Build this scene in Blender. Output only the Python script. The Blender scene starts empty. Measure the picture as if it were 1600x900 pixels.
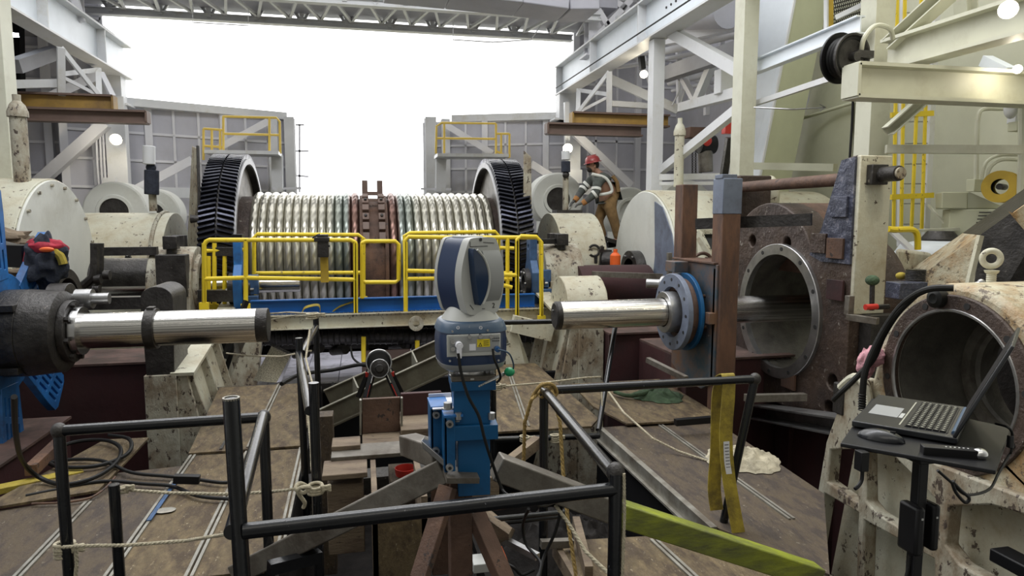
import bpy, bmesh, math, random
from mathutils import Vector, Matrix, noise as mnoise
random.seed(7)
PI = math.pi
C = bpy.context.scene.collection
V = Vector
# ------------------------------------------------------------------ camera, sky, exposure
PS = math.radians(12.4); PT = math.radians(6.0); F = 1067.0; CZ = 1.75
cd = bpy.data.cameras.new('camera'); cam = bpy.data.objects.new('camera', cd); C.objects.link(cam)
cam.location = (0, 0, CZ); cam.rotation_euler = (PI/2 - PT, 0, -PS)
cd.sensor_width = 36; cd.lens = 36*F/1600; cd.clip_end = 200; cd.clip_start = .05
bpy.context.scene.camera = cam
W = bpy.data.worlds.new('sky'); bpy.context.scene.world = W; W.use_nodes = True
wn = W.node_tree.nodes; wl = W.node_tree.links; wn.clear()
wo = wn.new('ShaderNodeOutputWorld'); wb = wn.new('ShaderNodeBackground'); wc = wn.new('ShaderNodeTexCoord')
ws = wn.new('ShaderNodeSeparateXYZ'); wm = wn.new('ShaderNodeMapRange'); wr = wn.new('ShaderNodeValToRGB')
wl.new(wc.outputs['Generated'], ws.inputs[0]); wl.new(ws.outputs['Y'], wm.inputs['Value'])
wm.inputs['From Min'].default_value = -1; wm.inputs['From Max'].default_value = 1
wl.new(wm.outputs[0], wr.inputs[0])
e = wr.color_ramp.elements
e[0].position = 0; e[0].color = (.05, .048, .042, 1)
e[1].position = .72; e[1].color = (1, 1, 1.0, 1)
x_ = e.new(.42); x_.color = (.22, .22, .205, 1)
wl.new(wr.outputs[0], wb.inputs[0]); wb.inputs[1].default_value = 2.7
wl.new(wb.outputs[0], wo.inputs[0])
def area(name, loc, rot, sx, sy, e_, col):
    l = bpy.data.lights.new(name, 'AREA'); l.shape = 'RECTANGLE'; l.size = sx; l.size_y = sy; l.energy = e_; l.color = col
    o = bpy.data.objects.new(name, l); C.objects.link(o); o.location = loc; o.rotation_euler = rot; return o
def point(name, loc, e_, col, r=.12):
    l = bpy.data.lights.new(name, 'POINT'); l.energy = e_; l.color = col; l.shadow_soft_size = r
    o = bpy.data.objects.new(name, l); C.objects.link(o); o.location = loc; return o
area('unseen_front_fill', (.5, -1.5, 6.5), (math.radians(-12), 0, 0), 7, 3, 70, (1, .95, .84))  # unseen fill behind the camera, added to lift the foreground
area('unseen_back_fill', (0, 5.2, 8.2), (math.radians(38), 0, 0), 9, 2, 420, (.95, .96, 1))  # unseen overhead fill, added to brighten the back walls
area('unseen_right_fill', (4.2, 2.6, 5.5), (math.radians(50), 0, math.radians(-42)), 3, 2, 55, (1, .95, .78))  # unseen warm fill, added to brighten the right wall and chute
sc = bpy.context.scene
sc.view_settings.view_transform = 'Standard'; sc.view_settings.look = 'None'
sc.view_settings.gamma = 1; sc.view_settings.use_curve_mapping = False
sc.view_settings.exposure = 0.25
# ------------------------------------------------------------------ pixel -> place helpers
fw = V((math.sin(PS)*math.cos(PT), math.cos(PS)*math.cos(PT), -math.sin(PT)))
rt = V((math.cos(PS), -math.sin(PS), 0))
up_ = V((math.sin(PS)*math.sin(PT), math.cos(PS)*math.sin(PT), math.cos(PT)))
def ray(px, py): return fw + rt*((px-800)/F) + up_*((450-py)/F)
O = V((0, 0, CZ))
def A(px, py, Y): d = ray(px, py); return O + d*(Y/d.y)
def AZ(px, py, z): d = ray(px, py); return O + d*((z-CZ)/d.z)
def AX(px, py, X): d = ray(px, py); return O + d*(X/d.x)
# ------------------------------------------------------------------ materials
def mat(name, col, rough=.6, metal=0, var=.15, vscale=3, chip=None, chips=.0, cscale=6, grime=None, gr=.0, gscale=1.5,
        bump=.0, bscale=30, stretch=None, emit=None, spec=None, alpha=None):
    m = bpy.data.materials.new(name); m.use_nodes = True
    n = m.node_tree.nodes; l = m.node_tree.links; b = n['Principled BSDF']
    b.inputs['Roughness'].default_value = rough; b.inputs['Metallic'].default_value = metal
    if spec is not None: b.inputs['Specular IOR Level'].default_value = spec
    tc = n.new('ShaderNodeTexCoord'); src = tc.outputs['Object']
    if stretch:
        mp = n.new('ShaderNodeMapping'); mp.inputs['Scale'].default_value = stretch; l.new(src, mp.inputs[0]); src = mp.outputs[0]
    def noise(s, d=4, r=.6):
        t = n.new('ShaderNodeTexNoise'); t.inputs['Scale'].default_value = s; t.inputs['Detail'].default_value = d
        t.inputs['Roughness'].default_value = r; l.new(src, t.inputs['Vector']); return t.outputs['Fac']
    def ramp(f, a, b_):
        r = n.new('ShaderNodeMapRange'); r.inputs['From Min'].default_value = a; r.inputs['From Max'].default_value = b_
        r.clamp = True; l.new(f, r.inputs['Value']); return r.outputs[0]
    def mix(f, a, b_):
        x = n.new('ShaderNodeMix'); x.data_type = 'RGBA'
        if hasattr(f, 'links'): l.new(f, x.inputs[0])
        else: x.inputs[0].default_value = f
        for s, i in ((a, 6), (b_, 7)):
            if hasattr(s, 'links'): l.new(s, x.inputs[i])
            else: x.inputs[i].default_value = (*s, 1)
        return x.outputs[2]
    d = tuple(max(0, c*(1-var)) for c in col); h = tuple(min(1, c*(1+var)) for c in col)
    out = mix(ramp(noise(vscale), .3, .7), d, h)
    if grime:
        out = mix(ramp(noise(gscale, 6, .7), .62-gr*.4, .85-gr*.4), out, grime)
    if chip:
        f = ramp(noise(cscale, 6, .72), .70-chips*.35, .715-chips*.35)
        out = mix(f, out, chip)
    l.new(out, b.inputs['Base Color'])
    if bump:
        bp = n.new('ShaderNodeBump'); bp.inputs['Strength'].default_value = bump; bp.inputs['Distance'].default_value = .02
        l.new(noise(bscale, 6, .65), bp.inputs['Height']); l.new(bp.outputs[0], b.inputs['Normal'])
    if emit:
        b.inputs['Emission Color'].default_value = (*emit[0], 1); b.inputs['Emission Strength'].default_value = emit[1]
    return m
DK = (.035, .025, .02)
M = dict(
 cream=mat('cream_paint_chipped', (.61, .60, .48), .5, chip=(.10, .075, .055), chips=.25, cscale=11, grime=(.38, .32, .21), gr=.5, bump=.4, bscale=14),
 creamd=mat('cream_paint_worn', (.50, .485, .39), .6, chip=(.075, .055, .042), chips=.36, cscale=13, grime=(.23, .18, .12), gr=.6, gscale=3, bump=.5, bscale=18, stretch=(1.2, 1.2, .7)),
 creamo=mat('cream_paint_oily_stains', (.50, .47, .35), .5, chip=(.13, .10, .07), chips=.36, cscale=14, grime=(.33, .205, .09), gr=.55, gscale=3.4, bump=.9, bscale=12),
 white=mat('white_steel_paint', (.66, .67, .68), .45, var=.05, grime=(.48, .46, .40), gr=.25, bump=.05),
 whiteb=mat('bluish_white_steel_paint', (.74, .79, .84), .4, var=.05),
 smooth=mat('smooth_cream_paint', (.68, .69, .64), .4, var=.05, grime=(.5, .49, .42), gr=.3, gscale=.8, chip=(.12, .1, .08), chips=.02, cscale=9),
 colm=mat('pale_column_paint', (.57, .57, .46), .5, var=.05, grime=(.42, .40, .30), gr=.3, gscale=1.2),
 bluegrey=mat('blue_grey_primer', (.155, .185, .25), .5, var=.2, grime=(.10,.11,.15), gr=.4, gscale=4),
 panel=mat('grey_wall_panel', (.50, .50, .55), .6, var=.05, grime=(.42, .42, .45), gr=.3, gscale=.6),
 panelr=mat('grey_wall_rib', (.68, .68, .71), .5, var=.05),
 wallc=mat('cream_wall_paint', (.52, .52, .40), .6, var=.04, grime=(.43, .43, .32), gr=.35, gscale=.5, bump=.05),
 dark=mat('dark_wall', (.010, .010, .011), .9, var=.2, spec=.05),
 soffit=mat('grey_soffit', (.30, .30, .32), .7, var=.2, vscale=1),
 roof=mat('grey_roof_sheet', (.42, .42, .47), .6, var=.06),
 olive=mat('lamp_tinted_olive', (.60, .62, .45), .5, var=.04),  # olive holds the warm lamp light on the chute
 yellow=mat('yellow_rail_paint', (.80, .60, .03), .4, var=.08, chip=(.25, .17, .04), chips=.18, cscale=16),
 yellowp=mat('pale_yellow_paint', (.72, .52, .10), .5, var=.08),
 ochre=mat('ochre_beam_paint', (.36, .22, .05), .55, var=.15, grime=(.14, .085, .05), gr=.3, gscale=1),
 brownb=mat('brown_beam_paint', (.15, .10, .08), .55, var=.15),
 chrome=mat('polished_shaft_steel', (.58, .57, .55), .13, 1.0, var=.6, vscale=11, stretch=(.06, 9, 9), bump=.12, bscale=14),
 steel=mat('bare_steel', (.40, .40, .40), .35, .9, var=.2, vscale=8, bump=.1),
 steeld=mat('dark_oily_steel', (.045, .042, .040), .35, .5, var=.5, vscale=6, chip=(.20, .18, .16), chips=.10, cscale=16, bump=.45, bscale=25),
 black=mat('black_painted_pipe', (.007, .008, .010), .2, 0, var=.3, vscale=10, chip=(.12, .12, .13), chips=.05, cscale=26, bump=.06, spec=.5),
 blackm=mat('matt_black_plastic', (.006, .006, .007), .45, var=.1, spec=.28),
 rubber=mat('black_rubber', (.011, .011, .010), .5, var=.2, spec=.3),
 rust=mat('rust_brown_steel', (.105, .060, .042), .65, .15, var=.35, vscale=6, chip=(.04, .03, .027), chips=.28, cscale=10, grime=(.19, .10, .055), gr=.3, bump=.35),
 rusto=mat('orange_rust_post', (.150, .078, .048), .7, .1, var=.3, vscale=3, grime=(.06, .04, .036), gr=.5, gscale=2.5, bump=.3, chip=(.30, .20, .13), chips=.03, cscale=9, stretch=(2, 2, .6)),
 darkrust=mat('dark_rusty_casting', (.060, .043, .037), .5, .25, var=.5, vscale=4, chip=(.27, .245, .215), chips=.20, cscale=12, grime=(.085, .055, .038), gr=.45, bump=1.0, bscale=12),
 navyc=mat('dark_blue_flaking_paint', (.060, .066, .098), .35, .2, var=.5, vscale=7, chip=(.20, .20, .24), chips=.28, cscale=14, bump=1.0, bscale=12),
 maroon=mat('maroon_primer', (.055, .015, .016), .7, var=.4, vscale=3, grime=(.022, .012, .012), gr=.5, bump=.15, bscale=20),
 maroonb=mat('faded_maroon_top', (.13, .075, .062), .75, var=.3, vscale=4, grime=(.055, .035, .028), gr=.55, gscale=3),
 ply=mat('worn_plywood', (.195, .143, .072), .7, var=.4, vscale=5, grime=(.068, .045, .024), gr=.66, gscale=5.5, bump=.7, bscale=30, chip=(.32, .27, .18), chips=.2, cscale=28, stretch=(1.8, .7, 1)),
 plyd=mat('dark_plywood', (.135, .098, .056), .7, var=.4, vscale=5, grime=(.050, .036, .027), gr=.68, gscale=5, bump=.7, bscale=30, chip=(.22, .19, .14), chips=.18, cscale=26, stretch=(1.8, .7, 1)),
 wood=mat('rough_timber', (.24, .185, .125), .8, var=.3, vscale=6, stretch=(1, 4, 4), grime=(.10, .07, .05), gr=.55, gscale=3, bump=.5, bscale=18, chip=(.06, .045, .035), chips=.2, cscale=14),
 alu=mat('aluminium_strip', (.34, .33, .29), .45, .5, var=.2, grime=(.17, .15, .12), gr=.5, gscale=4),
 blue=mat('blue_fixture_paint', (.006, .085, .22), .42, .0, var=.15, spec=.35, grime=(.006, .06, .16), gr=.3, gscale=8),
 bluel=mat('bright_blue_paint', (.02, .145, .42), .45, var=.2, grime=(.02, .07, .19), gr=.45, gscale=4, chip=(.35,.38,.42), chips=.03, cscale=16),
 bluebeam=mat('blue_beam_paint', (.01, .12, .42), .45, var=.12),
 bluef=mat('dark_blue_bracket', (.04, .09, .19), .45, .2, var=.35, vscale=8),
 bluecast=mat('scuffed_blue_plate', (.055, .10, .14), .55, .2, var=.3, grime=(.18, .10, .06), gr=.55, gscale=3, chip=(.5, .47, .42), chips=.03, cscale=8),
 navy=mat('navy_instrument_plastic', (.014, .032, .085), .32, var=.05),
 navyg=mat('navy_glass', (.012, .030, .072), .10, var=.05),
 slate=mat('slate_blue_plastic', (.055, .095, .155), .35, var=.05),
 grey=mat('pale_grey_plastic', (.45, .46, .44), .4, var=.03),
 greyd=mat('mid_grey_plastic', (.30, .31, .31), .4, var=.03),
 silver=mat('machined_aluminium', (.6, .6, .6), .25, 1, var=.06),
 paper=mat('white_card', (.75, .76, .82), .6, var=.04),
 yel=mat('yellow_sticker', (.75, .60, .02), .5, var=.02),
 ink=mat('black_ink', (.02, .02, .02), .6, var=.0),
 rope=mat('pale_rope', (.50, .45, .33), .85, var=.25, vscale=60, bump=.6, bscale=120),
 ropey=mat('tan_rope', (.28, .19, .06), .85, var=.3, vscale=50, bump=.5, bscale=90),
 cable=mat('black_cable', (.008, .008, .008), .5, var=.2, spec=.25),
 green=mat('green_plastic', (.01, .30, .12), .4, var=.1),
 lime=mat('lime_yellow_paint', (.27, .31, .022), .5, var=.3, vscale=4, grime=(.10, .11, .035), gr=.6, gscale=3, stretch=(.6, 2, 2), bump=.2),
 tube=mat('worn_grey_tube', (.19, .175, .15), .5, .4, var=.3, vscale=6, grime=(.09, .075, .06), gr=.5, gscale=4, bump=.15),
 olivem=mat('olive_grey_channel', (.17, .165, .125), .65, .2, var=.25, vscale=4, grime=(.09, .07, .05), gr=.45, bump=.2),
 strap=mat('dirty_yellow_webbing', (.40, .31, .04), .85, var=.25, vscale=8, grime=(.16, .12, .03), gr=.5, gscale=6, bump=.3, bscale=80),
 red=mat('red_plastic', (.50, .03, .02), .45, var=.1),
 orange=mat('orange_plastic', (.80, .13, .02), .5, var=.05),
 pink=mat('pink_cloth', (.55, .28, .32), .9, var=.25, vscale=30, bump=.6, bscale=40),
 rag=mat('stained_white_rag', (.42, .38, .28), .95, var=.3, vscale=12, bump=.8, bscale=25),
 ragg=mat('dark_green_rag', (.05, .085, .045), .95, var=.4, vscale=14, bump=.8, bscale=25),
 ragr=mat('red_cloth', (.33, .02, .04), .9, var=.3, vscale=14, bump=.6),
 ragb=mat('black_navy_cloth', (.03, .035, .05), .95, var=.3, vscale=14, bump=.6),
 floorw=mat('sky_tinted_floor_plate', (.74, .73, .84), .4, var=.12, vscale=2, grime=(.15, .15, .17), gr=.3, gscale=2.2),  # bright lavender base colour holds the reflection of the sky
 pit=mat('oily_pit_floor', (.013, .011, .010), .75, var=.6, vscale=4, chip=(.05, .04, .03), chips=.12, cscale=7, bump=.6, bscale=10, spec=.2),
 gear=mat('greased_gear_teeth', (.030, .032, .045), .18, .7, var=.35, vscale=6, bump=.1),
 geary=mat('grey_gear_side', (.36, .36, .37), .45, .5, var=.2),
 grate=mat('grating_steel', (.20, .20, .19), .5, .5, var=.2),
 key=mat('grey_key_legend', (.33, .33, .26), .6, var=.1),
 skin=mat('skin', (.36, .20, .13), .6, var=.05),
 hair=mat('dark_hair', (.02, .014, .01), .8, var=.2),
 jacket=mat('grey_green_work_jacket', (.085, .095, .085), .9, var=.3, vscale=9, bump=.4, bscale=15),
 bib=mat('brown_canvas_bib', (.22, .135, .055), .9, var=.3, vscale=9, bump=.4, bscale=12),
 refl=mat('silver_reflective_tape', (.75, .76, .70), .5, var=.05),
 glove=mat('orange_tan_glove', (.42, .19, .06), .8, var=.2),
 gloved=mat('dark_glove', (.10, .10, .095), .8, var=.2),
 helmet=mat('red_sticker_hard_hat', (.33, .05, .05), .35, var=.3, vscale=20, chip=(.6, .5, .45), chips=.25, cscale=25),
 lamp=mat('lamp_glow', (1, 1, 1), .5, emit=((1, .93, .72), 7)),
 lampw=mat('cool_lamp_glow', (1, 1, 1), .5, emit=((.9, .95, 1), 7)),
 vent=mat('pale_olive_vent', (.50, .50, .36), .55, var=.05),
 yreel=mat('yellow_reel_paint', (.50, .34, .04), .5, var=.2),
 liner=mat('machined_bore_liner', (.13, .122, .105), .45, .4, var=.35, vscale=6, bump=.3),
 screen=mat('dark_laptop_lid', (.011, .012, .014), .35, var=.1),
)
def rope_mat():
    m = mat('wound_wire_rope', (.43, .42, .36), .30, .9, var=.15, vscale=6)
    n = m.node_tree.nodes; l = m.node_tree.links; b = n['Principled BSDF']
    tc = n.new('ShaderNodeTexCoord'); s = n.new('ShaderNodeSeparateXYZ'); l.new(tc.outputs['Object'], s.inputs[0])
    ab = n.new('ShaderNodeMath'); ab.operation = 'ABSOLUTE'; l.new(s.outputs['X'], ab.inputs[0])
    r = n.new('ShaderNodeValToRGB'); l.new(ab.outputs[0], r.inputs[0])
    E = r.color_ramp.elements; E[0].position = .2; E[0].color = (.20, .12, .10, 1); E[1].position = .85; E[1].color = (.50, .485, .42, 1)
    for p, c in ((.34, (.20, .12, .10)), (.40, (.24, .27, .25)), (.58, (.30, .32, .28)), (.66, (.42, .41, .35))):
        q = E.new(p); q.color = (*c, 1)
    l.new(r.outputs[0], b.inputs['Base Color']); return m
M['wrope'] = rope_mat()
# ------------------------------------------------------------------ mesh builder
BASE = {}
def frame(d, up=(0, 0, 1)):
    d = V(d).normalized(); u = V(up)
    if abs(d.dot(u.normalized())) > .995: u = V((0, 1, 0)) if abs(d.y) < .9 else V((1, 0, 0))
    s = d.cross(u).normalized(); return d, s, s.cross(d).normalized()
def smooth_path(pts, k=6, closed=False):
    P = [V(p) for p in pts]; n = len(P); out = []
    rng = n if closed else n-1
    for i in range(rng):
        if closed: a, b, c, d = P[(i-1) % n], P[i], P[(i+1) % n], P[(i+2) % n]
        else: a, b, c, d = P[max(i-1, 0)], P[i], P[i+1], P[min(i+2, n-1)]
        for j in range(k):
            t = j/k
            out.append(.5*((2*b)+(c-a)*t+(2*a-5*b+4*c-d)*t*t+(3*b-a-3*c+d)*t**3))
    if not closed: out.append(P[-1])
    return out
class MB:
    def __init__(s): s.bm = bmesh.new(); s.mi = 0
    def _f(s, vs):
        try: f = s.bm.faces.new(vs); f.material_index = s.mi; return f
        except ValueError: return None
    def hexa(s, p):  # 8 pts: bottom 4 then top 4
        v = [s.bm.verts.new(q) for q in p]
        for q in ((3, 2, 1, 0), (4, 5, 6, 7), (0, 1, 5, 4), (1, 2, 6, 5), (2, 3, 7, 6), (3, 0, 4, 7)): s._f([v[i] for i in q])
        return s
    def bx(s, x0, x1, y0, y1, z0, z1):
        x0, x1 = sorted((x0, x1)); y0, y1 = sorted((y0, y1)); z0, z1 = sorted((z0, z1))
        return s.hexa([(x0, y0, z0), (x1, y0, z0), (x1, y1, z0), (x0, y1, z0), (x0, y0, z1), (x1, y0, z1), (x1, y1, z1), (x0, y1, z1)])
    def box(s, c, sz, rot=None):
        c = V(c); h = V(sz)/2; R = rot if rot is not None else Matrix.Identity(3)
        return s.hexa([c + R @ V((a*h.x, b*h.y, d*h.z)) for d in (-1, 1) for a, b in ((-1, -1), (1, -1), (1, 1), (-1, 1))])
    def sec(s, p0, p1, w, h, kind='box', t=.012, up=(0, 0, 1)):
        p0, p1 = V(p0), V(p1); d, sd, u = frame(p1-p0, up); a, b = w/2, h/2
        if kind == 'box': pr = [(-a, -b), (a, -b), (a, b), (-a, b)]
        elif kind == 'I': pr = [(-a, -b), (a, -b), (a, -b+t), (t/2, -b+t), (t/2, b-t), (a, b-t), (a, b), (-a, b), (-a, b-t), (-t/2, b-t), (-t/2, -b+t), (-a, -b+t)]
        elif kind == 'C': pr = [(-a, -b), (a, -b), (a, -b+t), (-a+t, -b+t), (-a+t, b-t), (a, b-t), (a, b), (-a, b)]
        elif kind == 'L': pr = [(-a, -b), (a, -b), (a, -b+t), (-a+t, -b+t), (-a+t, b), (-a, b)]
        n = len(pr)
        A0 = [s.bm.verts.new(p0+sd*x+u*y) for x, y in pr]; A1 = [s.bm.verts.new(p1+sd*x+u*y) for x, y in pr]
        for i in range(n): s._f([A0[i], A0[(i+1) % n], A1[(i+1) % n], A1[i]])
        s._f(A0[::-1]); s._f(A1); return s
    def cyl(s, p0, p1, r, r2=None, n=20, cap=True):
        p0, p1 = V(p0), V(p1); r2 = r if r2 is None else r2; d, sd, u = frame(p1-p0)
        c0 = []; c1 = []
        for i in range(n):
            q = sd*math.cos(2*PI*i/n)+u*math.sin(2*PI*i/n); c0.append(s.bm.verts.new(p0+q*r)); c1.append(s.bm.verts.new(p1+q*r2))
        for i in range(n): s._f([c0[i], c0[(i+1) % n], c1[(i+1) % n], c1[i]])
        if cap: s._f(c0[::-1]); s._f(c1)
        return s
    def lathe(s, o, ax, prof, n=40, a0=0, a1=2*PI, up=(0, 0, 1)):  # prof: (r, h)
        o = V(o); d, sd, u = frame(ax, up); full = abs(a1-a0-2*PI) < 1e-6; m = n if full else n+1; rows = []
        for r, h in prof:
            if r < 1e-6: v = s.bm.verts.new(o+d*h); rows.append([v]*m); continue
            rows.append([s.bm.verts.new(o+d*h+(sd*math.cos(a0+(a1-a0)*i/n)+u*math.sin(a0+(a1-a0)*i/n))*r) for i in range(m)])
        for k in range(len(rows)-1):
            for i in range(n):
                j = (i+1) % m; q = [rows[k][i], rows[k][j], rows[k+1][j], rows[k+1][i]]
                q = [v for x, v in enumerate(q) if v not in q[:x]]
                if len(q) > 2: s._f(q)
        return s
    def ring(s, o, ax, ro, ri, L, n=40):
        return s.lathe(o, ax, [(ri, 0), (ro, 0), (ro, L), (ri, L), (ri, 0)], n)
    def torus(s, o, ax, R, r, n=28, m=8, a0=0, a1=2*PI):
        return s.lathe(o, ax, [(R+r*math.cos(2*PI*k/m), r*math.sin(2*PI*k/m)) for k in range(m+1)], n, a0, a1)
    def tube(s, pts, r, n=8, k=0, closed=False, flat=None):
        P = smooth_path(pts, k, closed) if k else [V(p) for p in pts]
        rows = []; m = len(P); pu = None
        for i, p in enumerate(P):
            if closed: d = P[(i+1) % m]-P[i-1]
            else: d = P[min(i+1, m-1)]-P[max(i-1, 0)]
            if d.length < 1e-9: d = V((0, 0, 1))
            d.normalize()
            if pu is None: _, sd, u = frame(d)
            else:
                u = (pu-d*pu.dot(d))
                if u.length < 1e-6: _, sd, u = frame(d)
                u.normalize(); sd = d.cross(u)
            pu = u; rr = r(i/(m-1)) if callable(r) else r
            a, b = (rr, rr) if flat is None else (rr, flat)
            rows.append([s.bm.verts.new(p+sd*a*math.cos(2*PI*j/n)+u*b*math.sin(2*PI*j/n)) for j in range(n)])
        for i in range(m if closed else m-1):
            A0, A1 = rows[i], rows[(i+1) % m]
            for j in range(n): s._f([A0[j], A0[(j+1) % n], A1[(j+1) % n], A1[j]])
        if not closed: s._f(rows[0][::-1]); s._f(rows[-1])
        return s
    def ribbon(s, pts, w, t=.004, side=None, k=6):
        P = smooth_path(pts, k) if k else [V(p) for p in pts]; rows = []
        for i, p in enumerate(P):
            d = (P[min(i+1, len(P)-1)]-P[max(i-1, 0)]).normalized(); sd = V(side).normalized() if side else frame(d)[1]
            u = sd.cross(d).normalized()
            rows.append([s.bm.verts.new(p+sd*a*w/2+u*b*t/2) for a, b in ((-1, -1), (1, -1), (1, 1), (-1, 1))])
        for i in range(len(rows)-1):
            for j in range(4): s._f([rows[i][j], rows[i][(j+1) % 4], rows[i+1][(j+1) % 4], rows[i+1][j]])
        s._f(rows[0][::-1]); s._f(rows[-1]); return s
    def plate(s, outer, holes, o, u, v, depth):  # 2D outline with holes in the u,v plane, thickness along depth vector
        o, u, v, dp = V(o), V(u), V(v), V(depth); b2 = bmesh.new(); ed = []
        for loop in [outer]+list(holes):
            vs = [b2.verts.new(o+u*a+v*b) for a, b in loop]
            ed += [b2.edges.new((vs[i], vs[(i+1) % len(vs)])) for i in range(len(vs))]
        r = bmesh.ops.triangle_fill(b2, use_beauty=True, use_dissolve=False, edges=ed)
        fs = [g for g in r['geom'] if isinstance(g, bmesh.types.BMFace)]
        ex = bmesh.ops.extrude_face_region(b2, geom=fs)
        bmesh.ops.translate(b2, vec=dp, verts=[g for g in ex['geom'] if isinstance(g, bmesh.types.BMVert)])
        mp = {}
        for w in b2.verts: mp[w] = s.bm.verts.new(w.co)
        for f in b2.faces: s._f([mp[w] for w in f.verts])
        b2.free(); return s
    def ball(s, c, r, n=16, m=10, sc=(1, 1, 1), noise=0, R=None):
        c = V(c); rows = []
        for i in range(m+1):
            a = PI*i/m; row = []
            for j in range(n):
                b = 2*PI*j/n; dr_ = V((math.sin(a)*math.cos(b), math.sin(a)*math.sin(b), math.cos(a)))
                k = r*(1+(noise*6*mnoise.noise(dr_*2.6+c*7)+noise*5*(.5-abs(mnoise.noise(dr_*5.3+c*3))) if noise else 0))
                q = V((k*math.sin(a)*math.cos(b)*sc[0], k*math.sin(a)*math.sin(b)*sc[1], k*math.cos(a)*sc[2]))
                if R is not None: q = R @ q
                row.append(s.bm.verts.new(c+q))
            rows.append(row)
        for i in range(m):
            for j in range(n): s._f([rows[i][j], rows[i+1][j], rows[i+1][(j+1) % n], rows[i][(j+1) % n]])
        bmesh.ops.remove_doubles(s.bm, verts=rows[0]+rows[-1], dist=1e-5 if not noise else r*.2)
        return s
    def build(s, name, m, parent=None, bevel=0, subsurf=0, ang=35):
        bm = s.bm; bmesh.ops.recalc_face_normals(bm, faces=bm.faces)
        me = bpy.data.meshes.new(name); xs = [v.co for v in bm.verts]
        if parent is not None: base = BASE[parent.name]
        else:
            mn = [min(c[i] for c in xs) for i in range(3)]; mx = [max(c[i] for c in xs) for i in range(3)]
            base = V(((mn[0]+mx[0])/2, (mn[1]+mx[1])/2, mn[2]))
        for v in bm.verts: v.co -= base
        bm.to_mesh(me); bm.free()
        for mm in (m if isinstance(m, (list, tuple)) else [m]): me.materials.append(M[mm] if isinstance(mm, str) else mm)
        for p in me.polygons: p.use_smooth = True
        me.set_sharp_from_angle(angle=math.radians(ang))
        o = bpy.data.objects.new(name, me); C.objects.link(o)
        if parent is not None: o.parent = parent
        else: o.location = base
        BASE[o.name] = base
        if bevel:
            b = o.modifiers.new('bevel', 'BEVEL'); b.width = bevel; b.segments = 2; b.limit_method = 'ANGLE'
        if subsurf:
            b = o.modifiers.new('subd', 'SUBSURF'); b.levels = subsurf; b.render_levels = subsurf
        return o
def T(name, label, cat, loc, group=None):
    o = bpy.data.objects.new(name, None); C.objects.link(o); o.location = loc; o.empty_display_size = .1
    o['label'] = label; o['category'] = cat
    if group: o['group'] = group
    BASE[o.name] = V(loc); return o
def tag(o, label, cat, group=None):
    o['label'] = label; o['category'] = cat
    if group: o['group'] = group
    return o
def st(o): o['kind'] = 'structure'; return o
def lab(o, l): o['label'] = l; return o
def copy_tree(o, parent=None):
    c = o.copy(); C.objects.link(c); c.parent = parent; BASE[c.name] = BASE[o.name]
    for ch in list(o.children): copy_tree(ch, c)
    return c
def circ(cx, cy, r, n=32, a0=0): return [(cx+r*math.cos(a0+2*PI*i/n), cy+r*math.sin(a0+2*PI*i/n)) for i in range(n)]
def text(body, size, loc, rx, name, m, parent, ext=.0006):   # lettering as mesh; rx = 3x3 rotation
    cu = bpy.data.curves.new(name, 'FONT'); cu.body = body; cu.size = size; cu.extrude = ext; cu.align_x = 'CENTER'; cu.align_y = 'CENTER'
    to = bpy.data.objects.new('tmp_text', cu); C.objects.link(to); dg = bpy.context.evaluated_depsgraph_get()
    me = bpy.data.meshes.new_from_object(to.evaluated_get(dg)); bpy.data.objects.remove(to)
    base = BASE[parent.name]; Mx = Matrix.Translation(V(loc)-base) @ rx.to_4x4(); me.transform(Mx)
    me.materials.clear(); me.materials.append(M[m]); o = bpy.data.objects.new(name, me); C.objects.link(o); o.parent = parent; BASE[o.name] = base
    return o
X, Yv, Z = V((1, 0, 0)), V((0, 1, 0)), V((0, 0, 1))

def cloth_heap(c, rad, h, name, mt, label, cat='rag', seed=0, par=None):
    """crumpled cloth lying on a surface: folded sheet with an irregular outline"""
    c = V(c); m = MB(); n, q = 56, 22; rows = []; sd = V((seed*3.1, seed*1.7, 0))
    for i in range(q+1):
        f_ = i/q; row = []
        for j in range(n):
            a = 2*PI*j/n; d = V((math.cos(a), math.sin(a), 0))
            R_ = rad*(1+.35*mnoise.noise(d*1.3+sd)+.18*mnoise.noise(d*4+sd)); p_ = d*R_*f_
            s = p_/rad; w = abs(mnoise.noise(V((s.x*2.2, s.y*2.2, seed)))); w2 = abs(mnoise.noise(V((s.x*5, s.y*5, seed+4))))
            z = h*((1-f_**2)*(.75+.9*(.35-w))+.22*(.4-w2))*(1 if f_ < .97 else .2)
            row.append(m.bm.verts.new(c+V((p_.x, p_.y, max(z, .004)))))
        rows.append(row)
    for i in range(q):
        for j in range(n): m._f([rows[i][j], rows[i+1][j], rows[i+1][(j+1) % n], rows[i][(j+1) % n]])
    m._f(rows[-1][::-1]); bmesh.ops.remove_doubles(m.bm, verts=rows[0], dist=1e-4)
    o = m.build(name, mt, par, ang=60); return o if par else tag(o, label, cat)
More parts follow.
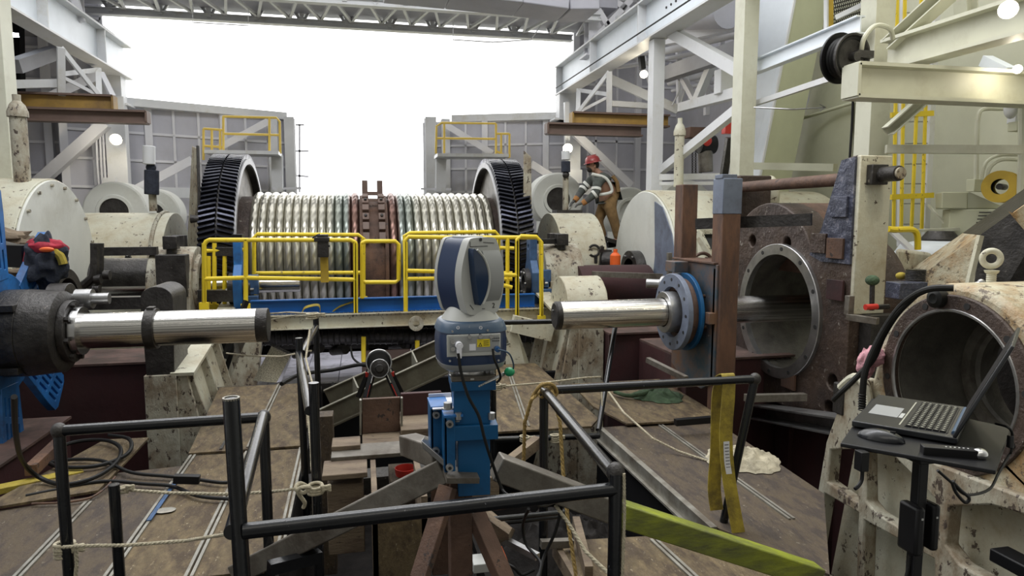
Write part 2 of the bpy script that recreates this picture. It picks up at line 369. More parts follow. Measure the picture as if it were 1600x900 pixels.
# ================================================================== SETTING
# lower floor, pit, deck edges
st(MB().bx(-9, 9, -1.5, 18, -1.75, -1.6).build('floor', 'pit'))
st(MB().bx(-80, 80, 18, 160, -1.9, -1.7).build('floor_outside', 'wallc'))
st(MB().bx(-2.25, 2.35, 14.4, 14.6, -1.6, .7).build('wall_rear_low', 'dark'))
f = MB()
for i in range(9):
    for j in range(6):
        x = -2.0+i*.42; y = 7.55+j*.5
        f.bx(x, x+.41, y, y+.49, -.36, -.30)
tag(f.build('floor_plating', 'floorw'), 'tiled floor plating coloured lavender like the reflected sky below the walkway in front of the drum', 'floor plate')
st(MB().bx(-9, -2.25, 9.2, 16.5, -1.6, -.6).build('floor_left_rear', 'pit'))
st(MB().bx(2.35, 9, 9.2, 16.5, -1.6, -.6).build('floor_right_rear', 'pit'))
def panel_wall(name, p0, p1, z0, z1, nx, nz, ribs=.05, big=3):
    p0, p1 = V((p0[0], p0[1], 0)), V((p1[0], p1[1], 0)); d = (p1-p0).normalized(); nrm = V((d.y, -d.x, 0))
    L = (p1-p0).length
    m = MB(); m.sec(p0+Z*((z0+z1)/2)-nrm*.05, p1+Z*((z0+z1)/2)-nrm*.05, .1, z1-z0); w = st(m.build(name, 'panel'))
    r = MB()
    for i in range(nx+1):
        p = p0+d*(L*i/nx); t = .14 if i % big == 0 else .05
        r.sec(p+Z*z0+nrm*t*.4, p+Z*z1+nrm*t*.4, t, t*.8, up=nrm)
    for j in range(nz+1):
        z = z0+(z1-z0)*j/nz; r.sec(p0+Z*z+nrm*.02, p1+Z*z+nrm*.02, .04, .05)
    o = st(r.build('trim_'+name[5:], 'panelr')); return w
panel_wall('wall_back_left', (-5.6, 15.0), (-1.62, 17.0), -1.0, 4.0, 9, 9)
panel_wall('wall_back_right', (1.62, 17.0), (5.2, 15.4), -1.0, 4.0, 8, 9)
panel_wall('wall_rear_left', (-9, 15.3), (-4.9, 15.3), -1.0, 6.2, 8, 12)
panel_wall('wall_rear_right', (4.9, 15.5), (9, 15.5), -1.0, 8.0, 8, 14)
# header beams along the top of both back walls
a, b = A(180, 158, 15.2), A(445, 182, 17); MBh = MB(); MBh.sec(a, b, .22, .16); tag(MBh.build('header_beam', 'white'), 'long white header beam along the top of the left grey panel wall', 'beam')
a, b = A(708, 186, 16.8), A(892, 181, 15.4); MBh = MB(); MBh.sec(a, b, .22, .16); tag(MBh.build('header_beam', 'white'), 'white header beam along the top of the right grey panel wall', 'beam')
# end posts of the back walls
for px, w, Y, s in ((452, .22, 16.9, 'left'), (672, .26, 16.9, 'right')):
    a = A(px, 184, Y); m = MB(); m.sec(V((a.x, Y, -1)), V((a.x, Y, a.z)), w, .3, 'I', .03); m.sec(V((a.x+(.35 if s == 'right' else -.35), Y-.15, -1)), V((a.x+(.35 if s == 'right' else -.35), Y-.15, a.z-.05)), .2, .2, 'I', .03)
    tag(m.build('door_post', 'white'), f'tall white steel post at the open end of the {s} panel wall', 'post')
# left and right side walls, soffits
st(MB().bx(-7.3, -7.1, 2, 15.4, -1.6, 6.2).build('wall_left', 'panel'))
st(MB().bx(7.4, 7.6, 1.5, 10.4, -1.6, 9.5).build('wall_right', 'wallc'))
st(MB().bx(7.4, 7.6, 10.4, 15.4, -1.6, 9.5).build('wall_right_rear', 'panel'))
st(MB().bx(-9, -4.7, 7.5, 15.4, 5.2, 5.35).build('ceiling_left', 'soffit'))
st(MB().bx(4.9, 9, 8.2, 15.6, 7.2, 7.35).build('ceiling_right', 'soffit'))
# roof edge with trusses far above the drum
rf = MB()
rf.hexa([(-6, 12.9, 6.4), (5, 12.9, 6.4), (5, 15.8, 6.7), (-6, 15.8, 6.7), (-6, 12.9, 6.5), (5, 12.9, 6.5), (5, 15.8, 6.8), (-6, 15.8, 6.8)])
st(rf.build('ceiling', 'roof'))
def truss(name, Y, z0, z1, x0, x1, n, label, rev=0):
    t = T(name, label, 'roof truss', ((x0+x1)/2, Y, z0))
    MB().sec((x0, Y, z0), (x1, Y, z0), .16, .13, 'I', .02).build('bottom_chord', 'white', t)
    MB().sec((x0, Y, z1), (x1, Y, z1), .14, .1).build('top_chord', 'white', t)
    for i in range(n):
        a = x0+(x1-x0)*i/n; b = x0+(x1-x0)*(i+1)/n
        za, zb = (z0, z1) if (i+rev) % 2 == 0 else (z1, z0)
        MB().sec((a, Y, za), (b, Y, zb), .06, .06, 'L', .012).build('diagonal', 'white', t)
        if i % 2: MB().sec((a, Y, z0), (a, Y, z1), .08, .08).build('strut', 'white', t)
truss('roof_truss', 13.0, 5.56, 6.4, -5.0, 4.6, 18, 'white lattice roof truss spanning the opening nearest the hall')
truss('roof_truss', 14.8, 5.62, 6.3, -5.0, 4.6, 22, 'thinner white lattice truss behind the first one at the roof edge', 1)
m = MB()
for i in range(16):
    xx = -4.6+i*.6; m.sec((xx, 13.05, 5.62), (xx+.3, 14.75, 5.68), .05, .05)
    m.sec((xx+.3, 14.75, 5.68), (xx+.6, 13.05, 5.62), .05, .05)
tag(m.build('roof_bracing', 'white'), 'zigzag white bracing lying flat between the two roof trusses', 'bracing')
# grey bulkhead closing behind the truss above
m = MB(); m.bx(-6, 5, 13.12, 13.16, 5.85, 6.4); m.bx(-6, 5, 13.1, 15.0, 5.80, 5.85); tag(m.build('roof_bulkhead', 'roof'), 'grey sheet bulkhead behind the near roof truss', 'panel')
# white ventilation duct at the top of the roof edge
m = MB(); q = [A(600, -22, 11), A(700, -12, 11), A(810, 0, 11), A(880, 10, 11), A(925, 10, 11)]
for i in range(4): m.sec(q[i], q[i+1], .75, .30)
tag(m.build('ventilation_duct', 'roof', bevel=.02), 'pale grey rectangular ventilation duct hanging above the roof truss', 'duct')
# cable loops hanging below the roof edge
m = MB(); z = A(700, 60, 14).z
m.tube([A(708, 30, 14), A(708, 62, 14), A(770, 66, 14), A(830, 62, 14), A(850, 32, 14)], .012, 6); tag(m.build('hanging_conduit', 'white'), 'thin conduit hanging as a shallow loop from the roof edge, right of centre', 'conduit')
m = MB(); m.tube([A(301, 8, 14), A(301, 35, 14), A(388, 40, 14), A(388, 14, 14)], .01, 6); tag(m.build('hanging_conduit', 'white'), 'thin conduit hanging as a shallow loop from the roof edge, left part', 'conduit')
# platforms seen outside in the glare
m = MB(); a = A(462, 195, 20)
for x0, y0, x1, y1 in ((462, 195, 475, 195), (468, 195, 468, 540), (458, 236, 482, 236), (458, 274, 482, 276)): m.sec(A(x0, y0, 20), A(x1, y1, 20), .05, .05)
tag(m.build('outside_railing', 'panelr'), 'faint railing outside in the white glare beside the left wall end', 'railing')
# crane girders ----------------------------------------------------
def girder(Xc, y0, y1, side, z0, label):
    t = T('crane_girder', label, 'crane girder', (Xc, (y0+y1)/2, z0))
    h = .62
    MB().sec((Xc, y0, z0+h/2), (Xc, y1, z0+h/2), .02, h).build('web', 'whiteb', t)
    MB().sec((Xc, y0, z0), (Xc, y1, z0), .32, .03).build('bottom_flange', 'white', t)
    MB().sec((Xc, y0, z0+h), (Xc, y1, z0+h), .32, .03).build('top_flange', 'white', t)
    y = y0+.4
    while y < y1:
        MB().bx(Xc-.15, Xc+.15, y, y+.025, z0, z0+h).build('stiffener', 'white', t); y += 2.35
    return t
GL = girder(-4.57, 6.5, 15.4, 1, 4.48, 'large pale blue-white crane girder running along the left side')
text('20\nBECBEC', .07, (-4.555, 9.7, 4.93), Matrix(((0, 0, 1), (1, 0, 0), (0, 1, 0))), 'stencil', 'ink', GL, .001) if False else None
m = MB()
for k, (dy, dz) in enumerate([(0, .22), (.1, .22), (-.15, .08), (-.05, .08), (.05, .08), (.15, .08), (.25, .08), (.35, .08)]): m.bx(-4.56, -4.552, 10.4+dy, 10.46+dy, 4.75+dz, 4.78+dz)
m.build('stencil_marks', 'ink', GL)
GR = girder(4.54, 5.5, 15.4, -1, 4.5, 'large white crane girder with bolt holes running along the right side')
m = MB()
for k in range(9): m.cyl((4.53, 9.2+.16*(k % 5), 4.85+.12*(k//5)), (4.515, 9.2+.16*(k % 5), 4.85+.12*(k//5)), .018, n=8)
m.build('bolt_holes', 'ink', GR)
m = MB(); m.tube([(4.35, 6.2, 4.62), (4.35, 10, 4.62), (4.35, 15.2, 4.62)], .012, 6); tag(m.build('power_cable', 'cable'), 'thin black cable run along the face of the right crane girder', 'cable')
# columns ----------------------------------------------------------
def column(x, y, z0, z1, w, d, label, mt='colm', kind='box'):
    m = MB()
    m.sec((x, y, z0), (x, y, z1), w, d, kind, .025, up=(0, 1, 0)); m.bx(x-w*.75, x+w*.75, y-d*.75, y+d*.75, z0, z0+.04)
    return tag(m.build('steel_column', mt, bevel=.004), label, 'column')
column(A(4, 200, 9.9).x, 9.9, -1.5, 5.15, .26, .30, 'pale steel column at the far left edge of the hall')
column(A(188, 250, 15).x, 14.9, -1, 4.05, .36, .2, 'white steel column behind the left flood lamp', 'white')
column(A(177, 140, 15.3).x, 15.1, 3.9, 4.5, .5, .3, 'short white column stub under the end of the left crane girder', 'white')
column(A(893, 240, 15).x, 14.9, -1, 4.05, .30, .2, 'white steel column behind the right flood lamp', 'white')
column(A(886, 150, 15.3).x, 15.2, 3.9, 4.5, .5, .3, 'short white column stub under the end of the right crane girder', 'white')
column(4.57, 10.25, -.6, 4.48, .19, .2, 'white steel column carrying the middle of the right crane girder', 'white')
t = column(A(1161, 200, 7.6).x, 7.6, -.6, 7.5, .19, .22, 'tall pale column rising out of view left of the slanted chute')
column(A(1362, 200, 6.0).x, 6.0, 0.2, 6, .22, .22, 'pale column behind the black cable reel')
column(A(1138, 200, 14).x, 14.0, -1, 7, .3, .3, 'grey column standing in front of the right rear wall', 'panelr')
column(A(925, 60, 13.5).x, 13.4, 4.9, 7.2, .3, .3, 'dark steel column above the far end of the right girder', 'panelr', 'I')
column(A(118, 0, 13.5).x, 13.4, 5.1, 7.2, .25, .25, 'dark steel column above the far end of the left girder', 'panelr', 'I')
def bar(name, p0, p1, w, h, mt, label, cat='beam', kind='box', t=.015, group=None):
    m = MB(); m.sec(p0, p1, w, h, kind, t); return tag(m.build(name, mt), label, cat, group)
# left rear braces
bar('diagonal_brace', A(55, 290, 14.7), A(165, 192, 14.7), .2, .2, 'panelr', 'broad grey diagonal brace on the left rear wall', 'brace')
bar('diagonal_brace', A(205, 300, 14.6), A(300, 250, 14.9), .16, .16, 'panelr', 'grey diagonal brace between the left lamp column and the gear', 'brace')
bar('diagonal_brace', A(340, 232, 15.9), A(418, 190, 16.3), .14, .14, 'panelr', 'grey diagonal brace behind the left yellow landing', 'brace')
bar('diagonal_brace', A(895, 205, 14.6), A(985, 290, 14.6), .16, .16, 'panelr', 'grey diagonal brace behind the worker', 'brace')
bar('diagonal_brace', A(830, 256, 15.2), A(900, 300, 14.9), .16, .16, 'panelr', 'grey diagonal brace left of the right lamp column', 'brace')
bar('diagonal_brace', A(695, 194, 16.3), A(770, 240, 15.9), .14, .14, 'panelr', 'grey diagonal brace behind the right yellow landing', 'brace')
bar('horizontal_brace', A(200, 300, 14.4), A(320, 302, 14.9), .12, .2, 'white', 'white horizontal rail low on the left panel wall', 'beam')
bar('horizontal_brace', A(835, 296, 14.6), A(925, 297, 14.6), .12, .2, 'white', 'white horizontal rail low on the right panel wall', 'beam')
# right upper frames
bar('diagonal_brace', A(1040, 45, 10.2), A(1165, 115, 8.0), .14, .16, 'white', 'white diagonal brace from the girder down to the tall pale column', 'brace')
bar('diagonal_brace', A(1034, 266, 10.2), A(1160, 165, 7.8), .10, .12, 'white', 'slender white diagonal brace crossing in front of the chain hoist', 'brace')
bar('diagonal_brace', A(950, 122, 12.6), A(1060, 172, 12.0), .14, .16, 'white', 'white diagonal strut right of the hanging lattice bracket', 'brace')
bar('horizontal_brace', A(955, 162, 12.2), A(1015, 166, 12.2), .10, .10, 'white', 'short white horizontal strut right of the hanging lattice bracket', 'brace')
bar('horizontal_brace', A(1065, 168, 10.8), A(1160, 143, 8.4), .14, .14, 'white', 'pale horizontal strut with fittings between the two right columns', 'brace')
bar('diagonal_brace', A(1085, 165, 11), A(1116, 92, 10.5), .12, .12, 'white', 'short white diagonal web of the right rear truss', 'brace')
bar('diagonal_brace', A(1060, 110, 12), A(1088, 160, 11), .10, .10, 'panelr', 'grey short diagonal web left of the right rear truss', 'brace')
bar('horizontal_brace', A(1042, 62, 12), A(1160, 35, 10), .16, .2, 'panelr', 'grey beam high above the right bay', 'beam')
bar('horizontal_brace', A(1036, 118, 12), A(1160, 75, 9.5), .2, .24, 'soffit', 'large dark grey pipe-like beam in the right bay', 'beam')
bar('horizontal_brace', A(1030, 277, 9.8), A(1150, 275, 9.4), .06, .09, 'white', 'white horizontal rail under the chain hoist', 'rail')
bar('horizontal_brace', A(1030, 287, 9.8), A(1150, 286, 9.4), .06, .05, 'white', 'thin white horizontal rail just above the round housings', 'rail')
m = MB(); m.cyl(A(1045, 22, 12), A(1140, 15, 10), .28); tag(m.build('air_duct', 'roof'), 'fat round grey duct under the right bay ceiling', 'duct')
m = MB()
for x0, y0, x1, y1 in ((930, 10, 960, 60), (955, 0, 1000, 30), (930, 60, 985, 0), (980, 30, 1015, 0)): m.sec(A(x0, y0, 13.2), A(x1, y1, 13.2), .12, .12)
tag(m.build('rear_bracing', 'panelr'), 'crossed grey bracing behind the far part of the right girder', 'bracing')
m = MB()
m.sec(A(118, 0, 13.2), A(128, 34, 13.2), .1, .1); m.sec(A(128, 34, 13.2), A(96, 0, 13.2), .06, .06)
tag(m.build('rear_bracing', 'panelr'), 'grey bracing standing above the left girder', 'bracing')
m = MB(); m.box(A(1135, 128, 9), (.28, .2, .34)); m.cyl(A(1145, 128, 9), A(1152, 128, 8.9), .02)
tag(m.build('junction_box', 'white', bevel=.01), 'small white junction box beside the tall pale column', 'electrical box')
# left bay: pipes in the dark
bar('slanted_duct', A(22, 104, 12), A(84, 82, 13), .2, .2, 'soffit', 'grey slanted duct in the dark left bay', 'duct')
bar('horizontal_brace', A(10, 132, 11.5), A(92, 130, 12.2), .12, .12, 'white', 'pale tube joining the left column and the lattice bracket', 'brace')
bar('diagonal_brace', A(60, 160, 13.5), A(150, 118, 14), .16, .16, 'panelr', 'grey diagonal tube behind the left lattice bracket', 'brace')
bar('diagonal_brace', A(158, 115, 12.6), A(176, 152, 12.2), .08, .08, 'panelr', 'steep grey strut at the end of the left lattice bracket', 'brace')
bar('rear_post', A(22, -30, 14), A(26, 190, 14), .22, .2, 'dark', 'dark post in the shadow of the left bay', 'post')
# lattice brackets
def lattice(P, label):
    t = T('lattice_bracket', label, 'bracket', (P[0]+P[3])/2)
    tl, tr, br, bl = P
    for a, b, nm, w in ((tl, bl, 'post', .1), (tr, br, 'post', .08), (tl.lerp(bl, .0), br, 'diagonal', .06), (tr, bl.lerp(tl, .45), 'diagonal', .07), (bl.lerp(tl, .4), br, 'lower_strut', .05)):
        MB().sec(a, b, w, w).build(nm, 'white', t)
lattice([A(95, 74, 11.8), A(154, 109, 12.6), A(155, 150, 12.1), A(96, 149, 12.0)], 'white lattice bracket under the left crane girder')
lattice([A(952, 112, 11.8), A(904, 141, 12.6), A(903, 176, 12.1), A(952, 176, 12.0)], 'white lattice bracket under the right crane girder')
# ochre and brown hoist beams
def ibeam(name, p0, p1, w, h, m1, m2, label, cap=None):
    t = T(name, label, 'beam', (p0+p1)/2)
    MB().sec(p0, p1, .02, h).build('web', m1, t)
    MB().sec(p0+Z*h/2, p1+Z*h/2, w, .03).build('flange', m2, t); MB().sec(p0-Z*h/2, p1-Z*h/2, w, .03).build('flange', m2, t)
    if cap is not None: MB().bx(cap.x-.015, cap.x+.015, cap.y-w/2, cap.y+w/2, cap.z-h/2, cap.z+h/2).build('end_plate', m1, t)
    return t
def hp(px, py, Y, X2): a = A(px, py, Y); return a, V((X2, Y, a.z))
a, b = hp(179, 162, 12, -7.0); ibeam('hoist_beam', b, a, .2, .22, 'ochre', 'brownb', 'ochre hoist beam under the left lattice bracket', a)
a, b = hp(231, 184, 11.6, -7.0); ibeam('hoist_beam', b, a, .2, .17, 'brownb', 'brownb', 'dark brown hoist beam just below the ochre one on the left', a)
a, b = hp(893, 185, 12, 5.6); ibeam('hoist_beam', a, b, .2, .2, 'ochre', 'brownb', 'ochre hoist beam under the right lattice bracket', a)
a, b = hp(854, 201, 11.6, 4.9); ibeam('hoist_beam', a, b, .2, .17, 'brownb', 'brownb', 'dark brown hoist beam just below the ochre one on the right', a)
# lamps
def flood(px, py, Y, r, label, facing, energy, mt='lamp', col=(1, .90, .70)):
    energy *= .28; r *= .72
    c = A(px, py, Y); t = T('flood_lamp', label, 'lamp', c); f = V(facing).normalized()
    m = MB(); m.lathe(c-f*.12, f, [(0, 0), (r*.5, 0), (r*.9, .07), (r*1.08, .12), (r*1.08, .14), (r, .14)], 24); m.build('lamp_housing', 'steel', t)
    m = MB(); m.lathe(c, f, [(0, .035), (r*.6, .028), (r, 0), (0, -.01)], 24); m.build('lens', mt, t)
    m = MB(); m.tube([c-f*.1+X*r, c-f*.18+X*r*.6, c-f*.2], .012, 6); m.build('bracket', 'steel', t)
    if energy: point('lamp_light', c+f*.25, energy, col, r)
tocam = lambda p: (O-p)
flood(181, 218, 14.3, .14, 'glowing flood lamp on the left white column', (0.1, -1, -.3), 60)
flood(887, 232, 14.3, .14, 'glowing flood lamp on the right white column', (-.2, -1, -.3), 60)
flood(1006, 116, 11.5, .09, 'small glowing lamp beside the middle right column', (-.5, -1, -.4), 25)
flood(1575, 15, 3.9, .075, 'large glaring lamp at the top right corner', (-.7, -.7, -.25), 28)
flood(1590, 108, 5.0, .05, 'small glaring lamp at the right edge', (-.8, -.6, -.2), 14)
m = MB(); m.sec(A(1002, 88, 11.5), A(1004, 108, 11.5), .09, .09); tag(m.build('black_rod', 'blackm'), 'black arm holding the small lamp beside the middle column', 'rod')
m = MB(); m.sec(A(7, 53, 12), A(24, 55, 12.3), .10, .06); tag(m.build('tube_lamp', 'lampw'), 'bright tube lamp under the left soffit', 'lamp')
m = MB(); m.sec(A(885, 160, 14.5), A(886, 225, 14.5), .1, .1); tag(m.build('lamp_pole', 'white'), 'white pole carrying the right flood lamp', 'pole')
# yellow landings on the back walls
def landing(pts, posts, floor_, Y, label):
    t = T('yellow_landing', label, 'landing', A(*floor_[0], Y))
    for pl in pts: MB().tube([A(x, y, Y) for x, y in pl], .025, 8).build('handrail', 'yellowp', t)
    for x, y0, y1 in posts: MB().tube([A(x, y0, Y), A(x, y1, Y)], .025, 8).build('post', 'yellowp', t)
    MB().sec(A(*floor_[0], Y), A(*floor_[1], Y), .7, .07).build('floor_edge', 'white', t)
landing([[(348, 182), (432, 184), (437, 190), (438, 240)], [(350, 209), (437, 211)], [(318, 201), (348, 203)], [(318, 228), (348, 230)]],
        [(349, 182, 240), (421, 184, 240), (318, 201, 250), (331, 203, 240), (344, 202, 238)], [(325, 239), (438, 241)], 15.3, 'yellow railed landing on the left panel wall')
landing([[(681, 240), (682, 197), (690, 192), (774, 193), (775, 240)], [(682, 216), (775, 217)], [(775, 209), (796, 209)], [(775, 236), (796, 246)]],
        [(694, 193, 243), (775, 193, 246), (783, 210, 246), (796, 209, 246)], [(681, 244), (790, 245)], 15.3, 'yellow railed landing on the right panel wall')
m = MB(); m.sec(A(433, 242, 15.6), A(434, 300, 15.6), .22, .2, 'I', .02); tag(m.build('landing_post', 'white'), 'white post under the left yellow landing', 'post')
m = MB(); m.sec(A(689, 246, 15.6), A(688, 300, 15.6), .22, .2, 'I', .02); tag(m.build('landing_post', 'white'), 'white post under the right yellow landing', 'post')
bar('cable_tray', A(425, 295, 15.5), A(470, 294, 15.7), .05, .05, 'panelr', 'thin rail at the foot of the left wall end', 'rail')
bar('cable_tray', A(658, 295, 15.7), A(705, 296, 15.5), .05, .05, 'panelr', 'thin rail at the foot of the right wall end', 'rail')
# wiring on left wall
m = MB()
for dx in (0, 6, 11): m.tube([A(150+dx, 205, 14.8), A(152+dx, 255, 14.8), A(155+dx, 300, 14.8)], .02, 6)
tag(m.build('wall_conduit', 'panelr'), 'bundle of grey conduits down the left panel wall', 'conduit')
m = MB(); m.box(A(172, 286, 14.6), (.22, .1, .2)); tag(m.build('junction_box', 'white'), 'small white box at the foot of the left lamp column', 'electrical box')
m = MB(); m.box(A(899, 276, 14.6), (.28, .1, .3)); tag(m.build('junction_box', 'white'), 'small white box behind the worker near the lamp column', 'electrical box')
# chain hoist
c = A(1100, 225, 9.8); t = T('chain_hoist', 'red and black chain hoist hanging under the ochre beam', 'hoist', c)
MB().cyl(A(1092, 226, 9.8), A(1116, 226, 9.8), .14).build('motor', 'blackm', t, .01)
MB().box(A(1090, 208, 9.8), (.36, .2, .16)).build('trolley', 'rust', t, .01)
lab(MB().ball(A(1103, 220, 9.7), .09).build('gearbox', 'red', t), 'red gearbox')
MB().cyl(A(1102, 236, 9.8), A(1103, 269, 9.8), .11).build('chain_container', 'tube', t, .01)
for x in (1082, 1087, 1095):
    mm = MB(); p0, p1 = A(x, 230, 9.8), A(x, 278, 9.8)
    for k in range(24): q = p0.lerp(p1, k/24); mm.torus(q, X if k % 2 else Yv, .014, .005, 8, 4)
    mm.build('chain', 'steeld', t)
m = MB(); m.box(A(1137, 195, 8.6), (.12, .1, .24)); tag(m.build('trolley_stop', 'red'), 'red trolley stop at the end of the ochre beam by the pale column', 'stop')
bar('steel_tube', A(1127, 300, 8.2), A(1140, 215, 8.0), .08, .08, 'steeld', 'dark tube leaning behind the tall pale column', 'tube')
# slanted chute
def quadprism(T4, B4): return [*B4, *T4]
tl, tm, tr = A(1190, -10, 9.6), A(1243, -10, 9.0), A(1296, -10, 9.4)
bl, bm_, br = A(1166, 330, 9.6), A(1176, 330, 9.0), A(1226, 330, 9.4)
bk = V((.25, .8, 0)); t = T('slanted_chute', 'huge slanted box chute with one face coloured as sky-lit white and one as lamp-lit olive', 'chute', bm_)
m = MB(); m.hexa([bl, bm_, bm_+bk, bl+bk, tl, tm, tm+bk, tl+bk]); lab(m.build('left_face', 'whiteb', t), 'face coloured bluish white as if sky-lit')  # sky light is put into this face colour, lamp light into the other
m = MB(); m.hexa([bm_+V((.01, 0, 0)), br, br+bk, bm_+bk, tm+V((.01, 0, 0)), tr, tr+bk, tm+bk]); lab(m.build('right_face', 'olive', t), 'face coloured pale olive as if lamp-lit')
m = MB(); m.sec(tm+V((0, -.01, 0)), bm_+V((0, -.01, 0)), .03, .03); m.build('edge_strip', 'white', t)
# inclined hopper behind the chute
p = [A(1210, 330, 10.6), A(1330, 330, 8.8), A(1335, 130, 8.8), A(1275, 120, 10.2)]
m = MB(); d = V((.2, .25, 0)); m.hexa([p[0], p[1], p[1]+d, p[0]+d, p[3], p[2], p[2]+d, p[3]+d]); m.sec(A(1243, 188, 9.9), A(1335, 160, 8.7), .06, .05)
tag(m.build('inclined_hopper', 'wallc', bevel=.03), 'cream inclined hopper side behind the slanted chute', 'hopper')
# frames of the right side
Xr = 4.62
bar('side_beam', AX(1172, 108, Xr+.1), AX(1345, 38, Xr+.1), .1, .17, 'whiteb', 'bright white beam crossing in front of the chute', 'beam', 'I', .015)
bar('side_tie', AX(1176, 163, Xr+.1), AX(1312, 118, Xr+.1), .05, .06, 'white', 'thin white tie rod crossing the chute below the white beam', 'tie rod')
m = MB(); m.tube([A(1178, 168, 7.3), A(1240, 171, 7.0), A(1290, 168, 6.9), A(1281, 163, 6.9), A(1290, 168, 6.9), A(1282, 173, 6.9)], .009, 6)
tag(m.build('hook_wire', 'steel'), 'thin wire with a hooked end across the chute', 'wire')
bar('wall_pipe', A(1160, 259, 8.4), A(1305, 262, 7.2), .09, .09, 'wallc', 'horizontal cream pipe low on the right wall behind the rod', 'pipe')
a = A(1330, 127, 5.1); bm2 = V((7.4, 5.1, a.z)); ibeam('runway_beam', a, bm2, .2, .26, 'colm', 'colm', 'long pale cream beam crossing the top right in front of the column', a)
a, b = A(1388, 88, 5.7), AX(1640, 28, 5.05); b = V((4.95, 2.6, a.z)); ibeam('runway_beam', a, b, .2, .26, 'colm', 'colm', 'cream beam rising towards the top right lamp', None)
bar('diagonal_brace', A(1392, 70, 5.65), A(1500, -28, 5.0), .16, .12, 'colm', 'cream diagonal channel rising from the column top to the right', 'brace', 'C', .012)
bar('diagonal_brace', A(1387, 205, 5.7), A(1455, 145, 5.6), .12, .1, 'colm', 'cream diagonal knee brace below the long cream beam', 'brace', 'C', .012)
bar('side_rail', A(1384, 233, 5.8), A(1596, 234, 5.3), .07, .08, 'colm', 'horizontal cream rail right of the pale column', 'rail')
bar('upper_girder', A(1455, 55, 6.4), A(1600, 20, 5.2), .12, .16, 'colm', 'cream upper girder behind the large lamp', 'beam')
bar('upper_post', A(1510, 40, 6.1), A(1508, -20, 6.1), .16, .14, 'colm', 'short cream post at the top right', 'post', 'I', .015)
bar('diagonal_brace', A(1475, 45, 6.1), A(1500, 62, 5.6), .1, .1, 'whiteb', 'short bluish white brace above the long cream beam', 'brace')
bar('diagonal_brace', A(1540, 95, 5.6), A(1578, 114, 5.3), .1, .1, 'whiteb', 'short bluish white brace beside the right edge lamp', 'brace')
# ladder with yellow cage
t = T('caged_ladder', 'wall ladder with yellow cage hoops behind the pale column', 'ladder', A(1440, 390, 7.0))
for x0, x1, mt in ((1407, 1410, 'white'), (1460, 1444, 'white')): pass
MB().sec(A(1412, -10, 7.0), A(1406, 385, 7.0), .05, .05).build('rail', 'white', t); MB().sec(A(1463, 20, 7.0), A(1445, 385, 7.0), .07, .05).build('rail', 'white', t)
for x0, x1 in ((1402, 1396), (1414, 1408), (1440, 1424), (1452, 1440)):
    MB().sec(A(x0, -10, 6.8), A(x1, 360, 6.8), .035, .02).build('cage_bar', 'yellow', t)
for y in (20, 62, 104, 158, 190, 224, 256, 287, 318, 350): MB().tube([A(1409, y, 7.0), A(1455-(y*.03), y, 7.0)], .009, 6).build('rung', 'steel', t)
for y in (45, 180, 308): MB().sec(A(1392, y, 6.8), A(1458, y-3, 6.8), .03, .06).build('cage_hoop', 'yellow', t)
# mesh guard at top
t = T('mesh_guard', 'expanded metal guard panel at the top beside the chute', 'guard', A(1320, 45, 6.6))
MB().sec(A(1296, -10, 6.6), A(1296, 52, 6.6), .06, .05).build('frame_bar', 'yreel', t); MB().sec(A(1291, -10, 6.6), A(1291, 55, 6.6), .025, .05).build('frame_bar', 'white', t)
m = MB()
for i in range(16):
    x0 = 1298; y = -10+i*6
    m.tube([A(x0, y, 6.62), A(1348, y-14, 6.62)], .007, 5); m.tube([A(x0+i*3.2, -12, 6.63), A(x0+i*3.2+12, 50, 6.63)], .006, 5)
m.build('mesh', 'steeld', t)
bar('guard_strut', A(1306, 28, 6.5), A(1348, 8, 6.3), .04, .05, 'white', 'white strut across the mesh guard', 'strut')
# black cable reel
c = A(1322, 90, 5.3); t = T('cable_reel', 'large black cable reel on the side of the pale column', 'cable reel', c)
ax = V((.15, -.98, -.1)).normalized(); c0 = c-ax*.0
m = MB(); m.lathe(c0+ax*.06, ax, [(0, .0), (.165, .0), (.18, .015), (.195, .015), (.195, -.01), (.08, -.02)], 36); m.build('front_flange', 'steeld', t)
m = MB(); m.lathe(c0-ax*.08, ax, [(0, .0), (.215, .0), (.215, .02), (0, .02)], 36); m.build('rear_flange', 'blackm', t)
m = MB()
for k in range(4): m.torus(c0+ax*(-.05+k*.033), ax, .155, .018, 28, 6)
m.build('wound_cable', 'cable', t)
m = MB(); m.cyl(c0+ax*.06, c0+ax*.12, .04); m.box(c0+ax*.09+V((.09, 0, .02)), (.16, .05, .06)); m.build('hub', 'steeld', t)
m = MB(); m.tube([A(1345, 85, 5.25), A(1350, 60, 5.2), A(1368, 40, 5.2), A(1390, 45, 5.3), A(1395, 60, 5.4)], .02, 8, 5); m.build('guard_hoop', 'colm', t)
m = MB(); m.tube([A(1334, 130, 5.3), A(1331, 200, 5.3), A(1327, 260, 5.3)], .012, 6); tag(m.build('hanging_cable', 'cable'), 'black cable hanging straight down from the black reel', 'cable')
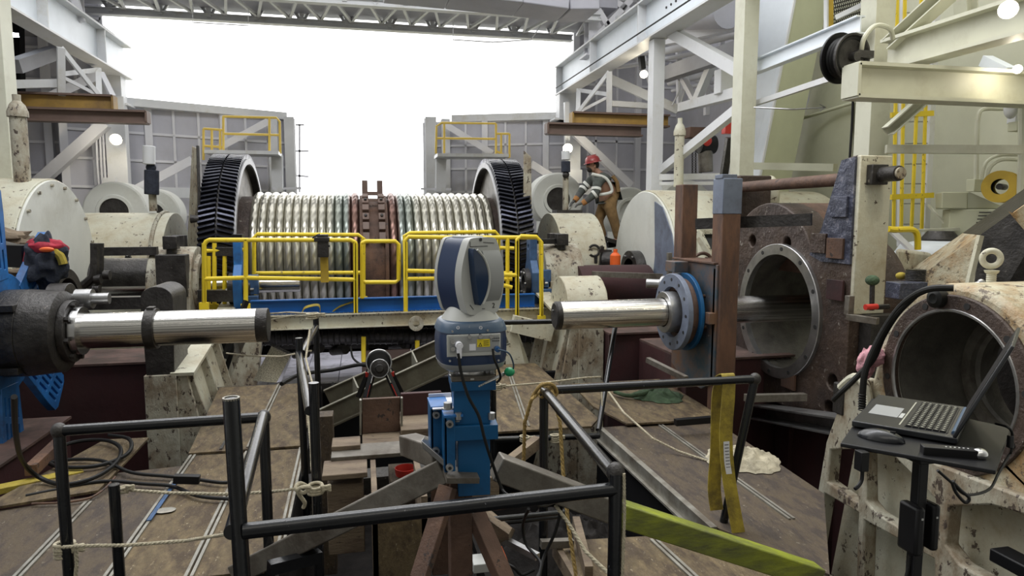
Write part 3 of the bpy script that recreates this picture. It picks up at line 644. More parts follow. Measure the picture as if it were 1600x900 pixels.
# right wall fittings
c = A(1566, 292, 5.6); t = T('hose_reel', 'yellow hose reel with black hose high on the right wall', 'hose reel', c); ax = V((-.85, -.5, 0)).normalized()
for s, mt in ((-.08, 'yreel'), (.09, 'yreel')):
    m = MB(); m.ring(c+ax*s, ax, .155, .075, .015, 32); m.build('flange', mt, t)
m = MB()
for k in range(5): m.torus(c+ax*(-.055+k*.032), ax, .10, .017, 24, 6)
m.build('hose', 'rubber', t); m = MB(); m.bx(c.x+.05, c.x+.075, c.y-.2, c.y-.12, c.z-.1, c.z+.2); m.build('bracket', 'yreel', t)
m = MB(); m.cyl(c-ax*.1, c+ax*.12, .03); m.build('hub', 'steeld', t)
def pipe(pts, Y, r, label, mt='colm', name='wall_conduit', k=4):
    m = MB(); m.tube([A(x, y, Y) for x, y in pts], r, 8, k); return tag(m.build(name, mt), label, 'conduit')
pipe([(1525, 285), (1526, 230), (1528, 185), (1536, 171), (1560, 170), (1573, 170)], 6.0, .022, 'curved conduit rising from the wall box to the right edge')
pipe([(1533, 282), (1540, 255), (1560, 243), (1590, 242)], 6.0, .018, 'upper curved conduit above the yellow hose reel')
pipe([(1540, 284), (1547, 262), (1565, 250), (1590, 250)], 6.0, .018, 'lower curved conduit above the yellow hose reel')
pipe([(1597, 110), (1596, 250), (1594, 310)], 5.4, .03, 'vertical pipe at the right picture edge', k=0)
m = MB(); m.box(A(1526, 290, 6.0), (.16, .1, .13)); tag(m.build('junction_box', 'vent', bevel=.005), 'cream junction box left of the yellow hose reel', 'electrical box')
m = MB(); m.box(A(1588, 170, 5.6), (.1, .1, .28)); m.ball(A(1580, 168, 5.5), .09, sc=(.7, .7, 1.2)); tag(m.build('alarm_unit', 'white', bevel=.005), 'white alarm unit with bracket on the right wall', 'alarm')
m = MB(); m.box(A(1590, 198, 5.5), (.12, .1, .09)); tag(m.build('junction_box', 'vent', bevel=.004), 'small cream box below the white alarm unit', 'electrical box')
c0 = A(1480, 375, 6.3); t = T('vent_cabinet', 'cream ventilation cabinet with dark louvres on the right wall', 'vent', c0)
a = A(1484, 327, 6.3); b = A(1602, 327, 5.7); z0 = A(1484, 376, 6.3).z
m = MB(); m.hexa([(a.x, a.y, z0), (b.x, b.y, z0), (b.x+.3, b.y+.4, z0), (a.x+.3, a.y+.4, z0), a, b, b+V((.3, .4, 0)), a+V((.3, .4, 0))]); m.build('cabinet', 'vent', t, .01)
p0, p1 = A(1472, 300, 6.3), A(1512, 300, 6.15); p2, p3 = A(1512, 326, 6.15), A(1472, 326, 6.3); d = V((.3, .4, 0))
m = MB(); m.hexa([p3, p2, p2+d, p3+d, p0, p1, p1+d, p0+d]); m.hexa([p2, A(1575, 326, 5.9), A(1575, 326, 5.9)+d, p2+d, p1, A(1515, 300, 6.1), A(1515, 300, 6.1)+d, p1+d]); m.build('hood', 'vent', t, .01)
for k in range(9):
    y = 332+k*5.2; x0 = 1530-k*1.1; mm = MB(); mm.sec(A(x0, y, 6.02), A(1572-k*5, y, 5.83), .03, .012); mm.build('louvre', 'steeld', t)
# round tank / work light at floor behind
c = A(1466, 415, 6.0); t = T('round_tank', 'round pale tank with a ring lamp behind the foreground casting', 'tank', c)
m = MB(); m.lathe(V((c.x, c.y, c.z-.5)), Z, [(.42, 0), (.42, .62), (.36, .72), (.2, .76), (0, .76)], 32); m.build('body', 'whiteb', t)
m = MB(); m.lathe(V((c.x, c.y, c.z+.26)), Z, [(0, .1), (.12, .1), (.18, .02), (.18, 0)], 28); m.build('lamp_shade', 'steeld', t)
m = MB(); m.lathe(V((c.x, c.y, c.z+.255)), Z, [(0, .0), (.165, .0), (.165, .012), (0, .012)], 28); m.build('lamp_disc', 'lampw', t)
pipe([(1388, 358), (1400, 359), (1425, 359), (1433, 368), (1434, 390)], 5.7, .03, 'yellow pipe elbow right of the pale column', 'yellow', 'gas_pipe')
bar('wall_strut', A(1450, 320, 6.9), A(1482, 356, 6.5), .02, .02, 'colm', 'thin diagonal strut left of the ventilation cabinet', 'strut')
bar('wall_shelf', A(1395, 362, 6.4), A(1495, 358, 6.2), .12, .03, 'colm', 'narrow cream ledge under the ladder', 'ledge')
bar('slab_plate', A(1392, 360, 6.0), A(1430, 395, 5.8), .2, .02, 'panelr', 'grey sloping plate behind the pale column', 'plate')

t = T('pipe_rack', 'crowded grey pipes and trays under the ceiling of the right rear bay', 'pipes', A(1090, 120, 12.5))
for x0, y0, x1, y1, Y0, Y1, r in ((1040, 80, 1155, 52, 12.5, 11, .07), (1040, 92, 1155, 70, 12.8, 11.2, .04), (1045, 130, 1155, 105, 13, 11.5, .06), (1050, 142, 1155, 120, 13.5, 12, .035), (1040, 30, 1150, 55, 13, 12, .09), (1045, 100, 1150, 160, 13.6, 13.2, .05), (960, 95, 1015, 80, 12.8, 12.2, .06), (965, 105, 1015, 98, 13, 12.4, .04), (1000, 60, 1015, 130, 13, 13, .04)):
    MB().cyl(A(x0, y0, Y0), A(x1, y1, Y1), r).build('pipe', 'panelr', t)
for x0, y0, x1, y1 in ((1060, 70, 1062, 175), (1105, 60, 1104, 180), (1128, 50, 1126, 150)): MB().sec(A(x0, y0, 12.6), A(x1, y1, 12.6), .09, .09).build('hanger', 'panelr', t)
for k in range(3): MB().tube([A(1050+k*9, 100, 11.8), A(1062+k*8, 135, 11.8), A(1050+k*12, 165, 11.8)], .014, 6, 5).build('loose_wire', 'white', t)
# ================================================================== DRUM AND GEARS
DX, DY, DZ, DR = .19, 11.5, 1.03, 1.03
t = T('hoist_drum', 'giant cable drum wound with silvery wire rope between two herringbone gears', 'drum', (DX, DY, -.1))
o_ = V((DX, DY, DZ))
m = MB(); m.lathe(o_, X, [(0, -1.85), (DR-.03, -1.85), (DR-.03, 1.9), (0, 1.9)], 96); m.build('drum_shell', 'rust', t)
for s0, s1 in ((-2.05, -1.80), (1.87, 2.08)): MB().lathe(o_, X, [(0, s0), (DR, s0), (DR, s1), (0, s1)], 96).build('drum_end', 'darkrust', t)
def wraps(x0, x1, n, name):
    m = MB(); p = (x1-x0)/n; rr = p*.5; NT = 288; rows = []; nphi = 8
    for k in range(n):
        xc = x0+p*(k+.5); rws = []
        for q in range(nphi+1):
            ph = PI*q/nphi; row = []
            for i in range(NT):
                th = 2*PI*i/NT; w = math.cos(4*ph+40*th)
                r = DR+rr*1.15*math.sin(ph)*(1+.10*w); x = xc-rr*math.cos(ph)
                row.append(m.bm.verts.new(o_+V((x, r*math.cos(th), r*math.sin(th)))))
            rws.append(row)
        for q in range(nphi):
            for i in range(NT): m._f([rws[q][i], rws[q][(i+1) % NT], rws[q+1][(i+1) % NT], rws[q+1][i]])
    return m.build(name, 'wrope', t, ang=70)
wraps(-1.80, -.22, 13, 'wire_rope'); wraps(.22, 1.86, 13, 'wire_rope')
m = MB()
m.lathe(o_, X, [(DR, -.21), (DR+.03, -.21), (DR+.03, -.16), (DR, -.16)], 96); m.lathe(o_, X, [(DR, .16), (DR+.03, .16), (DR+.03, .21), (DR, .21)], 96)
m.build('divider_ring', 'rust', t)
for s in (-1, 1):   # rope clamps
    m = MB()
    for a in (93, 103, 112, 122, 131, 140):
        a = math.radians(a+18); rr = DR+.04; c = o_+V((s*.12, math.cos(a)*rr, math.sin(a)*rr))
        m.box(c, (.10, .12, .13), Matrix.Rotation(a, 3, 'X'))
    m.box(o_+V((s*.12, 0, DR+.14)), (.09, .08, .26)); cl = m.build('rope_clamp', 'brownb', t, .008)
    m = MB()
    for a in (103, 122): 
        a = math.radians(a+18); m.cyl(o_+V((s*.12, math.cos(a)*1.08, math.sin(a)*1.08)), o_+V((s*.12, math.cos(a)*1.16, math.sin(a)*1.16)), .022, n=8)
    m.build('bolt', 'steeld', cl)
m = MB(); m.box(o_+V((0, -.55, .97)), (.16, .05, .05)); m.box(o_+V((0, -.3, 1.08)), (.16, .06, .06)); m.build('clamp_crossbar', 'brownb', t)
def gear(x0, x1, label, inner):
    R0 = 1.66; c = V(((x0+x1)/2, DY, DZ)); t = T('herringbone_gear', label, 'gear', (c.x, DY, DZ-R0))
    w = x1-x0; h = w/2
    m = MB(); m.lathe(V((x0, DY, DZ)), X, [(R0-.14, 0), (R0-.05, 0), (R0-.05, w), (R0-.14, w), (R0-.14, 0)], 96); m.build('rim', 'steeld', t)
    m = MB(); xi = x1 if inner > 0 else x0
    m.lathe(V((xi-.012*inner, DY, DZ)), X*inner, [(R0-.13, 0), (R0-.05, 0), (R0-.05, .03), (R0-.13, .03), (R0-.13, 0)], 96); m.build('rim_face', 'geary', t)
    m = MB(); N = 132
    for k in range(N):
        a = 2*PI*k/N; da = 2*PI/N
        for side in (-1, 1):
            pts = []
            xe = side*h; xm = side*.012
            def P_(x, ang, r): return V((c.x+x, DY+math.cos(ang)*r, DZ+math.sin(ang)*r))
            sl = (.75 if inner > 0 else -.75)*da
            for r, hw in ((R0-.06, .34), (R0+.02, .17)):
                pts.append([P_(xm, a-hw*da, r), P_(xe, a-hw*da+sl, r), P_(xe, a+hw*da+sl, r), P_(xm, a+hw*da, r)])
            m.hexa(pts[0]+pts[1])
    m.build('teeth', 'gear', t)
    m = MB(); m.lathe(V((c.x, DY, DZ)), X, [(0, h*inner*.35-.05), (R0-.13, h*inner*.35-.05), (R0-.13, h*inner*.35+.05), (0, h*inner*.35+.05)], 64); m.build('web_disc', 'tube', t)
    m = MB(); m.lathe(V((c.x, DY, DZ)), X, [(0, -.35), (.4, -.35), (.4, .35), (0, .35)], 40); m.build('hub', 'steeld', t)
    m = MB()
    for k in range(8):
        a = 2*PI*k/8+.3; d = V((0, math.cos(a), math.sin(a))); m.sec(V((c.x, DY, DZ))+d*.4, V((c.x, DY, DZ))+d*(R0-.14), .06, w*.5)
    m.build('spoke_ribs', 'steeld', t); return t
gear(-2.16, -1.70, 'huge dark herringbone gear at the left end of the drum', 1)
gear(2.04, 2.52, 'huge dark herringbone gear at the right end of the drum', -1)
# side plates next to gears
m = MB(); m.hexa([A(292, 400, 10.6), A(318, 470, 10.2), A(318, 470, 10.35), A(292, 400, 10.75), A(300, 228, 10.6), A(309, 232, 10.2), A(309, 232, 10.35), A(300, 228, 10.75)])
tag(m.build('guard_plate', 'creamd', bevel=.01), 'chipped cream plate standing left of the left gear', 'plate')
m = MB(); m.tube([A(309, 228, 10.2), A(311, 300, 10.1), A(310, 350, 10.1)], .02, 6); tag(m.build('gear_guard_pipe', 'steeld'), 'thin dark pipe along the cream plate beside the left gear', 'pipe')
m = MB(); a = A(818, 236, 10.3); m.hexa([A(817, 480, 10.2), A(832, 480, 10.2), A(832, 480, 10.4), A(817, 480, 10.4), A(818, 235, 10.2), A(830, 245, 10.2), A(830, 245, 10.4), A(818, 235, 10.4)])
tag(m.build('guard_plate', 'creamd', bevel=.01), 'chipped cream plate standing right of the right gear', 'plate')
m = MB(); m.cyl(A(298, 342, 10.0), A(311, 342, 10.0), .06, .04); tag(m.build('dark_nozzle', 'steeld'), 'dark nozzle poking at the left gear teeth', 'nozzle')
# ================================================================== WALKWAY IN FRONT OF DRUM
PY0, PY1, PZ = 8.3, 9.2, .56
t = T('walkway', 'grated walkway with cream edge beam running in front of the drum', 'walkway', (.3, 8.7, PZ-.16))
xl, xr = A(345, 500, PY0).x, A(870, 500, PY0).x
MB().sec((xl, PY0, PZ-.05), (xr, PY0, PZ-.05), .05, .17, 'C', .012).build('edge_beam', 'cream', t)
m = MB()
for i in range(80):
    xx = xl+(xr-xl)*i/79; m.bx(xx-.004, xx+.004, PY0, PY1, PZ-.0, PZ+.035)
for j in range(12):
    yy = PY0+.02+(PY1-PY0)*j/12; m.bx(xl, xr, yy-.004, yy+.004, PZ, PZ+.035)
m.build('grating', 'grate', t)
MB().bx(xl, xr, PY0+.03, PY1, PZ-.06, PZ-.04).build('tray', 'pit', t)
lab(MB().ring(A(650, 505, PY0-.04), -Yv, .09, .04, .04).build('pipe_flange', 'creamd', t), 'round cream pipe flange')
Ya = 8.5
a, b = A(340, 478, Ya), A(400, 482, Ya)
m = MB(); m.sec(V((A(392, 480, Ya).x, Ya, .672)), V((A(835, 480, Ya).x, Ya, .672)), .10, .17, 'I', .012); tag(m.build('blue_beam', 'bluebeam'), 'long bright blue steel beam lying along the walkway behind the yellow railings', 'beam')
def rail(label, loops, posts, Y, r=.026, feet=True):
    t = T('safety_railing', label, 'railing', A(posts[0][0], posts[0][2], Y))
    for pl in loops: MB().tube(smooth_path([A(x, y, Y) for x, y in pl], 1), r, 10).build('rail', 'yellow', t)
    for x, y0, y1 in posts: MB().tube([A(x, y0, Y), A(x, y1, Y)], r, 10).build('post', 'yellow', t)
    if feet:
        for x, y0, y1 in posts: MB().box(A(x, y1, Y), (.1, .05, .08)).build('post_foot', 'yellow', t)
def arc(x0, y0, x1, y1, c=6): return [(x0, y1), (x0, y0+c), (x0+c*.4, y0+c*.3), (x0+c, y0), (x1-c, y0), (x1-c*.4, y0+c*.3), (x1, y0+c), (x1, y1)]
rail('yellow pipe railing section left, behind the small blue spider bracket', [arc(319, 375, 556, 499, 8)[0:6]+[(555, 378), (556, 499)], [(319, 436), (380, 434), (556, 437)]], [(319, 380, 478), (384, 374, 480), (556, 380, 499)], 8.35)
rail('yellow pipe railing section behind the first one, in front of the rope', [[(397, 440), (397, 371), (402, 366), (560, 367), (567, 372), (568, 466)], [(400, 427), (568, 426)]], [(397, 372, 470), (568, 372, 468)], 9.1)
rail('small square yellow gate section in the middle of the railings', [[(566, 384), (566, 380), (571, 377), (618, 377), (623, 382), (623, 437), (618, 441), (571, 441), (566, 438), (566, 384)]], [(566, 380, 466)], 8.45, feet=False)
rail('yellow pipe railing section behind the blue-grey instrument', [[(634, 499), (633, 376), (638, 370), (700, 371), (840, 371)], [(636, 436), (700, 435), (800, 436)], [(636, 423), (800, 427)]], [(634, 378, 503), (793, 372, 490)], 8.35)
rail('rear yellow railing right of centre, rising behind the instrument', [[(634, 440), (632, 368), (640, 364), (774, 362), (779, 368), (779, 470)], [(779, 387), (803, 388)]], [(779, 368, 480)], 9.1)
rail('yellow railing loop at the right end of the walkway', [[(808, 500), (808, 374), (814, 369), (838, 370), (845, 377), (846, 498)], [(785, 429), (808, 430)], [(783, 445), (800, 449)]], [(808, 376, 502), (846, 378, 498)], 8.2)
rail('yellow railing posts beside the left gear', [[(320, 392), (385, 390)], [(335, 465), (385, 460)]], [(335, 380, 480), (351, 390, 482), (326, 400, 505)], 8.9)
m = MB(); m.box(A(505, 384, 8.2), (.12, .12, .26)); m.box(A(503, 374, 8.2), (.17, .15, .05)); tt = T('beam_clamp', 'brown clamp hanging on the yellow railing in front of the rope', 'clamp', A(505, 435, 8.2)); m.build('clamp_head', 'steeld', tt, .006)
MB().box(A(507, 420, 8.28), (.09, .02, .32)).build('clamp_blade', 'yreel', tt)
m = MB(); m.tube([A(488, 372, 8.2), A(500, 366, 8.2), A(497, 372, 8.2), A(515, 385, 8.15)], .012, 6, 4); m.build('handle', 'cable', tt)
# yellow straps on the walkway
def strap(pts, Y, w, label, mt='strap', t_=.006, side=None):
    m = MB(); m.ribbon([A(x, y, Y) for x, y in pts], w, t_, side); return tag(m.build('lifting_strap', mt), label, 'strap')
strap([(480, 486), (500, 492), (540, 490), (600, 486), (640, 488), (700, 487)], 8.55, .06, 'yellow lifting strap lying slack along the walkway grating', side=(0, 1, .3))
strap([(516, 489), (530, 478), (552, 470), (556, 470)], 8.5, .07, 'yellow strap slanting up from the walkway over the blue beam', side=(0, 1, .5))
strap([(472, 488), (478, 480), (498, 477), (500, 490)], 8.4, .05, 'short looped yellow strap beside the rope knot', side=(0, 1, .5))
strap([(664, 487), (690, 484), (698, 480)], 8.5, .06, 'orange-yellow strap end left of the instrument', 'yreel', side=(0, 1, .3))
# under the walkway: dark shaft, hoses and stubs
m = MB(); m.cyl(A(400, 527, 8.8), A(870, 523, 8.8), .10, n=24)
for k in range(50): p = A(405+9*k, 527-.08*k, 8.8); m.torus(p, X, .10, .012, 20, 5)
tag(m.build('ribbed_shaft', 'steeld'), 'dark ribbed shaft running under the walkway', 'shaft')
m = MB(); m.cyl(A(350, 517, 8.9), A(660, 517, 8.9), .05); tag(m.build('dark_pipe', 'rust'), 'thin brownish pipe just below the walkway edge beam', 'pipe')
m = MB()
for x, y0, y1 in ((430, 535, 600), (571, 515, 590), (634, 520, 575), (648, 520, 560), (748, 515, 560)): m.sec(A(x, y0, 8.9), A(x, y1, 8.9), .09, .09)
m.sec(A(430, 538, 9), A(760, 534, 9), .1, .12)
tag(m.build('support_frame', 'steeld'), 'dark oily support frame below the walkway', 'frame')
for x, y0, y1 in ((568, 526, 565), (652, 532, 548)):
    m = MB(); m.tube([A(x, y0, 8.4), A(x, y1, 8.4)], .028, 8); tag(m.build('yellow_stub_post', 'yellow'), f'short yellow post below the walkway, {"left of" if x < 600 else "right of"} the red-legged stand', 'post')
m = MB(); m.box(A(604, 566, 8.6), (.60, .05, .32)); tag(m.build('brown_plate', 'brownb'), 'brown plate standing under the walkway behind the red-legged stand', 'plate')
t = T('machine_fittings', 'cluster of dark fittings under the walkway', 'fittings', A(560, 560, 8.9))
for k, (x, y) in enumerate(((480, 545), (500, 535), (520, 548), (610, 540), (640, 533), (690, 542), (460, 555), (730, 535))): MB().cyl(A(x, y, 9.0), A(x+20, y-2, 8.8), .07-.004*k).build('fitting', 'steeld', t)
m = MB(); m.hexa([A(395, 595, 7.9), A(432, 598, 7.7), A(440, 596, 7.9), A(405, 590, 8.1), A(424, 541, 7.9), A(455, 555, 7.7), A(458, 552, 7.9), A(428, 538, 8.1)])
tag(m.build('shiny_plate', 'chrome'), 'crumpled shiny sheet leaning below the left end of the walkway', 'sheet')
# ================================================================== ROUND HOUSINGS
def arch(name, x0, x1, yc, zc, R, zb, sf, sb, mt, label, face=None, n=28, bevel=.015):
    """casing: rounded top about the x axis, straight tangents splaying to the base"""
    t = T(name, label, 'casing', ((x0+x1)/2, yc, zb))
    pr = [(yc-sf, zb)]+[(yc+R*math.cos(a), zc+R*math.sin(a)) for a in [PI*(1-.0)*(1-i/n) for i in range(n+1)]]+[(yc+sb, zb)]
    m = MB(); m.plate(pr, [], (x0, 0, 0), Yv, Z, (x1-x0, 0, 0)); m.build('body', mt, t, bevel, ang=30)
    return t, pr
t, _ = arch('gear_casing', -7.0, -3.62, 9.3, 1.05, 1.15, -1.4, 1.5, 1.45, 'cream', 'large round-topped cream gear casing at the left edge')
m = MB(); pr = [(9.3-1.46, -1.3)]+[(9.3+1.13*math.cos(PI*(1-i/28)), 1.05+1.13*math.sin(PI*(1-i/28))) for i in range(29)]+[(9.3+1.4, -1.3)]
m.plate(pr, [], (-3.62, 0, 0), Yv, Z, (.03, 0, 0)); lab(m.build('end_face', 'smooth', t, .01), 'smooth pale end face')
for k in range(0, 29, 3):
    a = PI*k/28; MB().cyl((-3.6, 9.3+1.07*math.cos(a), 1.05+1.07*math.sin(a)), (-3.56, 9.3+1.07*math.cos(a), 1.05+1.07*math.sin(a)), .02, n=8).build('bolt', 'creamd', t)
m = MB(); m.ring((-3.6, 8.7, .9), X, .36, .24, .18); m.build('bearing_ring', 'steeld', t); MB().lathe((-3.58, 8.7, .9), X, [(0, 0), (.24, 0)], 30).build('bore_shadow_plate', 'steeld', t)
# curved slanted rim on the left casing top
m = MB(); m.torus((-4.4, 9.3, 1.05), X, 1.16, .035, 30, 6, PI*.05, PI*.95); m.build('seam_rib', 'cream', t)
t, _ = arch('gear_casing', -4.3, -2.75, 11.3, .85, .95, -1.0, 1.75, 1.5, 'cream', 'medium cream casing between the left fan housing and the left gear')
m = MB(); m.torus((-2.9, 11.3, .85), X, .96, .03, 30, 6, PI*.0, PI); m.build('seam_rib', 'creamd', t)
m = MB(); m.box((-3.4, 10.3, .95), (.5, .04, .12), Matrix.Rotation(-.5, 3, 'X')); m.build('name_plate', 'creamd', t)
t, _ = arch('gear_casing', 3.98, 6.6, 9.2, 1.0, 1.12, -1.4, 1.5, 1.45, 'cream', 'large round-topped cream gear casing behind the brown posts')
m = MB(); pr = [(9.2-1.46, -1.3)]+[(9.2+1.1*math.cos(PI*(1-i/28)), 1.0+1.1*math.sin(PI*(1-i/28))) for i in range(29)]+[(9.2+1.4, -1.3)]
m.plate(pr, [], (3.95, 0, 0), Yv, Z, (.03, 0, 0)); lab(m.build('end_face', 'smooth', t, .01), 'smooth pale end face')
m = MB(); m.plate([(7.74, -1.0), (8.12, 1.15), (8.25, 1.52), (8.55, 1.87), (8.8, 1.95), (8.75, 1.2), (8.85, .6), (9.0, -.2), (9.0, -1.0)], [], (3.935, 0, 0), Yv, Z, (.018, 0, 0)); lab(m.build('primer_patch', 'bluegrey', t), 'blue-grey primer patch')
m = MB(); m.ring((3.8, 9.35, .92), X, .33, .22, .16); m.build('bearing_ring', 'steeld', t); MB().lathe((3.92, 9.35, .92), X, [(0, 0), (.23, 0)], 30).build('bore_plate', 'steeld', t)
for k in range(6): a = 2*PI*k/6; MB().cyl((3.80, 9.35+.28*math.cos(a), .92+.28*math.sin(a)), (3.78, 9.35+.28*math.cos(a), .92+.28*math.sin(a)), .018, n=8).build('bolt', 'steel', t)
t, _ = arch('gear_casing', 3.0, 3.72, 10.9, .88, .92, -1.0, 1.6, 1.6, 'cream', 'medium cream casing the worker leans over')
# emblem-like ring lug
m = MB(); q = V((3.5, 10.02, 1.22)); m.torus(q, -Yv, .085, .02, 20, 6, .6, 5.6); m.box(q+V((.02, -.02, -.13)), (.05, .03, .12)); m.torus(q+V((.14, 0, .0)), -Yv, .07, .012, 20, 6, -1.4, 1.6); m.build('casing_mark', 'steeld', t)
# small fan housings
def fan(px, py, Y, R, dpt, label, mesh=True):
    c = A(px, py, Y); t = T('fan_housing', label, 'fan housing', (c.x, c.y, c.z-R)); ax = V((0, -1, 0))
    m = MB(); m.lathe(c-ax*dpt, ax, [(0, 0), (R, 0), (R, dpt-.03), (R-.03, dpt), (R*.58, dpt), (R*.55, dpt+.03), (R*.45, dpt+.03), (R*.45, dpt-.05), (0, dpt-.05)], 40); m.build('body', 'smooth', t)
    MB().bx(c.x-R*.6, c.x+R*.6, c.y+.1, c.y+dpt-.05, -1.55, c.z-R*.8).build('base', 'smooth', t)
    if mesh:
        m = MB(); m.lathe(c+ax*(-.0), ax, [(0, 0), (R*.45, 0)], 30); m.build('inlet_screen', 'steeld', t)
fan(179, 331, 12.6, .50, .55, 'white round fan housing with dark inlet screen behind the left casings')
fan(238, 335, 13.6, .47, .5, 'second white round fan housing, partly hidden behind the insulated post')
fan(872, 312, 12.8, .52, .5, 'white round fan housing left of the worker')
fan(984, 331, 13.0, .50, .5, 'white round fan housing behind the worker', False)
fan(1072, 330, 12.6, .62, .4, 'white round fan housing peeping over the right gear casing', False)
# vertical guide posts
def gpost(px, y0, y1, Y, r, label, topk=True, mt='creamd'):
    t = T('guide_post', label, 'post', A(px, y1, Y)); a, b = A(px, y1, Y), A(px, y0, Y); a = V((b.x, b.y, a.z))
    MB().cyl(a, b, r).build('tube', mt, t)
    if topk: MB().lathe(b, Z, [(r*1.25, -.0), (r*1.25, .06), (r*.9, .14), (r*.5, .18), (r*.5, .25), (0, .25)], 20).build('cap', mt, t)
    return t
gpost(28, 183, 290, 9.0, .085, 'chipped cream guide post on top of the left casing')
gpost(1062, 212, 292, 9.4, .07, 'cream guide post standing on the right casing', mt='cream')
t = gpost(236, 262, 330, 11.2, .055, 'cream post with black wrapped section and white cap on the left', False)
MB().cyl(A(237, 304, 11.15), A(237, 266, 11.15), .10).build('wrapping', 'ragb', t, .01)
m = MB(); m.ball(A(236, 262, 11.15), .07); m.build('knot', 'ragb', t); MB().cyl(A(233, 257, 11.1), A(233, 228, 11.1), .085).build('cap', 'white', t, .01)
t = gpost(884, 270, 330, 11.1, .05, 'cream post with black sleeve in front of the worker', False)
MB().cyl(A(884, 269, 11.05), A(884, 252, 11.05), .075).build('sleeve', 'ragb', t, .008); MB().ball(A(884, 273, 11.05), .06).build('knot', 'steeld', t)
MB().cyl(A(884, 250, 11.05), A(884, 236, 11.05), .07).build('cap', 'white', t, .008)
MB().bx(*(lambda c: (c.x-.22, c.x+.22, c.y-.15, c.y+.15, c.z-.02, c.z+.03))(A(886, 331, 11.1))).build('base_flange', 'steeld', t)
# ================================================================== BEARINGS ON THE SMALL SHAFT LINE
def bearing(x0, x1, yc, label, bolts):
    t = T('pillow_bearing', label, 'bearing', ((x0+x1)/2, yc, -.4)); zc = .87; R = .50
    out = [(yc-.55, zc-.55), (yc-.55, zc+.02)]+[(yc+R*math.cos(a), zc+R*math.sin(a)) for a in [PI*(1-i/16) for i in range(17)]]+[(yc+.55, zc+.02), (yc+.55, zc-.55)]
    m = MB(); m.plate(out, [[(yc+.33*math.cos(2*PI*i/28), zc+.33*math.sin(2*PI*i/28)) for i in range(28)]], (x0, 0, 0), Yv, Z, (x1-x0, 0, 0)); m.build('housing', 'creamd', t, .01)
    xf = x1 if x1 < 0 else x0; d = X if x1 < 0 else -X
    m = MB(); m.ring(V((xf, yc, zc)), d, .40, .31, .05, 36); m.build('bore_ring', 'creamd', t)
    m = MB(); m.bx(x0-.02, x1+.02, yc-.6, yc+.6, zc-1.4, zc-.55); m.build('saddle', 'creamd', t, .01)
    for dy in (-.25, .12):
        b = MB(); b.box(((x0+x1)/2, yc+dy, zc+.56), (.16, .16, .16)); b.cyl(((x0+x1)/2, yc+dy, zc+.42), ((x0+x1)/2, yc+dy, zc+.6), .06); b.build('cap_nut', 'steeld', t, .008)
    return t
tb = bearing(-2.52, -2.02, 9.3, 'chipped cream bearing block on the left small shaft', 1)
a, b = A(246, 465, 8.72), A(290, 398, 8.72); MB().bx(a.x, b.x, 8.70, 8.9, a.z, b.z).build('dark_front_pad', 'steeld', tb, .008)
bearing(2.42, 2.95, 9.3, 'chipped cream bearing block beyond the right polished shaft', 1)
def shaft(name, x0, x1, y, z, r, label, ends='steel', parts=()):
    t = T(name, label, 'shaft', ((x0+x1)/2, y, z-r))
    m = MB(); m.lathe((x0, y, z), X, [(0, 0), (r*.93, 0), (r, r*.06), (r, x1-x0-r*.06), (r*.93, x1-x0), (0, x1-x0)], 56); m.build('shaft_body', 'chrome', t)
    return t
xa, xb = A(150, 450, 9.3).x, A(470, 445, 9.3).x
t = shaft('small_shaft', xa, xb, 9.3, .865, .10, 'slim polished shaft through the left bearing and the small blue bracket')
m = MB(); m.lathe((A(370, 447, 9.3).x, 9.3, .865), X, [(0, 0), (.13, 0), (.13, .12), (0, .12)], 24); m.build('collar', 'steeld', t)
xa2 = A(808, 440, 9.1).x
t = shaft('small_shaft', xa2, 2.5, 9.2, .865, .055, 'thin polished shaft stub through the right blue bracket')
# blue brackets on the small shafts
def sbracket(px, Y, label, mir):
    c = A(px, 440, Y); t = T('blue_bracket', label, 'bracket', (c.x, Y, .4))
    w = .05
    pts = [(-.09, .62), (.09, .62), (.12, .3), (.20, .16), (.20, -.16), (.12, -.35), (.12, -.60), (-.12, -.60), (-.12, -.35), (-.22, -.14), (-.22, .14), (-.1, .3)]
    m = MB(); m.plate(pts, [circ(0, 0, .11, 20), circ(0, .48, .035, 10), circ(0, -.48, .035, 10)], (c.x-w, Y, .865), Yv, Z, (2*w, 0, 0)); m.build('plate', 'bluef' if mir > 0 else 'bluel', t, .006)
    m = MB(); m.ring((c.x-.12, Y, .865), X, .19, .10, .1, 28); m.ring((c.x+.04, Y, .865), X, .17, .10, .1, 28); m.build('hub_ring', 'steeld', t, .004)
    for a in range(6):
        b = MB(); q = V((c.x-.14, Y+.15*math.cos(a*PI/3), .865+.15*math.sin(a*PI/3))); b.cyl(q, q+X*.32, .018, n=8); b.build('bolt', 'steel', t)
    m = MB(); m.box((c.x+.14, Y-.1, .92), (.18, .1, .24)); m.box((c.x+.16, Y-.14, .72), (.14, .1, .14)); m.build('side_clamp', 'bluef', t, .01)
    MB().box((c.x, Y, 1.5), (.12, .2, .06)).build('top_cap', 'blackm', t)
sbracket(375, 8.9, 'blue plate bracket with dark hub on the left small shaft', -1)
sbracket(831, 8.9, 'dark blue plate bracket with round hub right of the walkway', 1)
bar('tie_bar', A(316, 393, 8.95), A(372, 393, 8.9), .1, .1, 'steeld', 'dark square arm joining the left bearing and the blue bracket', 'arm')
bar('tie_bar', A(838, 377, 8.95), A(884, 377, 9.2), .1, .07, 'steeld', 'dark flat arm joining the right blue bracket and bearing', 'arm')
bar('tie_bar', A(152, 393, 9.0), A(246, 392, 9.0), .1, .1, 'steeld', 'dark square arm reaching from the forked lever to the left bearing', 'arm')
bar('tie_bar', A(310, 462, 8.75), A(372, 462, 8.75), .1, .14, 'steeld', 'thick black bar under the slim polished shaft', 'arm')
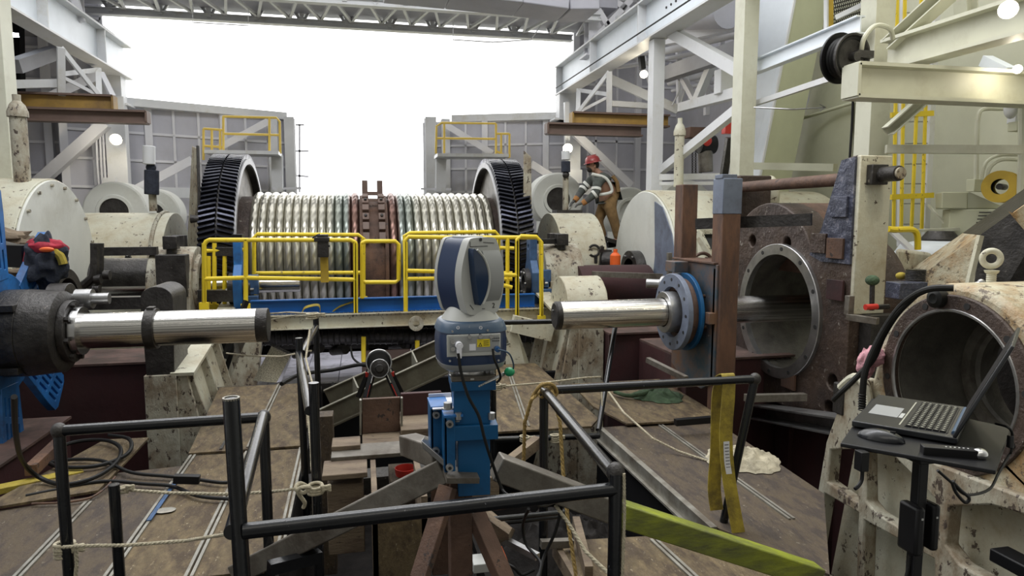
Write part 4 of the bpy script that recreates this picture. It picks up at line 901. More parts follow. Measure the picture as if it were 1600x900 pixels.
bar('dark_tube', A(122, 474, 7.4), A(240, 472, 7.4), .001+.14, .12, 'steeld', 'dark horizontal tube above the big left shaft', 'tube')
bar('thin_rod', A(840, 431, 8.9), A(1040, 428, 8.9), .025, .025, 'steel', 'thin bright rod from the right bracket towards the brown posts', 'rod')
bar('grey_tube', A(925, 428, 8.5), A(1035, 432, 8.3), .07, .07, 'tube', 'grey tube behind the right polished shaft', 'tube')
bar('flat_tie', A(843, 482, 8.8), A(868, 482, 8.8), .05, .09, 'darkrust', 'rusty flat tie at the lower right bracket', 'bar')
m = MB(); m.cyl(A(900, 452, 8.9), A(1010, 450, 8.9), .33, n=28); tag(m.build('dark_sleeve', 'maroon'), 'dark maroon sleeve between the right bearing and the big casing', 'sleeve')
m = MB(); m.cyl(A(150, 440, 9.5), A(240, 440, 9.5), .3, n=28); tag(m.build('dark_sleeve', 'steeld'), 'dark sleeve behind the slim left shaft', 'sleeve')
m = MB(); pr = [(7.6, -.4), (7.6, .55)]+[(8.0+.4*math.cos(PI*(1-i/12)), .62+.4*math.sin(PI*(1-i/12))) for i in range(13)]+[(8.4, -.4)]
m.plate(pr, [], (2.35, 0, 0), Yv, Z, (.5, 0, 0)); tag(m.build('bearing_saddle', 'cream', bevel=.02), 'cream half-round saddle below the right bearing block', 'saddle')
# left forked lever and linkage
t = T('forked_lever', 'dark forged lever with fork at the end of the left small shaft', 'lever', A(140, 475, 7.9)); Yq = 7.9
MB().tube([A(148, 380, Yq), A(148, 410, Yq), A(145, 432, Yq), A(128, 448, Yq), A(118, 462, Yq)], .045, 8, 4).build('arm', 'steeld', t)
MB().tube([A(157, 380, Yq+.1), A(156, 430, Yq+.1), A(150, 462, Yq+.1)], .035, 8, 4).build('arm', 'steeld', t)
for x, y in ((152, 436), (166, 430), (150, 452)): MB().cyl(A(x-4, y, Yq), A(x+6, y, Yq), .05).build('pin', 'steeld', t)
m = MB()
for x0, y0, x1, y1 in ((190, 440, 200, 400), (200, 400, 212, 425), (212, 440, 222, 410), (195, 428, 225, 428), (180, 415, 192, 440), (205, 440, 235, 442)): m.sec(A(x0, y0, 9.9), A(x1, y1, 9.9), .06, .05)
m.cyl(A(215, 437, 9.8), A(236, 437, 9.8), .07); m.cyl(A(188, 432, 9.8), A(198, 432, 9.8), .12)
tag(m.build('linkage', 'steeld'), 'tangle of dark levers in front of the medium left casing', 'linkage')
m = MB()
for x0, y0, x1, y1 in ((937, 430, 941, 385), (935, 392, 955, 393), (946, 425, 950, 400), (958, 428, 963, 395), (940, 428, 965, 430)): m.sec(A(x0, y0, 9.6), A(x1, y1, 9.6), .05, .05)
m.cyl(A(945, 408, 9.6), A(960, 408, 9.5), .14); m.sec(A(950, 428, 9.4), A(1000, 424, 9.2), .15, .1)
tag(m.build('linkage', 'steeld'), 'dark levers and roller behind the orange bottle', 'linkage')
m = MB(); m.lathe(A(961, 425, 9.3), Z, [(0, 0), (.075, 0), (.075, .24), (.04, .28), (.03, .28), (.03, .33), (0, .33)], 20); tag(m.build('orange_bottle', 'orange'), 'small orange bottle beside the dark levers', 'bottle')
# ================================================================== PEDESTALS WITH RIBS
def pedestal(x0, x1, xs, yf, yb, zt, zb, label, saddle):
    sgn = 1 if x1 < 0 else -1
    t = T('ribbed_pedestal', label, 'pedestal', ((x0+x1)/2, (yf+yb)/2, zb)); xi = x1 if sgn > 0 else x0
    m = MB(); m.bx(x0, x1, yf, yf+.18, zb, zt); m.build('front_plate', 'creamd', t, .006)
    m = MB(); m.hexa([(xs, yf+.1, zb), (xs+.03, yf+.1, zb), (xs+.03, yb, zb), (xs, yb, zb), (xi, yf+.1, zt), (xi+.03, yf+.1, zt), (xi+.03, yb, zt+.35), (xi, yb, zt+.35)]); m.build('side_plate', 'cream', t)
    m = MB(); q_ = [(xi, zb), (xs, zb), (xi+.08*sgn, zt), (xi, zt)]; m.plate(q_, [], (0, yf+.02, 0), X, Z, (0, .05, 0)); m.build('front_gusset', 'creamd', t, .003)
    n = 5
    for k in range(n):
        y = yf+.1+(yb-yf-.2)*k/(n-1); zz = zt+.35*(y-yf)/(yb-yf)
        m = MB(); m.hexa([(xi-.1*sgn, y, zb), (xs+.16*sgn, y, zb), (xs+.16*sgn, y+.03, zb), (xi-.1*sgn, y+.03, zb), (xi-.1*sgn, y, zz), (xi+.10*sgn, y, zz), (xi+.10*sgn, y+.03, zz), (xi-.1*sgn, y+.03, zz)]); m.build('rib', 'creamd', t, .003)
    m = MB(); m.sec((xi+.05*sgn, yf, zt), (xi+.05*sgn, yb, zt+.35), .2, .03); m.build('top_flange', 'cream', t)
    if saddle:
        m = MB(); m.plate([(x0+.02, zt-.05)]+[((x0+x1)/2+(x1-x0)/2*math.cos(PI*(1-i/10)), zt+.68+.12*math.sin(PI*(1-i/10))) for i in range(11)]+[(x1-.02, zt-.05)], [], (0, yf+.02, 0), X, Z, (0, .5, 0)); lab(m.build('upright_block', 'steeld', t, .01), 'dark worn upright block')
    return t
pedestal(-1.93, -1.66, -1.22, 6.55, 9.0, .33, -1.5, 'chipped cream ribbed pedestal behind the big left shaft', True)
pedestal(2.38, 2.68, 1.95, 7.3, 9.6, .52, -1.5, 'chipped cream ribbed pedestal behind the right polished shaft', False)
bar('cream_beam', A(800, 505, 7.9), A(862, 520, 7.9), .12, .2, 'cream', 'cream sloping beam end just right of the instrument', 'beam')
m = MB(); m.hexa([A(790, 580, 7.9), A(822, 578, 7.9), A(830, 576, 8.1), A(800, 576, 8.1), A(790, 510, 7.9), A(806, 508, 7.9), A(806, 508, 8.1), A(790, 508, 8.1)]); tag(m.build('cream_gusset', 'cream'), 'cream tapered gusset plate right of the instrument base', 'plate')
m = MB(); m.sec(A(358, 500, 8.2), A(350, 580, 8.2), .12, .1); m.sec(A(385, 470, 8.1), A(350, 560, 7.9), .05, .05); m.tube([A(355, 510, 8), A(362, 545, 8), A(352, 580, 8)], .03, 6, 4)
tag(m.build('dark_hoses', 'cable'), 'dark hose and bars behind the left pedestal', 'hose')
m = MB(); m.hexa([A(352, 610, 7.9), A(400, 612, 7.9), A(405, 606, 8.2), A(365, 600, 8.2), A(398, 500, 7.9), A(412, 500, 7.9), A(412, 500, 8.2), A(398, 500, 8.2)]); tag(m.build('cream_gusset', 'creamd'), 'chipped cream slanted gusset below the left end of the walkway', 'plate')
# ================================================================== BIG LEFT SHAFT, HUB AND BLUE SPIDER
SY, SZ, SR = 5.8, .87, .138
xe = A(420, 508, SY).x
t = T('big_shaft', 'big polished steel shaft pointing right from the blue spider on the left', 'shaft', (-1.5, SY, SZ-SR))
m = MB(); m.lathe((-2.6, SY, SZ), X, [(0, 0), (SR, 0), (SR, xe+2.6-.09), ], 64); m.build('shaft_body', 'chrome', t)
m = MB(); m.lathe((xe-.09, SY, SZ), X, [(SR*.995, 0), (SR*1.0, .085), (SR*.95, .09), (0, .09)], 64); lab(m.build('end_cap', 'steeld', t), 'dark end face')
m = MB(); xc = A(238, 515, SY).x; m.ring((xc-.035, SY, SZ), X, SR+.022, SR, .075, 56); m.box((xc, SY, SZ+SR+.02), (.05, .09, .03)); lab(m.build('split_ring', 'steeld', t, .003), 'black split clamp ring')
xh0, xh1 = -2.62, -2.25
t = T('shaft_hub', 'dark ribbed steel hub drum holding the big left shaft', 'hub', (-2.45, SY, SZ-.32))
m = MB(); m.lathe((xh0, SY, SZ), X, [(SR, 0), (.33, 0), (.33, .16), (.325, .165), (.33, .17), (.31, .38), (.27, .40), (SR, .40)], 56); m.build('drum', 'steeld', t)
m = MB(); m.ring((xh0+.40, SY, SZ), X, .24, .15, .05, 40); m.build('flange', 'steeld', t, .004)
for k in range(8): a = 2*PI*k/8+.2; q = V((xh0+.42, SY+.21*math.cos(a), SZ+.21*math.sin(a))); MB().cyl(q, q+X*.06, .022, n=6).build('bolt', 'steeld', t)
m = MB(); m.ring((xh0+.46, SY, SZ), X, .185, SR, .05, 40); m.build('snap_ring', 'silver', t)
m = MB(); q = V((xh0+.3, SY+.25, SZ+.22)); m.cyl(q, q+X*.32, .045); m.cyl(q+X*.08, q+X*.2, .08); m.build('side_stub', 'steel', t)
m = MB(); m.ring((xh0+.2, SY+.25, SZ+.2), X, .15, .06, .14, 28); m.build('side_ring', 'steeld', t, .005)
for dz in (.22, -.24): MB().box((xh0+.1, SY-.25, SZ+dz), (.14, .09, .05)).build('lug', 'steeld', t, .004)
t = T('blue_spider', 'bright blue slotted spider frame with radiating arms behind the left hub', 'spider frame', (-2.7, SY, .1)); xs = -2.66
m = MB(); m.plate(circ(0, 0, .46, 40), [circ(0, 0, .15, 24)], (xs-.03, SY, SZ), Yv, Z, (.05, 0, 0)); m.build('centre_plate', 'bluel', t, .004)
for ang in (35, 95, 155, 213, 269, 321):
    a = math.radians(ang); u = V((0, math.cos(a), math.sin(a))); v = V((0, -math.sin(a), math.cos(a)))
    slots = []
    for r0 in (.50, .70, .90):
        for q in (-.09, -.03, .03, .09): slots.append([(r0+q*.3, q-.012), (r0+.15+q*.3, q-.012), (r0+.15+q*.3, q+.012), (r0+q*.3, q+.012)])
    m = MB(); m.plate([(.40, -.13), (.9, -.17), (1.06, -.17), (1.1, -.12), (1.1, .12), (1.06, .17), (.9, .17), (.40, .13)], slots, V((xs-.035, SY, SZ)), u, v, (.06, 0, 0)); m.build('slotted_arm', 'bluel', t, .003)
# cloth bundle on the spider
t = T('cloth_bundle', 'red, black and yellow cloth bundle hung over the blue spider arm', 'cloth', A(75, 440, 6.4))
MB().ball(A(72, 412, 6.3), .15, 24, 16, sc=(.85, .7, 1.15), noise=.14).build('black_cloth', 'ragb', t, subsurf=1)
MB().ball(A(74, 388, 6.3), .10, sc=(1.3, .9, .7), noise=.12).build('red_cloth', 'ragr', t, subsurf=1)
MB().ball(A(52, 405, 6.3), .07, sc=(.9, .8, 1.3), noise=.12).build('dark_red_cloth', 'ragr', t, subsurf=1)
m = MB(); m.tube([A(84, 392, 6.25), A(94, 400, 6.25), A(99, 413, 6.25)], .035, 8, 3); m.build('yellow_glove', 'strap', t)
MB().ball(A(73, 390, 6.18), .035, sc=(1.6, .6, .6)).build('orange_trim', 'orange', t)
bar('edge_bar', A(-20, 398, 6.5), A(48, 400, 6.4), .2, .18, 'blackm', 'thick black frame bar at the left edge', 'bar')
bar('edge_bar', A(-20, 378, 6.7), A(45, 396, 6.5), .08, .08, 'steeld', 'slim dark sloping bar at the left edge', 'bar')
m = MB()
for x, y, r in ((20, 385, .12), (40, 382, .1), (8, 372, .12)): m.ball(A(x, y, 7.2), r, sc=(1.5, 1, .6), noise=.1)
tag(m.build('cardboard_scraps', 'wood'), 'brown cardboard scraps on the left frame', 'scraps')
m = MB()
for x, y, r in ((28, 436, .12), (60, 428, .14), (40, 445, .1), (15, 430, .12)): m.ball(A(x, y, 7.5), r, sc=(1.6, 1, .5), noise=.1)
tag(m.build('rubble_heap', 'wood'), 'brown rubble between the blue spider arms', 'rubble')
bar('cream_bracket', A(22, 440, 7.8), A(40, 370, 7.6), .06, .05, 'cream', 'cream slanting bar behind the black frame at the left edge', 'bar')
m = MB(); m.ring((-2.78, 6.75, .95), X, .34, .25, .22, 40); m.ring((-2.84, 6.75, .95), X, .37, .2, .06, 40); tag(m.build('dark_bearing_ring', 'steeld', bevel=.005), 'dark bearing ring behind the upper blue arm', 'bearing ring')
# ================================================================== MAROON STRUCTURES
st_boxes = (
 ('maroon_box_beam', (-6, -1.94, 6.98, 7.7, -1.55, .36), 'maroon box structure behind the big left shaft'),
 ('maroon_box_beam', (-6, -2.45, 4.5, 6.3, -1.55, .05), 'dark maroon box structure below the blue spider'),
 ('maroon_box_beam', (2.70, 4.1, 7.2, 7.6, -1.55, .42), 'maroon box structure behind the right polished shaft'),
 ('maroon_box_beam', (3.05, 4.2, 6.0, 7.15, -1.55, .35), 'dark maroon box below the rusty bored casting'),
 ('maroon_box_beam', (3.98, 5.2, 2.5, 5.9, -1.5, -.05), 'dark maroon wall right of the right plywood floor'))
for nm, b, l in st_boxes:
    t = T(nm, l, 'box beam', ((b[0]+b[1])/2, (b[2]+b[3])/2, b[4])); MB().bx(*b).build('box', 'maroon', t, .008)
    MB().bx(b[0], b[1]+.02, b[2]-.03, b[3], b[5], b[5]+.02).build('top_plate', 'maroonb', t)
m = MB()
for y in (3.2, 3.8, 4.4, 5.0, 5.6): m.bx(3.93, 3.98, y, y+.03, -1.5, -.05)
tag(m.build('maroon_ribs', 'maroon'), 'vertical maroon ribs on the right dark wall', 'ribs')
bar('grey_channel', AX(1170, 640, 3.85), AX(1340, 668, 3.6), .25, .14, 'steel', 'grey steel channel lying below the bored casting', 'channel', 'C', .015)
bar('grey_pipe', A(1165, 622, 5.1), A(1258, 620, 5.1), .06, .06, 'tube', 'short grey pipe above the grey channel', 'pipe')
# ================================================================== RIGHT BORED CASTING
t = T('bored_casting', 'massive dark rusty casting with a large round bore right of the brown posts', 'casting', (4.3, 5.8, -.02))
BY, BZ = 5.8, .845
pr = [(6.75, -.05), (6.95, .25), (6.95, 1.2), (6.72, 1.42)]+[(6.02+.72*math.cos(a), 1.18+.70*math.sin(a)) for a in [.35+i*(2.25/14) for i in range(15)]]+[(5.35, 1.40), (5.22, 1.62), (5.0, 2.22), (4.84, 2.24), (4.84, .10), (5.0, -.05)]
m = MB(); m.plate(pr, [[(BY+.56*math.cos(-2*PI*i/48), BZ+.56*math.sin(-2*PI*i/48)) for i in range(48)], circ(5.0, .34, .07, 16), circ(5.02, .10, .07, 16), circ(6.3, 1.5, .06, 14), circ(5.72, 1.5, .06, 14)], (3.9, 0, 0), Yv, Z, (.28, 0, 0))
m.build('casting_body', 'darkrust', t, .012)
m = MB(); m.ring((4.1, BY, BZ), X, .78, .565, .6, 56); m.build('bore_barrel', 'darkrust', t)
m = MB(); m.plate([(6.02+.70*math.cos(PI*i/20), 1.2+.68*math.sin(PI*i/20)) for i in range(21)], [], (4.15, 0, 0), Yv, Z, (.55, 0, 0)); m.build('top_boss', 'rust', t, .01)
MB().bx(4.18, 4.2, 4.9, 5.12, .0, .5).build('bolt_hole_backing', 'ink', t)
m = MB(); m.ring((3.86, BY, BZ), X, .645, .545, .06, 64); r_ = m.build('bore_flange', 'steel', t, .006); lab(r_, 'bare steel flange ring round the bore')
for k in range(12): a = 2*PI*k/12+.1; q = V((3.856, BY+.6*math.cos(a), BZ+.6*math.sin(a))); MB().cyl(q, q+X*.01, .02, n=10).build('bolt_hole', 'ink', r_)
m = MB(); m.lathe((3.9, BY, BZ), X, [(.56, 0)]+[(.548+.008*(k % 2), .02+.76*k/26) for k in range(27)]+[(.56, .8)], 64); m.build('bore_liner', 'liner', t)
xn = A(1386, 350, 4.82).x
m = MB(); m.bx(3.905, xn, 4.80, 4.845, .95, 2.235); lab(m.build('near_face', 'creamo' if 0 else 'cream', t, .008), 'cream painted near face')
m = MB(); m.plate([(4.84, 2.225), (5.0, 2.21), (5.22, 1.63), (5.36, 1.41), (5.2, 1.36), (4.84, 1.36)], [], (3.885, 0, 0), Yv, Z, (.02, 0, 0)); lab(m.build('blue_black_patch', 'navyc', t), 'flaking blue-black paint')
for k, (x, y, mt) in enumerate(((1312, 323, 'navyc'), (1306, 388, 'rust'), (1306, 453, 'maroon'), (1280, 380, 'darkrust'), (1233, 593, 'rusto'))):
    c = AX(x, y, 3.88); m = MB(); m.bx(3.862, 3.885, c.y-.10, c.y+.10, c.z-.085, c.z+.085); m.build('pad_plate', mt, t, .003)
p0, p1 = AX(1180, 292, 3.98), AX(1318, 284, 3.98)
m = MB(); m.cyl(V((4.0, 4.9, 2.06)), V((4.0, 6.75, 2.06)), .055); tag(m.build('pin_rod', 'rust'), 'long rusty round rod lying across the top of the bored casting', 'rod')
m = MB(); a, b = A(1368, 282, 4.8), A(1402, 280, 4.45); m.cyl(V((4.06, 4.80, 2.08)), V((4.06, 4.56, 2.08)), .06); m.box((4.04, 4.77, 2.08), (.15, .07, .16)); t = T('pin_end', 'black pin end sticking out of the cream near face of the bored casting', 'pin', (4.02, 4.6, 2)); m.build('pin', 'steeld', t, .006)
MB().cyl((4.06, 4.57, 2.08), (4.06, 4.54, 2.08), .045).build('pin_cap', 'creamd', t)
m = MB(); a, b = A(1150, 336, 6.75), A(1202, 275, 6.75); m.bx(a.x, b.x, 6.7, 6.95, 1.6, b.z); tag(m.build('rear_lug', 'darkrust', bevel=.012), 'dark rear lug block holding the far end of the rusty rod', 'lug')
m = MB(); m.ball(A(1203, 305, 6.95), .20, sc=(.5, .6, 1.1)); tag(m.build('cream_plug', 'cream'), 'cream rounded plug behind the rear lug', 'plug')
bar('flat_bar', A(1088, 350, 5.85), A(1268, 343, 5.0), .04, .10, 'steeld', 'dark flat bar fixed across both brown posts in front of the bored casting', 'bar')
# window opening of casing seen between the posts
t = T('inspection_hatch', 'open cream framed hatch between the two brown posts', 'hatch', A(1115, 400, 7.9)); q = [A(1092, 362, 7.9), A(1135, 362, 7.9), A(1140, 402, 7.7), A(1112, 402, 7.7)]
for i in range(4): MB().sec(q[i], q[(i+1) % 4], .05, .06).build('frame_side', 'cream', t)
m = MB(); d = V((0, .05, 0)); m.hexa([q[3]+d, q[2]+d, q[2]+d*2, q[3]+d*2, q[0]+d, q[1]+d, q[1]+d*2, q[0]+d*2]); m.build('dark_opening', 'ink', t)
m = MB(); m.hexa([A(1090, 440, 7.6), A(1140, 440, 7.6), A(1140, 440, 7.8), A(1090, 440, 7.8), A(1090, 365, 7.95), A(1140, 365, 7.95), A(1140, 365, 8.1), A(1090, 365, 8.1)]); m.build('hatch_wall', 'cream', t)
bar('slanted_flat', A(1090, 372, 7.5), A(1120, 418, 7.4), .03, .05, 'cream', 'thin cream slanted bar between the brown posts', 'bar')
m = MB(); m.cyl(A(1103, 414, 7.2), A(1112, 414, 7.2), .09); m.torus(A(1098, 412, 7.2), -Yv, .12, .02, 20, 6, 0, PI); tag(m.build('rusty_roller', 'rust'), 'small rusty roller between the brown posts', 'roller')
# brown square posts
def post(x0, x1, y0, y1, Y, label, mt='rusto', zbot=None):
    a, b = A(x0, y0, Y), A(x1, y0, Y); z1 = a.z; z0 = A(x0, y1, Y).z; w = b.x-a.x
    m = MB(); m.bx(a.x, b.x-w*.1, Y, Y+w*.9, z0, z1); t = T('square_post', label, 'post', ((a.x+b.x)/2, Y+w/2, z0)); m.build('tube', mt, t, .008)
    return t, a, b, w
post(1067, 1094, 288, 645, 6.1, 'brown rusty square post, the shorter and farther of the pair')
t, a, b, w = post(1131, 1163, 279, 700, 5.35, 'brown rusty square post, the taller and nearer of the pair')
m = MB(); m.bx(a.x-.004, b.x-w*.1+.004, 5.346, 5.35+w*.9, a.z-.30, a.z+.004); lab(m.build('painted_top', 'bluegrey', t, .006), 'blue-grey painted top')
t = T('tall_fixture_cap', 'small blue-grey lump on top of the nearer brown post', 'cap', (a.x, 5.4, a.z)); MB().box((a.x+.06, 5.42, a.z+.02), (.14, .13, .035)).build('cap_plate', 'bluegrey', t, .004)
# bearing fixture with flange rings on right shaft
t = T('shaft_fixture', 'scuffed blue clamping fixture with flange rings around the right polished shaft', 'fixture', (3.05, SY, .2))
m = MB(); m.plate([(5.38, .30), (5.38, 1.33), (6.22, 1.33), (6.22, .30), (5.95, .18), (5.6, .18)], [[(SY+.2*math.cos(-2*PI*i/30), SZ+.2*math.sin(-2*PI*i/30)) for i in range(30)]], (3.0, 0, 0), Yv, Z, (.05, 0, 0)); m.build('side_plate', 'bluecast', t, .005)
m = MB(); m.bx(3.0, 3.2, 5.40, 5.44, .3, 1.3); m.build('end_plate', 'bluecast', t, .005)
m = MB(); m.bx(2.98, 3.22, 5.40, 6.22, 1.33, 1.35); lab(m.build('top_plate', 'rusto', t, .004), 'rusty top plate')
m = MB(); m.ring((2.78, SY, SZ), X, .355, .235, .05, 56); fr = m.build('front_flange', 'bluegrey', t, .005)
for k in range(12): a_ = 2*PI*k/12; q = V((2.777, SY+.30*math.cos(a_), SZ+.30*math.sin(a_))); MB().cyl(q, q+X*.008, .016, n=8).build('bolt_hole', 'ink', fr)
MB().ring((2.90, SY, SZ), X, .36, .22, .035, 56).build('blue_flange', 'blue', t, .005)
MB().ring((2.83, SY, SZ), X, .31, .2, .08, 48).build('rusty_spacer', 'rust', t)
for k in range(6): a_ = 2*PI*k/6+.4; q = V((2.82, SY+.28*math.cos(a_), SZ+.28*math.sin(a_))); MB().cyl(q, q+X*.2, .014, n=8).build('tie_bolt', 'rust', t)
m = MB(); m.ring((2.7, SY, SZ), X, .19, .135, .12, 48); m.build('seal_ring', 'steel', t, .004)
m = MB(); m.box((2.97, 5.42, .86), (.06, .08, .10)); m.build('lug', 'bluecast', t, .004)
m = MB(); m.box((2.9, 5.95, 1.28), (.14, .2, .10)); m.build('block', 'bluecast', t, .006)
m = MB(); m.cyl(A(1010, 443, 6.7), A(1040, 444, 6.6), .05); m.cyl(A(1035, 444, 6.6), A(1052, 446, 6.5), .09); m.box(A(1048, 452, 6.5), (.2, .15, .16)); tag(m.build('coupling_stub', 'steel', bevel=.004), 'short bright stub with a ribbed coupling left of the blue fixture', 'coupling')
bar('small_post', A(1046, 395, 6.8), A(1046, 445, 6.8), .045, .045, 'tube', 'short grey upright beside the shorter brown post', 'post')
bar('rusty_pin', A(1049, 413, 6.8), A(1070, 413, 6.7), .05, .05, 'rust', 'short rusty pin by the shorter brown post', 'pin')
xl_, xr_ = A(866, 488, SY).x, 5.05
t = T('big_shaft', 'big polished steel shaft running through the blue fixture into the bored casting', 'shaft', (3.2, SY, SZ-SR)); R2 = .128
m = MB(); m.lathe((xl_+.05, SY, SZ), X, [(R2, 0), (R2, xr_-xl_-.05), (0, xr_-xl_-.05)], 64); m.build('shaft_body', 'chrome', t)
m = MB(); m.lathe((xl_, SY, SZ), X, [(0, .002), (R2*.85, 0), (R2*.985, .012), (R2*1.0, .075)], 64); lab(m.build('end_cap', 'steeld', t), 'dark end face with a small bolt')
m = MB(); m.cyl((xl_-.012, SY+.03, SZ+.04), (xl_+.01, SY+.03, SZ+.04), .01, n=8); m.build('end_bolt', 'steel', t)
# ================================================================== FOREGROUND RIGHT CASTING
t = T('bearing_pedestal', 'big cream and rust-stained bearing casting with a round bore in the right foreground', 'casting', (3.8, 3.3, -1.2))
FX, FY, FZ = 3.3, 3.22, .79
def yz(pts, Xp=FX): return [((lambda c: (c.y, c.z))(AX(x, y, Xp))) for x, y in pts]
arc_ = [(FY+.60*math.cos(a), FZ+.58*math.sin(a)) for a in [PI*(i/24) for i in range(25)]]
m = MB(); m.plate([(2.45, .2)]+[(2.45, .6)]+arc_[::-1]+[(3.86, .62), (3.80, .2)], [[(FY+.43*math.cos(-2*PI*i/48), FZ+.43*math.sin(-2*PI*i/48)) for i in range(48)]], (FX, 0, 0), Yv, Z, (.75, 0, 0)); m.build('bearing_body', 'creamo', t, .04)
m = MB(); m.ring((FX-.02, FY, FZ), X, .515, .42, .05, 64); rg = m.build('bore_flange', 'darkrust', t, .008); lab(rg, 'brown worn flange ring')
for k in range(10): a_ = 2*PI*k/10+.5; q = V((FX-.024, FY+.468*math.cos(a_), FZ+.468*math.sin(a_))); MB().cyl(q, q+X*.01, .02, n=10).build('bolt_hole', 'ink', rg)
m = MB(); m.torus((FX-.015, FY, FZ), X, .425, .012, 60, 6); m.build('flange_lip', 'steel', rg)
m = MB(); m.lathe((FX, FY, FZ), X, [(.43, 0)]+[(.418+.006*(k % 2), .02+.5*k/22) for k in range(23)]+[(.33, .55), (.33, .62), (.40, .62), (.40, .75)], 64); m.build('bore_liner', 'liner', t)
m = MB(); m.ring((FX+.50, FY+.02, FZ), X, .42, .34, .05, 56); m.build('inner_ring', 'tube', t, .004)
m = MB(); m.lathe((FX-.06, FY+.10, FZ+.485), X, [(0, 0), (.03, -.01), (.055, 0), (.055, .05), (0, .05)], 24); lab(m.build('rubber_plug', 'rubber', t), 'black rubber plug')
# pedestal plate with pockets
poly = yz([(1322, 620), (1330, 598), (1345, 590), (1372, 592), (1392, 640)])
outl = [(2.2, -1.2), (2.2, .33)]+[(2.75, .33), (3.5, .30), (3.80, .42)]+yz([(1362, 593), (1345, 588), (1330, 598), (1318, 640), (1300, 690), (1288, 760), (1270, 860), (1262, 905), (1250, 960)])
pk = [yz([(1307, 702), (1302, 752), (1350, 786), (1352, 700)]), yz([(1362, 706), (1363, 782), (1378, 800), (1410, 820), (1470, 852), (1472, 778), (1430, 735), (1400, 706)]),
      yz([(1298, 770), (1278, 892), (1346, 930), (1351, 800)]), yz([(1361, 812), (1357, 930), (1475, 985), (1470, 872)]),
      yz([(1494, 790), (1488, 850), (1510, 880), (1600, 930), (1640, 930), (1640, 810), (1560, 788)])]
m = MB(); m.plate(outl, pk, (FX-.05, 0, 0), Yv, Z, (.10, 0, 0)); m.build('pedestal_face', 'creamd', t, .012)
m = MB(); m.plate([(2.2, -1.2), (2.2, .3), (3.80, .38)]+yz([(1345, 600), (1310, 680), (1292, 780), (1270, 900), (1258, 950)]), [], (FX+.16, 0, 0), Yv, Z, (.5, 0, 0)); m.build('pedestal_core', 'cream', t)
m = MB(); m.tube([V((FX-.055, y_, z_)) for y_, z_ in yz([(1325, 605), (1345, 589), (1362, 600), (1370, 640)])], .03, 8, 4); m.build('rounded_lip', 'cream', t)
c_ = AX(1316, 620, FX-.02); m = MB(); m.bx(FX-.06, FX+.02, c_.y-.06, c_.y+.05, c_.z-.12, c_.z+.10); m.build('dark_notch', 'steeld', t, .01)
m = MB(); c_ = AX(1590, 880, FX-.04); m.box(c_, (.12, .22, .07)); m.build('black_key', 'blackm', t, .008)
MB().bx(4.30, 4.34, 2.6, 3.85, .1, 1.22).build('bore_dark_sheet', 'pit', t)  # dark sheet added to stand in for the darkness beyond the bore
# eyebolt
e0 = A(1548, 446, 3.35); t = T('eyebolt', 'cream lifting eyebolt standing on top of the foreground casting', 'eyebolt', e0)
c_ = A(1549, 404, 3.35); m = MB(); m.torus(c_, V((-.5, -.8, 0)), .046, .018, 32, 12); m.build('eye', 'cream', t)
m = MB(); m.lathe(e0, Z, [(0, 0), (.045, 0), (.05, .012), (.026, .018)]+[(.024+.003*(k % 2), .02+k*.006) for k in range(9)]+[(.036, .078), (.04, .09), (0, .095)], 24); m.build('shank', 'cream', t)
m = MB(); m.cyl(A(1513, 451, 3.3), A(1513, 446, 3.3), .05); tag(m.build('dark_washer', 'steeld'), 'dark washer lying left of the lifting eyebolt', 'washer')
m = MB(); m.ball(A(1528, 447, 3.3), .028); m.ball(A(1533, 441, 3.32), .02); tag(m.build('small_nut', 'steel'), 'small nut beside the lifting eyebolt', 'nut')
# hoses on foreground casting
m = MB()
hs = [(1490, 450, 3.2), (1450, 452, 3.3), (1415, 472, 3.45), (1388, 505, 3.55), (1366, 545, 3.6), (1352, 580, 3.62), (1348, 612, 3.62), (1347, 638, 3.62)]
m.tube([A(*p) for p in hs], .020, 10, 5); tag(m.build('black_hose', 'rubber'), 'thick black hose curving over the left shoulder of the foreground casting', 'hose')
m = MB(); hs = [(1430, 462, 3.4), (1402, 490, 3.5), (1380, 525, 3.6), (1365, 560, 3.68), (1340, 588, 3.75), (1315, 612, 3.8), (1302, 625, 3.85)]
m.tube([A(*p) for p in hs], .018, 10, 5); tag(m.build('black_hose', 'rubber'), 'second black hose crossing under the first and ending at the lower left', 'hose')
m = MB(); 
for k in range(7): m.torus(A(1347, 616+k*4, 3.62), Z, .021, .004, 16, 5)
tag(m.build('hose_spring', 'rubber'), 'black ribbed strain relief at the hose end', 'spring')
m = MB(); m.ball(A(1353, 568, 3.8), .085, 24, 16, sc=(.6, .6, 1), noise=.06); m.ball(A(1366, 557, 3.75), .06, 20, 12, noise=.06); tag(m.build('pink_cloth', 'pink', subsurf=1), 'pink cloth tucked behind the black hoses', 'cloth')
